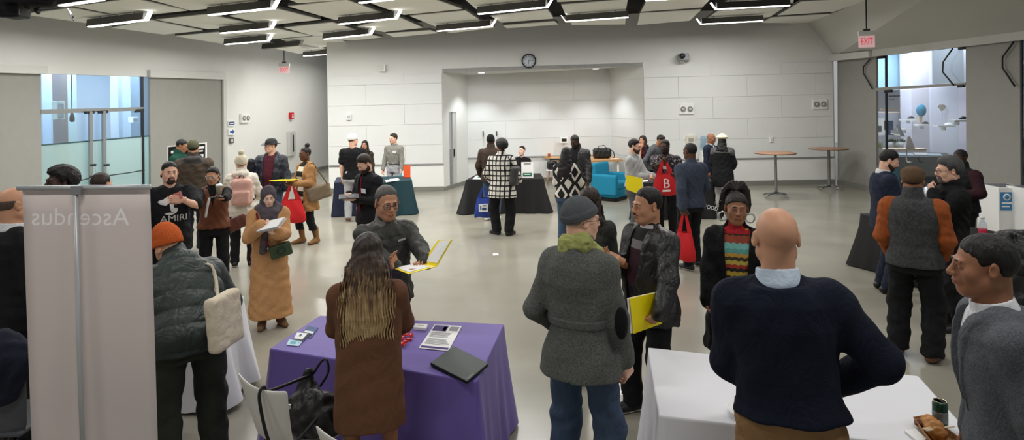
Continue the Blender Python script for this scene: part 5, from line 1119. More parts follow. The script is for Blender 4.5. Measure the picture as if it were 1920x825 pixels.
P.top('coat', blk2, t=.042, hem=.58, straight=.7, flare=.04, ts=.032, bust=False); P.top('fur_yoke', heather('grey_fur', (66, 66, 68), (112, 112, 112), 80), t=.056, hem=1.36, sl='cap', ts=.045, wr=.010, lam=.04, bust=False)
P.pants(cloth('white_tights', (200, 196, 192)), fit=.0, ankle=.05, top=.9, name='tights'); P.shoes(shoeb)
mc = mat('multicolour_knit', (200, 180, 60), .9, bump=.4, bscale=140); nt, b, N, L = nodes(mc); tc = N('ShaderNodeTexCoord'); sp = N('ShaderNodeSeparateXYZ'); L(tc.outputs['Object'], sp.inputs[0])
zz = mathn(nt, 'ADD', mathn(nt, 'MULTIPLY', sp.outputs[2], 1 / .34), mathn(nt, 'MULTIPLY', mathn(nt, 'PINGPONG', sp.outputs[0], .02), 1.4)); cr = ramp(nt, mathn(nt, 'FRACT', mathn(nt, 'ADD', zz, .12)), [(0, (60, 44, 34)), (.10, (190, 160, 60)), (.2, (44, 40, 36)), (.28, (176, 62, 50)), (.36, (206, 184, 84)), (.46, (70, 60, 44)), (.54, (196, 150, 60)), (.62, (90, 150, 140)), (.72, (116, 178, 168)), (.84, (150, 70, 50))], 'CONSTANT'); L(cr, b.inputs['Base Color'])
P = person('dreads', 'woman with tied-up dreadlocks and big hoop earrings in black coat, multicoloured sweater', 1378, 362, 240, -6, hat=.02, sk='brown', fem=True, bw=1.22, hs=1.12, head=(-14, 4, -3), R=dict(to=('px', 1324, 612, 248), curl=38), L=dict(to=(-.26, .2, .95)))
P.body()
def dreads(P):
    g = P.hgrid((-.2, -.24, -.24), (.2, .14, .27)); g.el((0, -.016, .030), (.082, .104, .094)); ys, zs = zip(*BALDLINE); g.op(lambda X, Y, Z: (np.interp(Y, ys, zs) - Z) * .75 + 0 * X, g.lo, g.lo + 1, .006, 'and'); g.el((0, .085, -.01), (.056, .05, .066), .012, 'cut')
    r = random.Random(4)
    for i in range(64):
        a = r.uniform(-2.5, 2.7); w = 1.0 + .6 * (a > 0); c0 = np.array([0, -.05, .128]); p1 = c0 + np.array([math.sin(a) * r.uniform(.025, .065), -.02 - .04 * abs(math.cos(a)) * r.random(), r.uniform(.005, .06)]); p2 = p1 + np.array([math.sin(a) * .042, -.015 * r.random(), -.045]); p3 = p2 + np.array([math.sin(a) * r.uniform(-.01, .02), r.uniform(-.01, .02), -.05 - r.uniform(0, .07) * w]); p4_ = p3 + np.array([math.sin(a) * r.uniform(-.01, .015), r.uniform(-.02, .01), -.05 * w])
        for u in (p2, p3, p4_):
            if u[1] > .0: u[1] = -.01
        g.rc(c0, p1, .009, .0085, .002); g.rc(p1, p2, .0085, .008, .002); g.rc(p2, p3, .008, .007, .002); g.rc(p3, p4_, .007, .004, .002)
    P.hput('dreadlocks', g, hairm('dread_brown', (36, 28, 25)))
dreads(P)
for sg in (1, -1): P.mb('hoop_earring', lambda m: m.tube([(sg * .098 + .032 * math.sin(a), .02, -.066 - .034 * math.cos(a)) for a in np.linspace(0, 6.283, 22)], [.0062 + .0016 * math.sin(9 * a) for a in np.linspace(0, 6.283, 22)], 6), [mat('silver_hoop', (200, 200, 196), .3, metal=.8)])
P.top('coat', cloth('black_shearling', (17, 16, 17), bump=.8, bscale=60), t=.045, hem=.45, straight=.7, open_=(.4, 1.5, .05, .105), flare=.05, ts=.040, wr=.010, collar='hood', lapel=.06, cw=-.02); P.top('sweater', mc, t=.022, hem=.86, sl=None, wr=.002, V=None); P.top('roll_neck', cloth('red_knit', (172, 38, 44)), t=.024, hem=1.435, sl=None, wr=.001, collar='turtle', up_=.45); P.pants(blkp); P.shoes(shoeb)
P = person('navysweater', 'bald man in navy sweater and khaki trousers, back turned, at the white table front right', 1454, 398, 430, 184, sk='tan', bw=1.06, hs=1.06, lean=(4, -3.5), head=(-8, 0, 0), H=1.87, R=dict(to=(.20, .18, 1.02), pole=(1, -.25, -.5)), L=dict(to=(-.10, .30, 1.06), pole=(-.35, -.3, -.9)), feet=[(.15, 0, 8), (-.15, 0, -8)], sw=.172)
P.body(); P.top('sweater', navyk, t=.034, hem=.955, ts=.028, wr=.005, lam=.13, ztop=1.46, slfit=1.1); P.collarpart(lblue, hgt=.062, r=.073, V=.0); P.pants(khaki, fit=.03, wr=.007); P.shoes(shoebr)
# ---- right group
P = person('navysuit', 'bearded man in navy suit looking down, at the black table by the right glass door', 1657, 281, 154, 108, sk='light', bw=1.1, head=(8, 24, 0), R=dict(to=(.12, .34, 1.08), f=(-.3, .9, .1), n=(-.3, 0, .9), curl=35), L=dict(to=(-.1, .34, 1.1)))
P.body(brow=H_black).hair(H_black, t=.014, top=.008).beard(H_beard, t=.004); P.top('suit_jacket', navys, t=.030, hem=.78, ts=.022, open_=(1.05, 1.5, .01, .06), lapel=.05, flare=.02); P.collarpart(whites); P.top('shirt', whites, t=.006, hem=.95, sl=None, wr=0); P.pants(navys, fit=.025); P.shoes(shoeb)
P = person('flatcap', 'man in brown flat cap and charcoal vest with rust-orange sleeves, back turned', 1711, 313, 208, 176, hat=.012, sk='brown', bw=1.1, belly=.03, hs=1.06, feet=[(.13, .0, 20), (-.14, .06, -8)], R=dict(to=(.20, .17, .93), pole=(.5, -.9, -.3)), L=dict(to=(-.20, .17, .93), pole=(-.5, -.9, -.3)))
P.body().hair(H_black, t=.004).cap(cloth('brown_cap_wool', (92, 72, 52)), flat=True, t=.012, brim=(.085, -14), z=-.004); P.top('shirt', cloth('rust_corduroy', (150, 78, 38), bump=.5, bscale=90), t=.018, hem=.88, ts=.030, wr=.007)
P.top('vest', heather('charcoal_fleece', (54, 55, 56), (70, 71, 72), 50), t=.040, hem=.86, sl=None, collar='stand', wr=.006, lam=.12, up_=1.2, flare=.01); P.pants(blkp, fit=.05, ankle=.09, wr=.009); P.shoes(shoebr, shoeb)
P = person('thinker', 'grey-haired man with glasses in black sweater, hand at his chin', 1782, 300, 185, -66, sk='light', bw=1.12, hs=1.08, head=(0, 6, 0), L=dict(to=(-.07, .19, 1.42), f=(.45, .15, .75), n=(.3, -.8, .4), curl=60, pole=(-.7, .2, -1)), R=dict(to=(.0, .22, 1.10)))
P.body(brow=H_grey).hair(hairm('dark_grey_hair', (66, 66, 66)), t=.016, top=.010, vol=.006).glasses(M_dsteel).stache(H_grey).beard(hairm('stubble_grey', (84, 78, 74)), t=.007, full=False); P.top('sweater', cloth('black_knit', (22, 22, 23), bump=.4, bscale=120), t=.026, hem=.84, ts=.026, collar='stand', up_=.6, wr=.007); P.pants(blkp); P.shoes(shoeb)
P.mb('wristwatch', lambda m: m.lathe(P.arms['L']['W'] - P.arms['L']['f'] * .01, [(.036, -.012), (.039, 0), (.036, .012)], 16, R=np.stack([nrm(np.cross(P.arms['L']['f'], [0, 0, 1])), np.cross(P.arms['L']['f'], nrm(np.cross(P.arms['L']['f'], [0, 0, 1]))), P.arms['L']['f']], 1)), [M_steel], 'body')
P = person('maroonsleeve', 'dark-skinned man in black vest with maroon sleeves behind the grey-haired man', 1802, 281, 138, -38, sk='dark', bw=1.2, head=(0, 8, 0), L=dict(to=(-.16, .26, 1.12), pole=(-1, -.4, -.4)), R=dict(to=(.1, .3, 1.1)))
P.body().hair(H_black, t=.007).beard(H_black, t=.006); P.top('sweater', cloth('maroon_black_knit', (48, 24, 30)), t=.020, hem=.86, ts=.030); P.top('vest', cloth('black_vest', (28, 29, 31)), t=.040, hem=.86, sl=None, collar='stand'); P.pants(blkp); P.shoes(shoeb)
P = person('blazer', 'man in grey blazer in profile at the right edge, close to the food tray', 1842, 448, 455, -74, sk='brown', bw=1.1, hs=1.05, H=1.77, lean=(8, 0), head=(0, 4, 0), L=dict(to=(-.23, -.02, .85)), R=dict(to=(.22, .08, .86)))
P.body().hair(H_black, t=.008, line=((-.11, -.09), (-.045, -.07), (-.032, -.005), (-.015, .016), (.004, .004), (.024, -.004), (.036, .034), (.075, .068)), curl=.0012); P.top('blazer', heather('grey_blazer_wool', (76, 79, 84), (98, 101, 106), 140), t=.034, hem=.80, ts=.022, open_=(1.05, 1.5, .01, .07), lapel=.055, wr=.007, lam=.13); P.collarpart(whites, hgt=.045, V=.012); P.top('shirt', whites, t=.008, hem=.95, sl=None, wr=.002); P.pants(blkp); P.shoes(shoeb)
P = person('puffer', 'person in black hooded puffer jacket cut off by the right edge', 1968, 358, 300, 184, sk='brown', bw=1.25)
P.body().hair(H_black, t=.012); P.top('puffer_jacket', mat('black_nylon', (24, 24, 25), .5, fold=.4, bump=.3, bscale=25), t=.055, hem=.80, hood=True, collar='stand', ts=.045, quilt=.11, wr=.010); P.pants(blkp); P.shoes(shoeb)
# ================================================================ THINGS
def prop(name, mb, mats, label, cat, group=None, **k):
    return tag(mb.build(name, mats, None, **k), label, cat, group)
def sub(parent, name, mb, mats, label=None, **k):
    o = mb.build(name, mats, parent, **k)
    w = Vector((0, 0, 0)); p = parent
    while p is not None: w += Vector(p.location); p = p.parent
    o.location = -w
    if label: o['label'] = label
    return o
def inset(q, a, b, c, d):
    """point patch inside the quad q (TL TR BR BL) in 0..1 coordinates"""
    q = [np.asarray(p) for p in q]; f = lambda u, v: (q[0] * (1 - u) + q[1] * u) * (1 - v) + (q[3] * (1 - u) + q[2] * u) * v
    return [f(a, b), f(c, b), f(c, d), f(a, d)]
UP = np.array([0, 0, 1.0])
def sheet(name, px, z, m, label, cat, th=.002, marks=(), mats=(), group=None):
    q = [gr(x, y, z) for x, y in px]; mb = MB().prism(q, UP * th)
    for (a, b, c, d, i) in marks: mb.prism([p + UP * th for p in inset(q, a, b, c, d)], UP * .0008, i)
    return prop(name, mb, [m] + list(mats), label, cat, group)
def lines(u0, v0, u1, v1, n, i, w=.5, r=None):
    r = r or random.Random(n); h = (v1 - v0) / n
    return [(u0, v0 + k * h, u1 - r.uniform(0, .25) * (u1 - u0), v0 + k * h + h * w, i) for k in range(n)]
M_ink = mat('printed_grey', (150, 150, 155), .8); M_purp = mat('printed_purple', (70, 50, 120), .7); M_inkd = mat('printed_dark', (40, 40, 46), .8)
# ---- draped tables
def draped(name, label, T, m, hem=.015, flare=.05, amp=.022, wave=.20, seed=0, group=None, sag=.0, z=None, hemvar=0.0, corner=.06):
    T = [np.asarray(p, float) for p in T]; c = sum(T) / 4; r = random.Random(seed); per = []; nr = []; cw = []
    for i in range(4):
        a, b = T[i], T[(i + 1) % 4]; L = np.linalg.norm(b - a); n = max(6, int(L / .035)); o = nrm(np.cross(b - a, UP)); o = o if np.dot(o, (a + b) / 2 - c) > 0 else -o
        for k in range(n):
            t = k / n; per.append(a + (b - a) * t); e = min(t, 1 - t) * L
            pv = T[i - 1] if t < .5 else T[(i + 2) % 4]; cor = T[i] if t < .5 else T[(i + 1) % 4]; w = math.exp(-(e / .10) ** 2)
            out = nrm(o + .9 * w * nrm((cor - c) * [1, 1, 0])); nr.append(out); cw.append(w)
    N_ = len(per); S = np.cumsum([0] + [np.linalg.norm(per[i + 1] - per[i]) for i in range(N_ - 1)]); H = T[0][2]; ph = [r.uniform(0, 6) for _ in range(4)]
    wv = [math.sin(s * 6.283 / wave + 1.6 * math.sin(s * 6.283 / (wave * 3.3) + ph[0]) + ph[1]) + .5 * math.sin(s * 6.283 / (wave * .47) + ph[2]) for s in S]
    rows = [[p + UP * .0 for p in per]]; hv = [hemvar * math.sin(s * 2.1 + ph[3]) for s in S]
    for j, d in enumerate((.006, .02, .06, .14, .24, .36, .5, .64, .78, .9, 1.0)):
        f = d ** 1.2; rows.append([np.array([*(per[i] + nr[i] * (.008 + flare * f + amp * f * (wv[i] + 1) + corner * cw[i] * f))[:2], H - d * (H - hem - max(0, hv[i]))]) for i in range(N_)])
    mb = MB(); V = [p for row in rows for p in row]; Fs = [(j * N_ + i, (j + 1) * N_ + i, (j + 1) * N_ + (i + 1) % N_, j * N_ + (i + 1) % N_) for j in range(len(rows) - 1) for i in range(N_)]
    Fs.append(tuple(range(N_))); mb.add(V, Fs, 0, True); mb.sm[-1] = False
    o = prop(name, mb, m if isinstance(m, list) else [m], label, 'table', group); return o
zt = .74
def quadpx(*p, z=.74): return [gr(x, y, z) for x, y in p]
M_purple = mat('purple_table_linen', (112, 92, 172), .65, noise=.06, nscale=5, bump=.35, bscale=7, sheen=.2)
M_linen = mat('white_table_linen', (226, 226, 230), .75, bump=.25, bscale=9); M_blackl = mat('black_table_linen', (17, 17, 19), .7, bump=.2, bscale=9); M_teal = mat('dark_teal_linen', (14, 52, 60), .7, bump=.2, bscale=8); M_navyl = mat('navy_linen', (20, 28, 52), .7, bump=.2, bscale=8)
draped('draped_table', 'purple-draped table with flyers, red sweets and a closed laptop', quadpx((600, 592), (943, 608), (893, 714), (508, 653)), M_purple, flare=.03, amp=.014, wave=.33, seed=3, corner=.07)
draped('draped_table', 'white-draped table at front right with food tray and drink can', quadpx((1217, 652), (1720, 705), (1850, 850), (1238, 778)), M_linen, flare=.04, amp=.02, wave=.36, seed=5)
a, b = gr(455, 556, .74), gr(400, 592, .74); wv = np.array([-1.75, .1, 0])
draped('draped_table', 'white-draped table beside the orange beanie, half hidden by the banner', [a + wv, a, b, b + wv], M_linen, flare=.07, amp=.035, wave=.30, seed=8, hemvar=.05)
draped('draped_table', 'black-draped table in the middle at the back, with a printed sign stand', quadpx((896, 325.5), (1013, 325), (1019, 334.5), (874, 337)), M_blackl, flare=.06, amp=.03, wave=.33, seed=2, corner=.12)
draped('draped_table', 'teal-draped table with an orange folder at the back left', quadpx((703, 331), (768, 330), (772, 337.5), (712, 342)), M_teal, flare=.05, amp=.03, wave=.33, seed=4, corner=.1)
nv = draped('draped_table', 'navy-draped table with a bright blue banner behind the white-capped man', quadpx((632, 332), (668, 331), (672, 340), (627, 342)), M_navyl, flare=.03, amp=.015, wave=.4, seed=6)
p = [at(x, y, 83.5) for x, y in ((629, 362), (646, 361), (645, 402), (628, 403))]
sub(nv, 'banner_panel', MB().prism(p, np.array([0, .01, 0])), mat('royal_blue_vinyl', (30, 52, 140), .6), 'bright blue panel')
ft = draped('draped_table', 'black-draped table with white lettering behind the slate-blue sweater', quadpx((1205, 334), (1330, 331.5), (1334, 340), (1190, 343.5)), M_blackl, flare=.04, amp=.02, wave=.4, seed=9)
q = at(1326, 388, 97.5); t = text('lettering', 'OR FOOD', .11, mat('white_lettering', (220, 220, 220), .7), (q[0], q[1], q[2]), (1, 0, -.25), (0, 0, 1), ft, .002, width=.42); t.location = -ft.location
bt = draped('draped_table', 'black-draped table between the right-hand group and the white plinths', [np.array(p) for p in ((4.86, 8.6, .74), (5.35, 8.5, .74), (5.98, 6.5, .74), (5.18, 6.45, .74))], M_blackl, flare=.06, amp=.02, wave=.4, seed=12, corner=.12)
dt = draped('draped_table', 'black-draped table with papers behind the right glass door', [at(1662, 288, 70), at(1772, 284, 72), at(1790, 289, 79), at(1680, 294, 77)], M_blackl, seed=13) if False else None
# ---- purple table's load
sheet('flyer', [(815, 609), (866, 612), (841, 658.5), (785, 653)], .743, M_paper, 'white flyer with purple heading and footer on the purple table', 'flyer', .003, [(.04, .03, .55, .28, 1), (.40, .08, .52, .26, 2), (.62, .06, .94, .24, 3)] + lines(.08, .34, .92, .56, 5, 3) + lines(.08, .60, .9, .84, 6, 3) + [(.04, .90, .96, .97, 1)], [M_purp, mat('printed_peach', (220, 170, 130), .7), M_ink])
sheet('business_card_stack', [(779, 611), (802, 612), (799, 620), (775.5, 618)], .743, M_white, 'small stack of white business cards beside the flyer', 'cards', .018, [(.25, .4, .75, .5, 1)], [M_ink])
cy = mat('printed_cyan', (90, 170, 195), .6); bl = mat('printed_blue', (44, 78, 130), .6)
sheet('leaflet', [(577, 612), (597, 615), (583, 634), (562, 630)], .743, bl, 'dark blue leaflet at the left of the purple table', 'leaflet', .003, [(.1, .45, .9, .62, 1), (.1, .7, .9, .95, 2)], [M_paper, M_inkd])
sheet('leaflet', [(557, 624), (581, 626), (568, 640), (550, 637)], .748, M_paper, 'white leaflet with black edge between the dark blue and pale blue ones', 'leaflet', .003, [(.3, .2, .5, .5, 1), (.85, .0, 1.0, 1.0, 2), (0, .88, .9, 1, 2)], [bl, M_inkd])
sheet('leaflet', [(542, 637), (567, 641), (560, 649.5), (537, 647)], .743, mat('pale_cyan_card', (190, 222, 232), .6), 'pale blue leaflet nearest the left corner of the purple table', 'leaflet', .003, [(.2, .25, .65, .75, 1), (.75, .3, .9, .5, 1)], [cy])
r = random.Random(7); rd = mat('red_wrapper', (208, 32, 34), .3, coat=.4); rw = mat('wrapper_print', (236, 190, 170), .4)
for i in range(24):
    x, y = r.uniform(733, 764), r.uniform(618, 645)
    if i < 2: x, y = (771, 628) if i == 0 else (766, 636)
    p = gr(x, y, .752 + (.012 if i > 14 else 0)); R = rotz(r.uniform(0, 3)) @ rotx(r.uniform(-.4, .4)); mb = MB(); mb.box(p, (.040, .024, .014), R); mb.box(p + R @ [0, 0, .0075], (.02, .012, .001), R, 1)
    for sg in (-1, 1): mb.prism([p + R @ np.array(v) for v in ((sg * .02, -.006, 0), (sg * .032, -.013, .003), (sg * .032, .013, -.003), (sg * .02, .006, 0))], R @ np.array([0, 0, .003]))
    prop('wrapped_sweet', mb, [rd, rw], 'small red wrapped sweet in the pile on the purple table', 'sweet', 'red sweets on the purple table', bevel=.003)
lq = quadpx((807, 684), (851, 652), (916, 685), (876, 719), z=.752); lap = empty('laptop', tuple(sum(lq) / 4 - UP * .008), 'closed dark grey laptop at the near right of the purple table', 'laptop')
lm = mat('laptop_shell', (52, 60, 58), .5, bump=.1, bscale=300)
sub(lap, 'base', MB().prism([p - UP * .006 for p in lq], UP * .010), M_blackp, bevel=.003); sub(lap, 'lid', MB().prism([p + UP * .005 for p in lq], UP * .009), lm, bevel=.003)
e = lq[2] - lq[3]; t = text('lettering', 'ThinkPad', .022, mat('silver_logo', (170, 172, 172), .4), tuple(lq[3] * .82 + lq[1] * .04 + lq[2] * .14 + UP * .0146), nrm(e), nrm(lq[0] - lq[3]), lap, .0004, width=.075); t.location = -lap.location
sub(lap, 'hinge', MB().tube([lq[0] * .9 + lq[1] * .1, lq[0] * .1 + lq[1] * .9], .007), M_blackp)
# ---- chairs, handbag
M_shell = mat('white_chair_shell', (226, 222, 214), .45); M_chrome = mat('chrome', (200, 200, 200), .15, metal=1)
def chair(o, face, label, s=1.0, m=M_shell):
    o = np.array([o[0], o[1], 0.0]); a = rad(face); f = np.array([math.sin(a), -math.cos(a), 0]); rt = np.array([-f[1], f[0], 0]); ce = empty('shell_chair', tuple(o), label, 'chair', 'white shell chairs')
    prof = [(.24, .435, .20, 0), (.22, .452, .21, 0), (.10, .448, .215, 0), (-.04, .440, .21, 0), (-.14, .445, .20, .01), (-.20, .475, .185, .03), (-.232, .54, .175, .04), (-.25, .62, .185, .04), (-.268, .72, .205, .035), (-.282, .79, .222, .03), (-.29, .825, .235, .03)]
    Gd = [[o + (f * (y + cv * (u * u)) + rt * w * u) * s + UP * (z + (.028 * u * u if i == 10 else .02 * u * u if i == 9 else 0)) * s for u in np.linspace(-1, 1, 13)] for i, (y, z, w, cv) in enumerate(prof)]
    mb = MB().grid(Gd); q = sub(ce, 'shell', mb, m, solid=.012, sub=1)
    for sx in (-1, 1):
        for sy, fy in ((.17, .21), (-.15, -.21)): sub(ce, 'leg', MB().tube([o + (f * sy + rt * sx * .15) * s + UP * .43 * s, o + (f * fy + rt * sx * .20) * s + UP * .005], .010), M_chrome)
    sub(ce, 'seat_brace', MB().tube([o + (f * .17 + rt * -.15) * s + UP * .425 * s, o + (f * -.15 + rt * -.15) * s + UP * .425 * s, o + (f * -.15 + rt * .15) * s + UP * .425 * s, o + (f * .17 + rt * .15) * s + UP * .425 * s], .009), M_chrome)
    return o, f, rt
c1 = at(500, 720, 334); ch = chair((c1[0] + .14, c1[1] + .16), 146, 'white shell chair with a black handbag, left in front of the purple table', 1.0)
c2 = at(690, 800, 392); chair((c2[0] + .08, c2[1] + .10), 152, 'white shell chair in the near foreground, behind the woman in the brown coat', 1.0)
o, f, rt = ch; be = empty('handbag', tuple(o + f * .0 + UP * .46), 'slouchy black leather handbag lying on the left white chair', 'handbag')
def sdfpart(parent, name, g, mats, mi=0):
    V, Q = g.mesh(); me = npmesh(name, V, [Q], mats if isinstance(mats, list) else [mats], (mi(V, Q) if callable(mi) else np.full(len(Q), mi)))
    o = link(name, me, parent); w = Vector((0, 0, 0)); p = parent
    while p is not None: w += Vector(p.location); p = p.parent
    o.location = -w; return o
bc = o + f * .02 + UP * .47; g = G(bc - .34, bc + .38, .008); g.el(bc - rt * .06 + UP * .09, (.19, .12, .125)); g.el(bc - rt * .17 + UP * .10 + f * .03, (.10, .10, .11), .06); g.rc(bc + UP * .15, bc - rt * .0 + UP * .30 + f * .03, .075, .03, .05); g.rc(bc - rt * .10 + UP * .18, bc - rt * .14 + UP * .22, .06, .03, .05); g.wrinkle(.014, .09, 3, dens=4); sdfpart(be, 'bag_body', g, mat('soft_black_leather', (15, 15, 16), .45, bump=.4, bscale=30))
sub(be, 'strap', MB().tube(crv([bc + UP * .30 + f * .02 - rt * .02, o - f * .24 - rt * .05 + UP * .80, o - f * .285 - rt * .055 + UP * .838, o - f * .315 - rt * .06 + UP * .80, o - f * .300 - rt * .07 + UP * .66, o - f * .285 - rt * .10 + UP * .55, o - f * .265 - rt * .15 + UP * .50, o - f * .23 - rt * .20 + UP * .52, bc - rt * .19 + UP * .16]), .009, 6), M_black)
sub(be, 'strap', MB().tube(crv([bc - rt * .02 + UP * .30 + f * .05, bc - rt * .08 + UP * .38 + f * .06, bc - rt * .13 + UP * .40 + f * .06, bc - rt * .14 + UP * .33 + f * .06, bc - rt * .08 + UP * .24 + f * .05]), .007, 6), M_black)
sub(be, 'buckle', MB().box(bc - f * .12 + UP * .16, (.05, .012, .04)), M_steel)
# far-left chair with coats behind the banner
cl = at(20, 690, 300); lc = empty('side_chair', (cl[0] - .02, cl[1], 0), 'grey chair with a dark navy coat over it behind the banner at left', 'chair'); o = np.array([cl[0] - .02, cl[1], 0])
sub(lc, 'backrest', MB().grid([[o + np.array([.24 * u, -.2 + .05 * u * u, z]) for u in np.linspace(-1, 1, 9)] for z in (.42, .55, .68, .80)]), mat('grey_plastic_shell', (74, 76, 80), .6), solid=.02, sub=1)
sub(lc, 'seat', MB().box(o + [0, .02, .44], (.46, .44, .03)), mat('grey_plastic_shell'), bevel=.01)
for sx in (-1, 1):
    for sy in (-1, 1): sub(lc, 'leg', MB().tube([o + [sx * .18, sy * .17, .43], o + [sx * .22, sy * .22, .005]], .011), M_dsteel)
g = G(o + [-.4, -.45, .55], o + [.4, .15, 1.25], .01); g.el(o + [.06, -.17, .90], (.21, .13, .16)); g.rc(o + [-.14, -.16, .84], o + [.22, -.16, .86], .10, .10, .06); g.el(o + [.05, -.20, .74], (.20, .06, .14), .05); g.wrinkle(.01, .1, 4)
cv = empty('coat', tuple(o + [0, -.17, .68]), 'dark navy coat bundled on the grey chair behind the banner', 'coat'); sdfpart(cv, 'coat_body', g, cloth('navy_coat_cloth', (28, 32, 46)))
# ---- banner stand
tl, tr_, = at(42, 356, 338), at(281, 354, 338); M_rail = mat('rail_silver', (186, 188, 190), .35, metal=.25); bn = empty('banner_stand', ((tl[0] + tr_[0]) / 2, tl[1], 0), 'tall roll-up banner seen from behind at left, pale with mirrored lettering', 'banner stand')
tilt = np.array([.03, 0, 0]); Mb = glassmat('banner_back', (.9, .86, .84), 0.0, milk=.97, milkc=(.80, .725, .695), tl=.3)
BL, BR = up(tl, .07) + tilt, up(tr_, .07) + tilt
Gd = [[(tl * (1 - u) + tr_ * u) * (1 - v) + (BL * (1 - u) + BR * u) * v + np.array([0, .014 * math.sin(u * 3.1 + 1) * max(0, v - .2), 0]) for u in np.linspace(0, 1, 12)] for v in np.linspace(0, 1, 16)]
pn_ = sub(bn, 'banner_sheet', MB().grid(Gd), Mb, solid=.002)
sub(bn, 'top_rail', MB().tube([tl + [-.015, -.012, .012], tr_ + [.01, -.012, .012]], .014, 10), M_rail); sub(bn, 'rail_clip', MB().box((tl + tr_) / 2 + [-.03, -.03, .0], (.055, .03, .05)), mat('clip_grey', (130, 132, 134), .4), bevel=.004)
pc = tl * .553 + tr_ * .447; sub(bn, 'support_pole', MB().tube([pc + [0, -.03, 0], up(pc, 1.0) + [.01, -.035, 0], up(pc, .08) + tilt + [0, -.04, 0]], .013, 10), M_rail)
sub(bn, 'base_cassette', MB().box(up((BL + BR) / 2, .04) + [0, 0, 0], (.80, .16, .08)), M_rail, bevel=.02)
for sg in (-1, 1): sub(bn, 'foot', MB().box(up((BL + BR) / 2, .012) + [sg * .25, -.02, 0], (.06, .36, .02)), M_dsteel, bevel=.006)
tp = at(150, 408, 338.15); t = text('lettering', 'Ascendus', .14, glassmat('banner_lettering', (.95, .93, .92), 0.0, milk=.99, milkc=(.99, .95, .94), tl=.02), (tp[0], tp[1], tp[2]), (-1, 0, .02), (0, 0, 1), bn, .0, width=.54); t.location = -bn.location  # light passing through the print is put into the letters' paler colour
# ---- cocktail tables
for (px, ty, by, lb) in ((1455, 285.5, 372, 'tall round cocktail table nearer the fur-collared coat'), (1555, 277.5, 358, 'tall round cocktail table by the right wall corner')):
    p = gr(px, by - 3); tz = at(px, ty, F / p[1])[2]; ce = empty('cocktail_table', (p[0], p[1], 0), lb, 'table', 'cocktail tables'); o = np.array([p[0], p[1], 0]); wood = mat('cocktail_top_wood', (176, 132, 104), .4, noise=.12, nscale=10)
    sub(ce, 'table_top', MB().lathe(o + UP * (tz - .03), [(.455, 0), (.47, .012), (.46, .024), (.3, .026)], 48), wood); sub(ce, 'top_edge', MB().lathe(o + UP * (tz - .036), [(.44, 0), (.474, .004), (.474, .014), (.44, .016)], 48), M_black)
    sub(ce, 'column', MB().lathe(o + UP * .07, [(.04, 0), (.038, .1), (.036, tz - .13), (.10, tz - .115), (.10, tz - .105)], 16), M_steel)
    for k in range(4):
        a = .45 + k * math.pi / 2; d = np.array([math.cos(a), math.sin(a), 0]); sub(ce, 'foot', MB().tube([o + UP * .10, o + d * .12 + UP * .085, o + d * .26 + UP * .055, o + d * .36 + UP * .02], [.026, .024, .02, .016]), M_steel)
# ---- teal armchair
p = gr(1152, 378); am = empty('armchair', (p[0] - .1, p[1] + .35, 0), 'teal blue upholstered armchair in front of the wooden counter', 'armchair'); tm = mat('teal_upholstery', (18, 124, 156), .8, bump=.15, bscale=150); a = rad(52); f = np.array([math.sin(a), -math.cos(a), 0]); rt = np.array([-f[1], f[0], 0]); o = np.array([p[0] - .02, p[1] + .34, 0]); R = np.stack([rt, f, UP], 1)
def cush(name, c, sz, rnd=.05, m=tm, tilt=0):
    RR = R @ rotx(tilt); cc = o + R @ np.array(c); g = G(cc - .75, cc + .75, .016); g.bx(cc, np.array(sz) / 2, rnd, R=RR); sdfpart(am, name, g, m)
cush('seat', (0, .04, .36), (.50, .62, .20)); cush('backrest', (0, -.30, .56), (.72, .18, .66), tilt=.10); cush('armrest', (-.33, .02, .39), (.15, .66, .50)); cush('armrest', (.33, .02, .39), (.15, .66, .50)); cush('base_panel', (0, 0, .19), (.70, .68, .20), .03); cush('plinth', (0, 0, .045), (.60, .58, .085), .01, M_black)
# ---- niche counter and its load
zc_ = .76; P1, P2, P3, P4 = gr(1019, 293, zc_), gr(1150, 292, zc_), gr(1168, 299, zc_), gr(1060, 303, zc_); cn_ = empty('counter', tuple(up((P1 + P3) / 2, 0)), 'wooden wall counter along the right of the niche', 'counter')
sub(cn_, 'worktop', MB().prism([P1 - UP * .05, P4 - UP * .05, P3 - UP * .05, P2 - UP * .05], UP * .05), M_wood)
for p in (P3 * .96 + P1 * .04, P2 * .6 + P3 * .4, P1 * .75 + P2 * .25): sub(cn_, 'support', MB().box(up(p, .355) + [-.04, .05, 0], (.05, .05, .71)), M_white)
p = gr(1129, 297, zc_); de = empty('duffel_bag', tuple(p), 'black duffel bag standing on the wooden counter', 'bag'); g = G(p - .5, p + .55, .014); g.bx(p + UP * .15, (.26, .12, .15), .09); g.wrinkle(.012, .12, 2); sdfpart(de, 'bag_body', g, leathb)
sub(de, 'handle', MB().tube([p + np.array([x, -.08, z]) for x, z in ((-.14, .28), (-.10, .36), (.05, .38), (.12, .29))], .012, 6), M_black); sub(de, 'shoulder_strap', MB().tube([p + np.array(v) for v in ((.22, -.06, .26), (.32, -.08, .18), (.34, -.10, .03), (.30, -.13, .02))], .014, 6), M_black)
p = gr(1151, 298.5, zc_); prop('napkin', MB().prism([p + np.array(v) for v in ((-.12, -.05, .003), (.12, -.06, .003), (.15, .06, .003), (-.08, .07, .003))], UP * .02), M_paper, 'crumpled white paper on the right end of the wooden counter', 'paper', bevel=.004)
p = gr(1029.5, 294.5, zc_); prop('cup', MB().lathe(p, [(.035, 0), (.045, .10), (.047, .105), (.04, .105)], 14), mat('orange_card', (196, 116, 62), .6), 'small orange paper cup on the left tip of the wooden counter', 'cup')
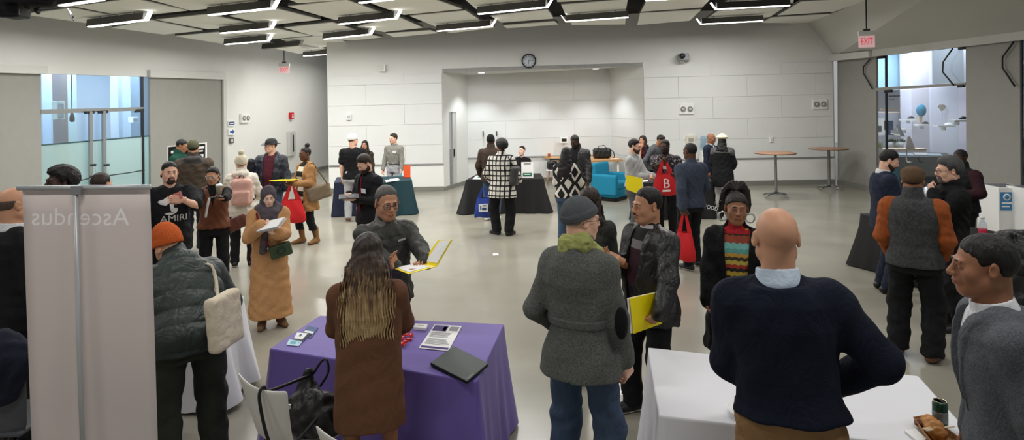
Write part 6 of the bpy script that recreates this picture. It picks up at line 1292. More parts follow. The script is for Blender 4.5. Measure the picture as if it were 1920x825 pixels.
p = gr(1043, 300, zc_); prop('folder', MB().box(p + UP * .02, (.38, .12, .035), rotz(.1)), M_inkd, 'flat dark red-brown folder lying on the counter left end', 'folder', bevel=.006)
p = gr(1036, 347); st = empty('stool', tuple(p), 'white-topped stool with slanted wooden legs under the counter', 'stool'); sub(st, 'seat', MB().lathe(p + UP * .42, [(.19, 0), (.20, .015), (.19, .03)], 24), M_white)
for k in range(4):
    a = .6 + k * 1.571; d = np.array([math.cos(a), math.sin(a), 0]); sub(st, 'leg', MB().tube([p + d * .12 + UP * .42, p + d * .22 + UP * .005], [.016, .011]), M_wood)
g = G(p + [-.3, -.3, .40], p + [.3, .3, .85], .014); g.bx(p + UP * .57, (.15, .10, .12), .05); g.wrinkle(.01, .1, 6); o = empty('backpack', tuple(p + UP * .45), 'small black bag sitting on the white stool under the counter', 'bag'); sdfpart(o, 'bag_body', g, leathb); sub(o, 'handle', MB().tube([p + np.array(v) for v in ((-.06, -.05, .68), (-.03, -.05, .75), (.05, -.05, .75), (.08, -.05, .68))], .01, 6), M_black)
P = PP['seated']; p = P.base.copy(); p[2] = 0; so = empty('stool', tuple(p), 'low stool under the seated woman behind the black table', 'stool'); sub(so, 'seat', MB().lathe(p + UP * .36, [(.17, 0), (.18, .02), (.17, .035)], 20), M_blackp)
for k in range(3): d = np.array([math.cos(k * 2.1), math.sin(k * 2.1), 0]); sub(so, 'leg', MB().tube([p + d * .1 + UP * .36, p + d * .17 + UP * .005], .012), M_steel)
# ---- back table things
p = at(989, 320, 84); se = empty('sign_stand', tuple(gr(989, 333, .745)), 'white sign stand with a green band on the black table', 'sign'); b0 = gr(989, 333.5, .745); q = [b0 + np.array(v) for v in ((-.13, 0, 0), (.13, 0, 0), (.13, .05, .34), (-.13, .05, .34))]
sub(se, 'board', MB().prism(q, np.array([0, .012, .0])), M_white); nn = np.array([0, -.004, .0006])
mb = MB(); mb.prism([v + nn for v in inset(q[::-1], .12, .68, .88, .88)], nn, 0); sub(se, 'green_band', mb, mat('sign_green', (36, 110, 84), .6), 'green band'); mb = MB(); [mb.prism([v + nn for v in inset(q[::-1], .2, y, .8, y + .03)], nn, 0) for y in (.06, .11)]; mb.prism([v + nn * 2 for v in inset(q[::-1], .25, .75, .75, .80)], nn, 1); sub(se, 'print', mb, [M_ink, M_paper])
sub(se, 'foot', MB().prism([b0 + np.array(v) for v in ((-.13, 0, 0), (.13, 0, 0), (.13, .14, 0), (-.13, .14, 0))], UP * .006), M_white)
sheet('paper', [(893, 329.5), (907, 329), (902, 336), (886, 336)], .745, M_paper, 'white sheet with a green corner on the left of the black table', 'paper', .004, [(.4, .3, .8, .7, 1)], [mat('sign_green')])
for px, lb in (((722, 338, 741, 335.5, 742, 339, 724, 342), 'white papers fanned on the teal table'), ((730, 336, 746, 334.5, 750, 338, 735, 340), 'second white paper on the teal table, further right')):
    sheet('paper', [(px[0], px[1]), (px[2], px[3]), (px[4], px[5]), (px[6], px[7])], .745 + (.006 if 'second' in lb else 0), M_paper, lb, 'paper', .004, [(.2, .2, .8, .35, 1)], [M_ink])
p = gr(763, 332.5, .745); oe = prop('folder', MB().prism([p + np.array(v) for v in ((-.075, 0, 0), (.075, .03, 0), (.075, .06, .27), (-.08, .03, .26))], np.array([-.004, .012, 0])).box(p + [0, .05, .005], (.14, .10, .008)), mat('orange_red_card', (222, 84, 34), .6), 'bright orange-red folder standing on the teal table', 'folder')
def bottle(p, lab, s=1.0, m=None, capm=None, lm_=None, grp=None):
    e = empty('bottle', tuple(p), lab, 'bottle', grp); sub(e, 'bottle_body', MB().lathe(p, [(.030 * s, 0), (.034 * s, .01 * s), (.034 * s, .13 * s), (.028 * s, .16 * s), (.014 * s, .19 * s), (.013 * s, .20 * s)], 18), m or glassmat('pet_clear', (.86, .92, .95), .12, milk=.12, milkc=(.8, .86, .9))); sub(e, 'cap', MB().lathe(p + UP * .2 * s, [(.016 * s, 0), (.016 * s, .018 * s)], 14), capm or M_white)
    if lm_: sub(e, 'label_band', MB().lathe(p + UP * .05 * s, [(.0345 * s, 0), (.0352 * s, .005 * s), (.0352 * s, .055 * s), (.0345 * s, .06 * s)], 18), lm_)
bottle(gr(751, 334, .745), 'small clear plastic bottle beside the orange-red folder', .9, lm_=mat('printed_cyan'))
p = gr(1843, 452, .745); bottle(p, 'clear bottle with red and white label on the black table near the right edge', 1.25, lm_=mat('red_label', (196, 40, 70), .5))
sheet('napkin', [(1846, 456), (1866, 458), (1862, 470), (1843, 468)], .745, mat('pinkish_paper', (206, 180, 178), .8), 'pinkish paper under the bottle on the black table', 'paper')
sheet('paper', [(1199, 337), (1213, 336), (1216, 340), (1203, 341.5)], .745, M_paper, 'white leaflet on the black table behind the light grey shirt', 'paper', .004, [(.2, .3, .8, .5, 1)], [M_ink])
p = gr(1752, 404, .745); ue = empty('beverage_urn', tuple(p), 'silver-grey rounded urn standing on the black table beside the grey-haired man', 'urn'); sm = mat('satin_silver', (150, 154, 160), .3, metal=.7); sub(ue, 'urn_body', MB().lathe(p, [(.13, 0), (.14, .03), (.145, .28), (.13, .36), (.08, .40)], 24), sm); sub(ue, 'urn_lid', MB().lathe(p + UP * .40, [(.085, 0), (.08, .02), (.02, .045), (.022, .065), (.012, .075)], 20), M_dsteel); sub(ue, 'tap', MB().tube([p + np.array(v) for v in ((-.14, -.04, .08), (-.19, -.06, .08), (-.19, -.06, .05))], .012), M_blackp)
p = at(1681, 338, 121); tc_ = empty('bar_chair', (p[0] + .0, p[1], 0), 'teal plastic high chair behind the navy-suited man', 'chair'); o = np.array([p[0], p[1], 0]); tp_ = mat('teal_plastic', (44, 98, 116), .35)
sub(tc_, 'backrest', MB().grid([[o + np.array([(.21 - .03 * (z > 1.15)) * u, .2 + .04 * u * u, z + (-.05 * abs(u) ** 3 if z > 1.15 else 0)]) for u in np.linspace(-1, 1, 11)] for z in (.80, .95, 1.1, 1.2, 1.30)]), tp_, solid=.012, sub=1); sub(tc_, 'seat', MB().box(o + [0, 0, .76], (.42, .42, .03)), tp_, bevel=.012)
for sx in (-1, 1):
    for sy in (-1, 1): sub(tc_, 'leg', MB().tube([o + [sx * .17, sy * .17, .75], o + [sx * .22, sy * .21, .005]], .012), M_steel)
# ---- white plinths right
for px, ty, w, d, dx, lb, stk in ((1880, 348, .42, .5, 0, 'white plinth with a blue sticker and dark top, right of the maroon sleeves', True), (1938, 352, .40, .5, 0, 'second white plinth cut by the right edge', False)):
    p = at(px, ty, 128 if stk else 134); o = up(p, 0); z = p[2]; pe = empty('plinth', tuple(o), lb, 'plinth', 'white plinths'); R = rotz(-.12)
    sub(pe, 'plinth_body', MB().box(o + UP * z / 2, (w, d, z), R), M_white, bevel=.006); sub(pe, 'top_recess', MB().box(o + UP * (z + .004), (w * .7, d * .7, .008), R), mat('grey_screen', (90, 94, 104), .3))
    if stk:
        q = [o + R @ np.array(v) for v in ((-.19, -d / 2 - .003, z - .32), (-.02, -d / 2 - .003, z - .32), (-.02, -d / 2 - .003, z - .06), (-.19, -d / 2 - .003, z - .06))]; mb = MB().prism(q, R @ np.array([0, -.002, 0])); f_ = R @ np.array([0, -.003, 0]); mb.lathe(o + R @ np.array((-.105, -d / 2 - .004, z - .13)), [(.05, 0), (.05, .003)], 20, 1, R @ rotx(math.pi / 2)); mb.lathe(o + R @ np.array((-.105, -d / 2 - .0065, z - .13)), [(.03, 0), (.03, .003)], 20, 0, R @ rotx(math.pi / 2))
        mb.prism([v + f_ for v in inset(q[::-1], .1, .55, .9, .65)], f_ * .4, 1); mb.prism([v + f_ for v in inset(q[::-1], .1, .75, .7, .82)], f_ * .4, 1); sub(pe, 'sticker', mb, [mat('sticker_blue', (60, 130, 180), .5), M_paper], 'blue sticker')
# ---- poster behind the olive cap
q = [at(315, 303, 96), at(388, 302, 96), at(388, 262.5, 96), at(315, 270, 96)]; q = [at(x, y, 96) for x, y in ((314, 322), (387, 321), (387, 267), (314, 274))]; po = empty('poster_stand', tuple(up((q[0] + q[1]) / 2, 0)), 'black poster board with white drawing behind the olive-capped man', 'poster'); sub(po, 'board', MB().prism(q, np.array([0, .02, 0])), M_white)
mb = MB(); f_ = np.array([0, -.004, 0]); mb.prism([v + f_ for v in inset(q[::-1], .03, .04, .97, .97)], f_, 0)
for a in ((.80, .12, .95, .2), (.82, .26, .92, .31), (.85, .4, .93, .5), (.1, .2, .25, .3)): mb.prism([v + f_ * 2 for v in inset(q[::-1], *a)], f_, 1)
sub(po, 'print', mb, [M_blackp, M_paper])
for sg in (.2, .8): b = q[0] * (1 - sg) + q[1] * sg; sub(po, 'leg', MB().tube([b + [0, .05, .1], up(b, .005) + [(sg - .5) * .3, .15, 0]], .012), M_black)
# ---- things people hold or wear
def bag_tee(name, label, top, w, h, m, th=.06, xd=(1, 0, 0), handle=.42, cat='bag', logo=None, body=.60, group=None):
    """soft carrier bag hanging from the point top"""
    top = np.asarray(top, float); x = nrm(xd); n = nrm(np.cross(x, UP)); e = empty(name, tuple(top - UP * h), label, cat, group); mb = MB(); rows = []
    for t, wd, d in ((1.0, .92, .25), (.93, 1.0, .8), (.7, .96, 1.0), (.45, .86, .8), (.2, .74, .45), (0.0, .66, .12)):
        z = top[2] - h + (1 - t) * h * body; rows.append([np.array([*(top[:2] + (x * math.cos(a) * w / 2 * wd + n * math.sin(a) * th / 2 * d * (1 + .25 * math.sin(5 * a + t * 7)))[:2]), z + .012 * math.sin(3 * a + t)]) for a in np.linspace(0, 6.283, 33)[:-1]])
    N_ = 32; V = [p for r_ in rows for p in r_]; Fs = [(j * N_ + i, j * N_ + (i + 1) % N_, (j + 1) * N_ + (i + 1) % N_, (j + 1) * N_ + i) for j in range(len(rows) - 1) for i in range(N_)] + [tuple(range(N_))[::-1]]
    mb.add(V, Fs, 0, True); sub(e, 'bag_body', mb, m)
    zb = top[2] - h * (1 - body)
    for sg in (-1, 1):
        q0, q1 = w * .33, w * .13; mb = MB()
        for s2 in (-1, 1): mb.prism([np.array([*(top + x * s2 * q0 + n * sg * .006)[:2], zb]), np.array([*(top + x * s2 * q1 + n * sg * .006)[:2], zb]), top + x * s2 * .004 + n * sg * .006, top + x * s2 * .03 + n * sg * .006], n * .003)
        sub(e, 'handle', mb, m)
    return e, x, n
redm = mat('red_carrier', (206, 26, 34), .55, bump=.3, bscale=25); M_logo = mat('white_logo', (240, 225, 222), .6)
def logoB(e, c, x, n, s):
    t = text('lettering', 'B', s, M_logo, tuple(c - n * .002), x, UP, e, .004); t.location = -e.location; t2 = sub(e, 'logo_bar', MB().box(c - UP * s * .52, (s * .62, .01, s * .14), np.stack([x, n, UP], 1)), M_logo)
h = PP['floral'].hand('R', .07, .02); e, x, n = bag_tee('carrier_bag', 'red carrier bag with white letter B held up by the floral-shirted man', h, .44, .60, redm, th=.10, xd=(1, .12, 0)); n = -n if n[1] > 0 else n
logoB(e, h - UP * .40 + n * .075, x, -n, .22)
h = PP['bluesweater'].hand('L', .07, .02); bag_tee('carrier_bag', 'plain red carrier bag hanging low from the slate-blue sweater man', h, .30, .66, redm, th=.12, xd=(.85, -.5, 0))
h = PP['bun'].hand('L', .02, .03) + np.array([-.02, -.03, -.02]); e, x, n = bag_tee('carrier_bag', 'red carrier bag hanging under a yellow folder by the camel coat', h, .46, .64, redm, th=.12, xd=(1, .2, 0)); n = -n if n[1] > 0 else n
logoB(e, h - UP * .46 + n * .085 - x * .1, x, -n, .20)
h2 = h + UP * .075 + np.array([.0, -.03, 0]); yf = [h2 + np.array(v) for v in ((-.34, -.06, .0), (-.02, -.16, .01), (.12, .06, .0), (-.20, .14, -.005))]; prop('folder', MB().prism(yf, UP * .012), yellow, 'yellow folder lying flat on the red bag by the camel coat', 'folder')
P = PP['bun']; c = P.world(P.arms['L']['S']) + np.array([.13, -.02, -.42]); e = empty('shoulder_bag', tuple(c - UP * .16), 'taupe shoulder bag under the arm of the camel coat', 'bag'); g = G(c - .35, c + .35, .016); g.bx(c, (.205, .06, .13), .05, R=rotz(.35) @ roty(-.25)); g.wrinkle(.006, .1, 3); sdfpart(e, 'bag_body', g, mat('taupe_leather', (118, 102, 82), .6, bump=.2)); s0 = P.world(P.arms['L']['S']) + UP * .075; sub(e, 'strap', MB().tube([c + [-.15, 0, .15], s0 + [-.05, -.05, .0], s0 + [.03, 0, .01], c + [.15, 0, .14]], .011, 6), mat('taupe_leather'))
P = PP['pompom']; c = P.world((.03, -.215, 1.20)); e = empty('backpack', tuple(c - UP * .2), 'pale pink backpack worn by the woman in the cream parka', 'backpack'); g = G(c - .4, c + .4, .013); g.bx(c, (.15, .075, .20), .07, R=P.Rz); g.bx(c + P.Rz @ np.array([0, -.07, -.07]), (.115, .04, .10), .035, .02, R=P.Rz); g.wrinkle(.004, .06, 3); pk = mat('pale_pink_nylon', (206, 160, 146), .6, bump=.2); sdfpart(e, 'pack_body', g, pk)
sub(e, 'strap', MB().tube([c + UP * .17, P.world((-.10, -.12, 1.47)), P.world((-.12, .0, 1.50)), P.world((-.12, .12, 1.40))], .022, 8), pk); sub(e, 'strap', MB().tube([P.world((.13, -.12, 1.02)), P.world((.20, -.04, 1.08)), P.world((.20, .08, 1.2))], .014, 8), M_blackp); sub(e, 'grab_loop', MB().tube([c + [-.04, 0, .19], c + [-.03, 0, .24], c + [.03, 0, .24], c + [.04, 0, .19]], .008, 6), M_blackp)
P = PP['vest']; h = P.hand('L', .075, .045); ce = empty('coffee_cup', tuple(h), 'paper coffee cup with white lid held by the woman in the rust vest', 'cup'); sub(ce, 'cup_body', MB().lathe(h, [(.029, 0), (.038, .11), (.038, .112)], 20), mat('cup_print', (150, 140, 120), .6, noise=.5, nscale=40)); sub(ce, 'cup_lid', MB().lathe(h + UP * .11, [(.041, 0), (.041, .012), (.036, .016), (.034, .024)], 20), M_white)
sp_ = h + np.array([-.02, -.02, -.01]); prop('phone', MB().box(sp_ - UP * .012, (.15, .075, .009), rotz(.3)), M_blackp, 'black phone under the coffee cup of the rust-vested woman', 'phone', bevel=.003)
prop('lanyard', MB().grid([[sp_ + np.array([-.05 - .03 * u - .05 * t, -.05 - .01 * math.sin(t * 3), -.01 - .24 * t]) for u in (0, 1)] for t in np.linspace(0, 1, 8)]), M_white, 'white paper strip hanging below the phone of the rust-vested woman', 'paper strip', solid=.002)
c = P.world((-.25, -.02, .92)); e = empty('shoulder_bag', tuple(c - UP * .1), 'reddish-brown leather bag at the hip of the rust-vested woman', 'bag'); g = G(c - .3, c + .3, .012); g.bx(c, (.19, .06, .085), .045, R=rotz(.3) @ roty(-.42)); g.wrinkle(.004, .07, 2); sdfpart(e, 'bag_body', g, mat('red_brown_leather', (98, 52, 40), .5, bump=.2)); sub(e, 'strap', MB().tube([c + [-.12, 0, .02], P.world((-.17, .06, 1.15)), P.world((-.10, .04, 1.47))], .009, 6), mat('red_brown_leather'))
P = PP['hijab']; hL, hR = P.hand('L', .06, .035), P.hand('R', .06, .03); c = (hL + hR) / 2 + np.array([.03, -.03, .03]); x = nrm(hL - hR + np.array([0, 0, .10])); y = nrm(np.cross(UP, x) + UP * .55); pe = empty('paper_stack', tuple(c), 'sheaf of white printed papers held by the woman in the sand dress', 'papers')
for k in range(4): o = c + np.array([.006 * k, .004 * k, -.006 * k]); sub(pe, 'sheet', MB().prism([o + x * a * .125 + y * b * .075 for a, b in ((-1, -1), (1, -1), (1, 1), (-1, 1))], nrm(np.cross(x, y)) * .003), M_paper if k != 2 else mat('pale_grey_paper', (206, 208, 210), .8))
c = P.world((-.10, .215, .97)); e = empty('crossbody_bag', tuple(c - UP * .08), 'dark green crossbody bag on the sand-coloured dress', 'bag'); gm = mat('green_leather', (58, 74, 50), .5, bump=.15); g = G(c - .2, c + .2, .008); g.bx(c, (.112, .035, .072), .02, R=P.Rz @ roty(.22)); sdfpart(e, 'bag_body', g, gm); Rb = P.Rz @ roty(.22); fr = c + Rb @ np.array([0, .036, 0])
sub(e, 'flap_emblem', MB().tube([fr + Rb @ np.array([.045 * math.cos(a), .001, .045 * math.sin(a)]) for a in np.linspace(0, 6.283, 25)], .003, 6), mat('green_dark', (40, 52, 36), .5)); sub(e, 'flap_emblem', MB().tube([fr + Rb @ np.array([.028 * math.cos(a), .001, .028 * math.sin(a)]) for a in np.linspace(0, 6.283, 25)], .003, 6), mat('green_dark'))
sub(e, 'strap', MB().tube([c + Rb @ np.array([.11, 0, .06]), P.world((.06, .20, 1.10)), P.world((.13, .175, 1.26)), P.world((.15, .09, 1.42)), P.world((.14, 0, 1.47))], .011, 6), cloth('maroon_strap', (110, 40, 52))); sub(e, 'clip', MB().lathe(c + Rb @ np.array([.118, 0, .05]), [(.012, 0), (.014, .012), (.008, .03)], 10), M_steel)
P = PP['orange']; c = P.world(P.U((.30, -.02, 1.02))); c = P.hit(PUF, 410, 600, .02); c = at(421, 600, F / c[1]); e = empty('tote_bag', tuple(c - UP * .16), 'cream canvas tote bag on the shoulder of the dark green puffer jacket', 'bag'); cvm = cloth('cream_canvas', (214, 202, 180), noise=.05); g = G(c - .32, c + .32, .010); g.bx(c, (.042, .15, .17), .03, R=rotz(-.12) @ roty(-.10)); g.wrinkle(.003, .09, 4); sdfpart(e, 'bag_body', g, cvm); S_ = [P.hit(PUF, x, y, .006) for x, y in ((385, 494), (394, 498), (400, 510), (404, 528), (406, 550), (406, 575))]; sub(e, 'strap', MB().grid([[p + np.array([w, 0, w * .3]) for w in (-.016, 0, .016)] for p in S_]), cvm, solid=.004)
P = PP['tablet']; h = P.hand('L', .08, .03); te = empty('tablet', tuple(h), 'dark tablet held flat by the bearded man in the black suit', 'tablet'); R = rotz(.25) @ rotx(.2); sub(te, 'case', MB().box(h + [-.02, 0, .01], (.25, .18, .010), R), M_blackp, bevel=.004); sub(te, 'screen', MB().box(h + [-.02, 0, .016], (.22, .15, .002), R), mat('screen_dark', (34, 36, 42), .6))
fe = empty('folder', tuple(at(790, 500, 258)), 'open yellow folder with white papers held by the grey-haired man', 'folder'); q1 = [at(734, 501, 250), at(766, 513, 264), at(819, 499, 260), at(790, 494, 243)]; q2 = [at(790, 494, 243), at(819, 499, 260), at(848, 449, 262), at(821, 450, 245)]
for q, nm in ((q1, 'left_leaf'), (q2, 'right_leaf')):
    nn = nrm(np.cross(q[1] - q[0], q[3] - q[0])); nn = nn if (nn[2] > 0) else -nn; sub(fe, 'cover', MB().prism(q, -nn * .004), yellow); ins_ = inset(q, .08, .06, .92, .82) if nm == 'left_leaf' else inset(q, .22, .10, .96, .96); mb = MB().prism([p + nn * .002 for p in ins_], nn * .003)
    if nm == 'left_leaf': mb.prism([p + nn * .006 for p in inset(ins_, .35, .2, .85, .6)], nn * .001, 1); mb.prism([p + nn * .0065 for p in inset(ins_, .45, .3, .7, .5)], nn * .001, 2)
    sub(fe, 'paper_insert', mb, [M_paper, mat('print_rust', (170, 90, 66), .7), mat('print_navy', (52, 58, 110), .7)])
P = PP['leather']; fq = [at(1181, 560, 276), at(1245, 546, 268), at(1241, 607, 266), at(1188, 626, 276)]; fo = empty('folder', tuple(fq[3]), 'yellow folder with white papers held low by the man in the leather coat', 'folder'); nn = nrm(np.cross(fq[1] - fq[0], fq[3] - fq[0])); nn = nn if nn[1] < 0 else -nn; sub(fo, 'cover', MB().prism(fq, -nn * .004), yellow); sub(fo, 'paper_insert', MB().prism([p - nn * .008 + (np.array([-.012, 0, .0]) if i in (0, 3) else 0) for i, p in enumerate(fq)], -nn * .006), M_paper); sub(fo, 'cover', MB().prism([p - nn * .018 for p in fq], -nn * .003), yellow)
P = PP['pocketshirt']; fq = [at(1174, 328, 113), at(1204, 334, 113), at(1204, 366, 113.5), at(1174, 355, 113.5)]; fo = empty('folder', tuple(fq[3]), 'yellow folder tucked under the arm of the light grey shirt', 'folder'); sub(fo, 'cover', MB().prism(fq, np.array([0, .004, 0])), yellow); sub(fo, 'paper_insert', MB().prism([p + [.015, .006, -.01] for p in fq], np.array([0, .006, 0])), M_paper)
P = PP['plaid']; c = P.world((.25, -.02, 1.10)); e = empty('shoulder_bag', tuple(c - UP * .17), 'dark grey slouchy shoulder bag on the plaid coat', 'bag'); g = G(c - .35, c + .35, .014); g.bx(c, (.07, .15, .17), .05, R=P.Rz @ roty(.15)); g.wrinkle(.01, .1, 5); sdfpart(e, 'bag_body', g, mat('grey_black_leather', (58, 58, 60), .5, bump=.3)); sub(e, 'strap', MB().tube([c + P.Rz @ np.array([0, -.10, .16]), P.world((.15, -.09, 1.44)), P.world((.13, .02, 1.475)), c + P.Rz @ np.array([0, .10, .16])], .011, 6), M_black)
h = at(906, 352, 99); e, x, n = bag_tee('tote_bag', 'royal blue tote bag with white emblem in front of the black table', h, .36, .56, mat('royal_blue_tote', (34, 62, 150), .6, bump=.2, bscale=20), th=.12, body=.66); n = -n if n[1] > 0 else n; c = h - UP * .37 + n * .07; R = np.stack([x, n, UP], 1); sub(e, 'emblem', MB().box(c, (.17, .008, .15), R).box(c + n * .005 - x * .05, (.02, .004, .08), R, 1).box(c + n * .005 + x * .015 - UP * .02, (.08, .004, .05), R, 1).box(c + n * .005 + x * .02 + UP * .04, (.07, .004, .02), R, 1), [M_paper, mat('printed_blue')])
P = PP['tee']; h = P.hand('L', .05, .03); prop('phone', MB().box(h + [.0, -.02, .02], (.08, .012, .15), roty(1.2)), mat('pink_case', (190, 120, 110), .5), 'phone in a pinkish case held against the black graphic t-shirt', 'phone', bevel=.004)
p = gr(336, 470); prop('shopping_bag', MB().box(p + UP * .20, (.10, .22, .40), rotz(.2)).box(p + UP * .26 + [0, -.005, 0], (.104, .226, .03), rotz(.2), 1).box(p + UP * .20, (.104, .226, .03), rotz(.2), 2).box(p + UP * .32 + [0, -.005, 0], (.104, .226, .03), rotz(.2), 1), [M_paper, mat('stripe_navy', (40, 48, 80), .7), mat('stripe_red', (180, 50, 60), .7)], 'white shopping bag with navy and red stripes on the floor behind the black t-shirt', 'bag', bevel=.01)
# ---- white table's load
p = gr(1763, 797, .745); ce = empty('drink_can', tuple(p), 'dark green drink can with silver top beside the grey blazer', 'can'); cg = mat('can_green', (28, 66, 50), .3, metal=.5); sub(ce, 'can_body', MB().lathe(p, [(.026, 0), (.033, .008), (.033, .105), (.028, .118)], 28), cg); sub(ce, 'can_lid', MB().lathe(p + UP * .117, [(.028, 0), (.029, .004), (.026, .004), (.025, .001)], 28), mat('can_silver', (196, 192, 160), .25, metal=.9)); sub(ce, 'can_label', MB().lathe(p + UP * .02, [(.0332, 0), (.0336, .002), (.0336, .05), (.0332, .052)], 28), mat('can_grey', (120, 128, 126), .4, metal=.5)); sub(ce, 'opening', MB().lathe(p + UP * .1195 + [.008, -.008, 0], [(.010, 0), (.009, .001)], 14), M_black)
tq = [gr(1712, 793, .75), gr(1741, 788, .75), gr(1802, 834, .75), gr(1748, 842, .75)]; te = empty('food_tray', tuple(sum(tq) / 4), 'brown paper food tray with filled pastry at the front right corner', 'food tray'); km = mat('kraft_card', (164, 122, 82), .8); mb = MB(); cq = sum(tq) / 4; tb = [p * .85 + cq * .15 - UP * .004 for p in tq]; mb.prism(tb, UP * .003)
for i in range(4): a, b = i, (i + 1) % 4; mb.prism([tb[a], tb[b], tq[b] + UP * .03, tq[a] + UP * .03], nrm(cq - (tq[a] + tq[b]) / 2) * .003)
sub(te, 'tray', mb, km)
g = G(cq - .13, cq + .13, .005); dv = nrm(tq[3] - tq[0]); g.rc(cq - dv * .05 + UP * .03, cq + dv * .05 + UP * .03, .035, .038); g.el(cq + UP * .045 + dv * .02, (.04, .035, .028), .01); g.wrinkle(.006, .03, 5, dens=4); fo = empty('pastry', tuple(cq), 'golden brown rolled pastry lying in the paper food tray', 'food'); sdfpart(fo, 'crust', g, mat('golden_crust', (186, 126, 62), .55, noise=.5, nscale=35, bump=.4)); g = G(cq - .13, cq + .13, .005); fc = tq[0] * .6 + cq * .4 + UP * .02; g.el(fc, (.03, .025, .018)); g.wrinkle(.006, .02, 9); sdfpart(fo, 'filling', g, mat('brown_filling', (110, 62, 34), .5))
a, b = at(1728, 806, 392), at(1790, 800, 405); fz = gr(1733, 806, .80); fd = nrm(gr(1780, 801, .80) - fz); fs = np.array([-fd[1], fd[0], 0]); mb = MB(); mb.prism([fz + fd * .055 - fs * .014, fz + fd * .055 + fs * .014, fz + fd * .075 + fs * .006, fz + fd * .16 + fs * .005, fz + fd * .16 - fs * .005, fz + fd * .075 - fs * .006], UP * .003); [mb.prism([fz + fs * (k - .002), fz + fs * (k + .002), fz + fd * .056 + fs * (k + .002), fz + fd * .056 + fs * (k - .002)], UP * .003) for k in (-.011, -.004, .004, .011)]; mb.add(*[[(v[0], v[1], v[2] - .0) for v in []], []]) ; prop('fork', mb, mat('pale_wood_fork', (226, 208, 176), .6), 'pale disposable fork across the brown food tray', 'fork')
sheet('napkin', [(1696, 810), (1716, 806), (1738, 826), (1722, 832)], .743, M_paper, 'folded white napkin left of the brown food tray', 'napkin', .008)
p = gr(1405, 776, .745); prop('plate', MB().lathe(p, [(.05, 0), (.085, .008), (.105, .018), (.10, .018), (.08, .010)], 32), M_white, 'white paper plate peeking out left of the navy sweater', 'plate')
sheet('paper', [(427, 548), (452, 552), (447, 562), (424, 557)], .743, M_paper, 'white sheet on the white table beside the dark green puffer jacket', 'paper', .006)
# ---- wall things
def onB(x, y, o=0.0): return onp(x, y, PB) + PB[1] * o
ck = onB(991.5, 114.5, .04); ce = empty('wall_clock', tuple(ck), 'round black-rimmed wall clock above the niche', 'clock'); Rw = rotx(math.pi / 2); rr = .195
sub(ce, 'face', MB().lathe(ck, [(rr * .92, 0), (rr * .92, .012)], 40, 0, Rw), mat('clock_face', (214, 222, 230), .5)); sub(ce, 'rim', MB().tube([ck + np.array([rr * .94 * math.cos(a), -.012, rr * .94 * math.sin(a)]) for a in np.linspace(0, 6.283, 49)], .017, 8), M_blackp)
for nm, a, l, w in (('hour_hand', 187, .09, .014), ('minute_hand', 83, .14, .010)):
    d = np.array([math.sin(rad(a)), 0, math.cos(rad(a))]); s_ = np.array([d[2], 0, -d[0]]); b = ck + np.array([0, -.016, 0]); sub(ce, nm, MB().prism([b - d * .03 - s_ * w / 2, b - d * .03 + s_ * w / 2, b + d * l + s_ * w / 3, b + d * l - s_ * w / 3], np.array([0, -.003, 0])), M_black)
for k in range(1, 13):
    a = rad(k * 30); t = text('numeral', str(k), .045, M_black, tuple(ck + np.array([.142 * math.sin(a), -.0135, .142 * math.cos(a)])), (1, 0, 0), (0, 0, 1), ce, .0006); t.location = -ce.location
pj = onB(1278, 110, .0); pe = empty('wall_camera', tuple(pj), 'silver and black camera unit mounted high on the back wall', 'camera'); sub(pe, 'bracket', MB().box(pj + [-.02, -.08, -.09], (.10, .18, .05)).box(pj + [-.03, -.02, 0], (.12, .04, .26)), M_trimw, bevel=.005); sub(pe, 'camera_body', MB().box(pj + [0, -.18, .03], (.24, .26, .19), rotz(.2)), mat('silver_grey', (160, 162, 166), .4), bevel=.03); sub(pe, 'lens_hood', MB().lathe(pj + [-.07, -.30, .05], [(.075, 0), (.08, .03), (.06, .05)], 20, 0, Rw @ rotz(0)), M_blackp); sub(pe, 'side_arm', MB().tube([pj + np.array(v) for v in ((.10, -.15, -.02), (.18, -.15, -.03), (.20, -.17, -.03))], .035), M_white)
def wallbox(px, py, pl, w, h, d, m, name, label, cat, extra=None, group=None, knobs=None):
    c = onp(px, py, pl) + pl[1] * .045; n = pl[1]; x = nrm(np.cross(UP, n)); x = x if x[0] > 0 or abs(x[0]) < .3 and x[1] > 0 else -x; R = np.stack([x, n, UP], 1); e = empty(name, tuple(c), label, cat, group); sub(e, 'housing', MB().box(c + n * d / 2 - n * .02, (w, d + .04, h), R), m, bevel=.006)
    f = c + n * (d + .001); return e, f, R
def speaker_plate(px, py, pl, label, w=.40, h=.28):
    e, f, R = wallbox(px, py, pl, w, h, .03, M_white, 'light_plate', label, 'wall fixture', group='double round wall fixtures'); RR = R @ rotx(-math.pi / 2)
    for sg in (-1, 1): sub(e, 'lamp_ring', MB().lathe(f + R @ np.array([sg * w * .24, -.006, 0]), [(.075, 0), (.07, .03), (.055, .03), (.05, .012)], 24, 0, RR), mat('ring_grey', (138, 140, 138), .5)); sub(e, 'lamp_lens', MB().lathe(f + R @ np.array([sg * w * .24, -.004, 0]), [(.05, 0), (.035, .03), (.01, .034)], 20, 0, RR), mat('lens_grey', (196, 197, 194), .3))
speaker_plate(1286, 204.5, PB, 'white plate with two round lamps on the wall right of the niche'); speaker_plate(1535, 195.5, PB, 'white plate with two round lamps near the right wall corner'); speaker_plate(457, 221.5, PL, 'white plate with two round lamps on the left wall by the signs', .42)
e, f, R = wallbox(718, 128, PB, .17, .19, .09, M_white, 'access_point', 'small white box high on the back wall, left of the niche', 'wall box'); sub(e, 'cover', MB().box(f + R @ np.array([-.02, .006, .01]), (.12, .012, .14), R), M_trimw, bevel=.004)
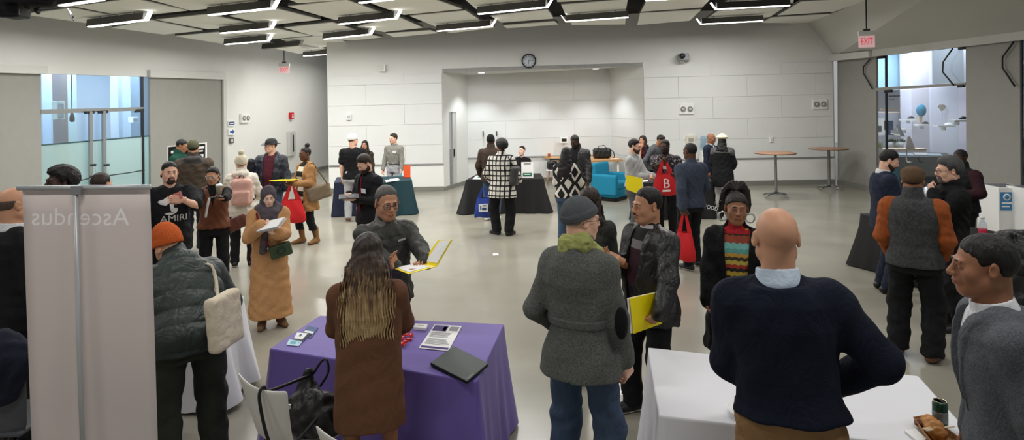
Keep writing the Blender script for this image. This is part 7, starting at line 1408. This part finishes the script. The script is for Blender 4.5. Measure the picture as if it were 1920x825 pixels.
e, f, R = wallbox(655, 219, PB, .13, .17, .05, M_white, 'alarm_strobe', 'white fire-alarm strobe on the back wall left end', 'alarm'); sub(e, 'strobe_lens', MB().lathe(f + R @ np.array([0, 0, .01]), [(.045, 0), (.04, .02), (.02, .03)], 16, 0, R @ rotx(-math.pi / 2)), mat('lens_grey'))
e, f, R = wallbox(1445, 261, PB, .09, .16, .02, M_white, 'wall_switch', 'small white wall switch above the cocktail tables', 'switch'); sub(e, 'rocker', MB().box(f, (.04, .012, .09), R), M_trimw, bevel=.003)
e, f, R = wallbox(1293, 263, PB, .24, .28, .09, mat('dispenser_cream', (222, 216, 198), .5), 'towel_dispenser', 'cream wall dispenser behind the slate-blue sweater man', 'dispenser'); sub(e, 'window_slot', MB().box(f + R @ np.array([0, .003, .02]), (.14, .01, .10), R), mat('slot_grey', (160, 158, 150), .3), bevel=.004); sub(e, 'nozzle', MB().lathe(f + R @ np.array([0, .01, -.09]), [(.03, 0), (.025, .03)], 12), M_dsteel)
p = up(onB(1317, 300, .30), 0); we = empty('water_cooler', tuple(p), 'water cooler with pale blue bottle against the back wall', 'water cooler'); sub(we, 'cooler_body', MB().box(p + UP * .5, (.30, .30, 1.0)), M_white, bevel=.02); sub(we, 'water_bottle', MB().lathe(p + UP * 1.0, [(.06, 0), (.07, .04), (.135, .09), (.135, .36), (.12, .40)], 24), glassmat('bottle_blue', (.72, .84, .92), .1, milk=.25, milkc=(.6, .75, .85))); sub(we, 'tap', MB().box(p + [0, -.17, .82], (.12, .05, .05)), M_blackp)
tq = at(1059, 263.5, 62.5); pnB = (iL * 0 + up(iL, 0), np.array([0, -1.0, 0])); tpt = np.array([tq[0], (iL[1] + iR[1]) / 2 - .05, tq[2]]); te = empty('thermostat', tuple(tpt), 'white control panel with dark screen on the niche wall', 'control panel'); sub(te, 'housing', MB().box(tpt, (.24, .06, .18)), M_white, bevel=.006); sub(te, 'screen', MB().box(tpt + [0, -.033, 0], (.15, .006, .09)), M_blackp)
for px in (907.5, 932): q = at(px, 249, 60.5); q = np.array([q[0], iL[1] - .02, q[2]]); he = empty('coat_hook', tuple(q), 'left metal hook on the niche wall' if px < 920 else 'right metal hook on the niche wall', 'hook', 'hooks on the niche wall'); sub(he, 'plate', MB().box(q, (.06, .03, .17)), M_trimw, bevel=.004); sub(he, 'hook', MB().tube([q + np.array(v) for v in ((0, -.02, .06), (0, -.06, .04), (0, -.06, -.04), (0, -.03, -.06))], .015, 6), M_dsteel)
e, f, R = wallbox(544, 217, PL, .20, .22, .05, M_red, 'fire_alarm_pull', 'small red fire alarm pull station on the left wall', 'fire alarm'); sub(e, 'handle', MB().box(f, (.06, .012, .11), R).box(f + R @ np.array([0, .003, -.05]), (.11, .012, .03), R), M_white)
e, f, R = wallbox(544, 269, PL, .42, .84, .05, M_trimw, 'extinguisher_cabinet', 'recessed white fire extinguisher cabinet on the left wall', 'cabinet'); sub(e, 'door_panel', MB().box(f, (.34, .012, .74), R), mat('cabinet_door', (190, 190, 186), .4), bevel=.004); sub(e, 'glass_slot', MB().box(f + R @ np.array([.03, .008, 0]), (.07, .008, .58), R), M_inkd)
e, f, R = wallbox(431.5, 231.5, PL, .27, .16, .01, M_paper, 'wall_sign', 'small dark blue wall sign, top of the three on the left wall', 'sign'); sub(e, 'blue_field', MB().box(f, (.24, .004, .10), R), mat('sign_navy', (38, 56, 110), .5)); sub(e, 'print', MB().box(f + R @ np.array([0, .003, 0]), (.18, .003, .03), R), M_paper)
e, f, R = wallbox(432, 247, PL, .27, .20, .01, M_paper, 'wall_sign', 'white wall sign with a blue arrow pointing right', 'sign'); q = [f + R @ np.array([a, .002, b]) for a, b in ((-.10, -.03), (.02, -.03), (.02, -.07), (.11, 0), (.02, .07), (.02, .03), (-.10, .03))]; sub(e, 'arrow', MB().prism(q, R @ np.array([0, .004, 0])), mat('arrow_blue', (52, 90, 160), .5))
e, f, R = wallbox(432, 263.5, PL, .17, .16, .01, mat('sign_grey', (96, 98, 96), .5), 'wall_sign', 'small grey square wall sign, lowest of the three', 'sign'); sub(e, 'print', MB().box(f, (.07, .003, .08), R), M_paper)
# ---- hanging exit signs
def exit_sign(px, py, k, w, h, rot, label, top):
    c = at(px, py, k); R = rotz(rot); e = empty('exit_sign', tuple(c), label, 'exit sign', 'hanging exit signs'); sub(e, 'panel', MB().box(c, (w, .02, h), R), mat('exit_panel', (236, 196, 196), .3, emit=.25)); sub(e, 'top_housing', MB().box(c + UP * (h / 2 + .05), (w * 1.04, .07, .10), R), M_trimw, bevel=.006); sub(e, 'canopy_mount', MB().box(c + UP * (h / 2 + .12), (.12, .06, .05), R), M_dsteel)
    sub(e, 'stem', MB().tube([c + UP * (h / 2 + .12), up(c, top)], .013, 8), M_black); t = text('lettering', 'EXIT', h * .82, mat('exit_red', (226, 40, 66), .4, emit=.5), tuple(c + R @ np.array([0, -.012, 0])), R @ np.array([1.0, 0, 0]), UP, e, .002, width=w * .72); t.location = -e.location
exit_sign(533, 131, 62, .30, .20, .2, 'hanging red exit sign at left, before the corridor', ceilz(-7)); exit_sign(1625, 78, 88, .31, .25, -.25, 'hanging red exit sign at right, on a long black stem', ceilz(8) + .05)
# ---- black equipment on the ceiling at top left
c = oncl(62, 8, -.12); se = empty('stage_light', tuple(c), 'black spotlight rig with loose cables on the ceiling at top left', 'spotlight'); k_ = F / c[1]
def pxv(x, y): return at(x, y, k_)
g = G(np.minimum(pxv(-60, 60), pxv(160, -60)) - .4, np.maximum(pxv(-60, 60), pxv(160, -60)) + .4, .022); g.rc(pxv(0, -4), pxv(95, 4), .16, .10); g.rc(pxv(18, 4), pxv(30, 22), .14, .12, .05); g.bx(pxv(28, 22), (.16, .13, .10), .03, .05); g.rc(pxv(60, 2), pxv(112, -6), .12, .07, .04); sdfpart(se, 'lamp_body', g, M_blackp)
sub(se, 'cable', MB().tube([pxv(*q) for q in ((128, 4), (128, 14), (133, 30), (138, 38), (137, 30), (131, 20))], .012, 6), M_black); sub(se, 'cable', MB().tube([pxv(*q) for q in ((66, 14), (68, 19), (73, 25))], .03, 6), M_black); sub(se, 'mount', MB().tube([pxv(62, -2), up(pxv(62, -2), c[2] + .55)], .03), M_black)
# ---- scraps on the floor
sheet('paper_scrap', [(924, 475.5), (934, 475), (935, 478), (925, 479)], .002, M_paper, 'tiny white paper scrap on the open floor', 'paper scrap')
sheet('paper_scrap', [(1152, 740), (1176, 742), (1180, 752), (1156, 754)], .002, mat('pale_scrap', (206, 204, 196), .7), 'pale crumpled scrap by the black boot', 'paper scrap')
# ---- display room beyond the right glass
def dk(px, py, k): return at(px, py, k)
def shelf(px0, px1, py, k, label, d=.25):
    a, b = dk(px0, py, k), dk(px1, py, k); e = empty('wall_shelf', tuple((a + b) / 2), label, 'shelf', 'white display shelves'); sub(e, 'board', MB().prism([a, b, b + [0, d, 0], a + [0, d, 0]], UP * -.05), M_white); sub(e, 'bracket', MB().box((a + b) / 2 + [0, d * .6, -.10], (.03, d * .7, .10)), M_trimw); return (a + b) / 2
shelf(1722, 1746, 233.5, 58, 'white wall shelf under the big blue paddle'); shelf(1759, 1792, 235, 63.5, 'white wall shelf under the beige fan shape'); shelf(1790, 1812, 225, 68, 'short white wall shelf at the right of the display room'); shelf(1694, 1722, 223.5, 57, 'white wall shelf left of the blue paddle'); shelf(1690, 1710, 241, 57, 'low white shelf behind the leaning board')
p = dk(1726.5, 207, 57.5); pe = empty('paddle', tuple(p), 'giant blue paddle with pale handle in the display room', 'paddle'); sub(pe, 'blade', MB().lathe(p, [(.155, 0), (.16, .02), (.155, .04)], 36, 0, np.stack([[1, 0, 0], [0, 0, 1.25], [0, -1.0, 0]], 1)), mat('paddle_blue', (66, 140, 172), .5)); sub(pe, 'handle', MB().prism([dk(1723, 218, 57.2), dk(1730, 218, 57.2), dk(1728, 231, 57.2), dk(1724, 231, 57.2)], np.array([0, .04, 0])), mat('pale_ply', (222, 196, 168), .6))
p = dk(1767, 202, 61.5); fe = empty('fan_ornament', tuple(p), 'beige leaf-shaped ornament on the display room wall', 'ornament'); sub(fe, 'leaf_form', MB().prism([p + np.array([a, 0, b]) for a, b in ((-.13, .05), (-.10, .10), (-.03, .09), (0, .10), (.06, .09), (.12, .05), (.10, -.02), (.03, -.08), (-.02, -.10), (-.05, -.05))], np.array([0, .04, 0])), mat('beige_ply', (170, 160, 148), .8)); sub(fe, 'stem', MB().tube([p + [0, .02, -.08], p + [.01, .02, -.22]], .010, 6), M_trimw)
for x, y, k, lb in ((1735, 230.5, 57.5, 'dark object on the shelf under the blue paddle'), (1708, 220.5, 56.5, 'small dark device on the shelf left of the blue paddle'), (1778, 233, 63, 'pale wedge lying on the shelf under the leaf ornament'), (1806, 221, 67.5, 'small black box on the right display shelf')):
    q = dk(x, y, k); prop('display_item', MB().lathe(q - UP * .03, [(.11, 0), (.12, .02), (.07, .06), (.02, .075)], 16, 0, np.diag([1.0, .6, 1.0])), M_white if 'pale' in lb else M_blackp, lb, 'display item')
p = dk(1667, 235, 62); me_ = empty('monitor', tuple(p), 'small dark blue monitor on the desk in the display room', 'monitor'); sub(me_, 'screen', MB().box(p, (.24, .03, .25)), mat('monitor_blue', (36, 66, 92), .2, emit=.1)); sub(me_, 'bezel', MB().box(p + [0, .012, 0], (.27, .025, .28)), M_blackp, bevel=.008); sub(me_, 'stand', MB().box(p - UP * .2, (.05, .05, .16)).box(p - UP * .28, (.18, .14, .02)), mat('navy_plastic', (34, 58, 110), .5))
de = empty('desk', tuple(up(dk(1680, 300, 61), 0)), 'white and timber desk behind the glass door', 'desk'); a, b = dk(1641, 279, 61), dk(1737, 279, 61); sub(de, 'desk_top', MB().prism([a, b, b + [0, .5, 0], a + [0, .5, 0]], UP * -.04), mat('pale_ply')); a2, b2 = dk(1663, 248, 60), dk(1698, 254, 60); sub(de, 'upper_tray', MB().prism([a2, b2, b2 + [0, .3, 0], a2 + [0, .3, 0]], UP * -.03), M_white); sub(de, 'front_panel', MB().prism([up(a, a[2] - .04), up(b, a[2] - .04), up(b, 0), up(a, 0)], np.array([0, .04, 0])), mat('desk_front', (176, 160, 148), .6)); sub(de, 'side_panel', MB().box(dk(1650, 238, 60), (.26, .05, .52)), M_white); sub(de, 'grey_panel', MB().prism([dk(1640, 211, 54), dk(1708, 212, 54), dk(1708, 242, 54), dk(1640, 240, 54)], np.array([0, .04, 0])), mat('panel_grey', (140, 142, 148), .7)); sub(de, 'counter_edge', MB().prism([dk(1640, 209, 53.6), dk(1708, 210, 53.6), dk(1708, 212.5, 53.6), dk(1640, 211.5, 53.6)], np.array([0, -.1, 0])), mat('pale_ply'))
r = random.Random(3)
for i, x in enumerate((1670, 1680, 1690)):
    q = dk(x, 277, 62); pe = empty('potted_plant', tuple(q), ['small leafy plant in a white pot, left of three behind the glass', 'small leafy plant in a white pot, middle of three behind the glass', 'small leafy plant in a white pot, right of three behind the glass'][i], 'plant', 'three potted plants'); sub(pe, 'pot', MB().lathe(q, [(.055, 0), (.075, .17), (.07, .17)], 18), M_white if i != 1 else M_trimw); mb = MB()
    for k in range(34): d = nrm([r.uniform(-1, 1), r.uniform(-1, 1), r.uniform(.1, 1.2)]); s0 = q + UP * .16; L = r.uniform(.09, .17); t_ = nrm(np.cross(d, [r.uniform(-1, 1), r.uniform(-1, 1), .3])); mb.poly([s0 + d * .02, s0 + d * L * .6 + t_ * .02, s0 + d * L, s0 + d * L * .6 - t_ * .02])
    sub(pe, 'leaves', mb, mat('leaf_green', (58, 84, 50), .6))
prop('display_board', MB().prism([dk(1681, 234, 61), dk(1687, 236, 61), dk(1697, 256, 61), dk(1690, 256, 61)], np.array([0, .04, 0])), mat('grey_board', (128, 126, 132), .7), 'leaning grey board behind the potted plants', 'board')
prop('display_board', MB().prism([dk(1703, 256, 62.5), dk(1707, 256, 62.5), dk(1716, 279, 62.5), dk(1700, 279, 62.5)], np.array([0, .05, 0])), mat('taupe_board', (168, 156, 150), .7), 'tapering taupe board right of the potted plants', 'board')
prop('display_card', MB().prism([dk(1641, 282, 66), dk(1655, 282, 66), dk(1655, 265, 66), dk(1641, 265, 66)], np.array([0, .03, 0])).prism([dk(1644, 277, 66.2), dk(1652, 277, 66.2), dk(1652, 269, 66.2), dk(1644, 269, 66.2)], np.array([0, .01, 0]), 1), [M_paper, mat('card_yellow', (206, 206, 120), .7)], 'white card with yellow print at the left of the glass door', 'card')
prop('display_box', MB().prism([dk(1643, 248, 64), dk(1653, 247, 64), dk(1653, 236, 64), dk(1643, 236, 64)], np.array([0, .05, 0])), mat('grey_board'), 'small grey panel low behind the left of the glass door', 'panel')
q = dk(1679, 180, 50.3); wt = empty('wall_lettering', tuple(q), 'two dark lines of small lettering on the display room wall', 'lettering'); sub(wt, 'line', MB().box(q, (.50, .01, .04)), M_inkd); sub(wt, 'line', MB().box(q + [-.13, 0, -.13], (.22, .01, .025)), M_ink)
r = random.Random(5); q = dk(1670, 207, 52); de2 = empty('model_landscape', tuple(q), 'pale carved model on the high ledge of the display room', 'model'); mb = MB(); [mb.prism([q + np.array([a, 0, 0]), q + np.array([a + .09, 0, 0]), q + np.array([a + .08, 0, .03 + .05 * r.random()]), q + np.array([a + .01, 0, .03 + .05 * r.random()])], np.array([0, .08, 0])) for a in np.arange(-.35, .3, .085)]; mb.prism([q + np.array(v) for v in ((.36, 0, 0), (.48, 0, 0), (.45, 0, .12), (.42, 0, .19), (.40, 0, .1))], np.array([0, .08, 0])); sub(de2, 'carving', mb, mat('pale_ply'))
T = [dk(1668, 287, 70), dk(1775, 286, 73), dk(1786, 292, 79), dk(1676, 294, 77)]; zz_ = T[3][2]; T = [up(p, zz_) for p in T]; draped('draped_table', 'dark-draped table covered with papers just beyond the right glass door', T, mat('navy_black_linen', (22, 28, 36), .7), seed=15)
for i, (u, v, w) in enumerate(((.1, .3, .35), (.4, .2, .3), (.62, .35, .3))):
    q = inset([T[0], T[1], T[2], T[3]], u, v, u + w * .8, v + .45); prop('paper', MB().prism([p + UP * (.004 + .003 * i) for p in q], UP * .003), mat('pale_blue_paper', (196, 212, 222), .7) if i != 1 else M_paper, ['pale blue paper at the left of the dark table beyond the glass', 'white paper in the middle of the dark table beyond the glass', 'pale blue paper at the right of the dark table beyond the glass'][i], 'paper')
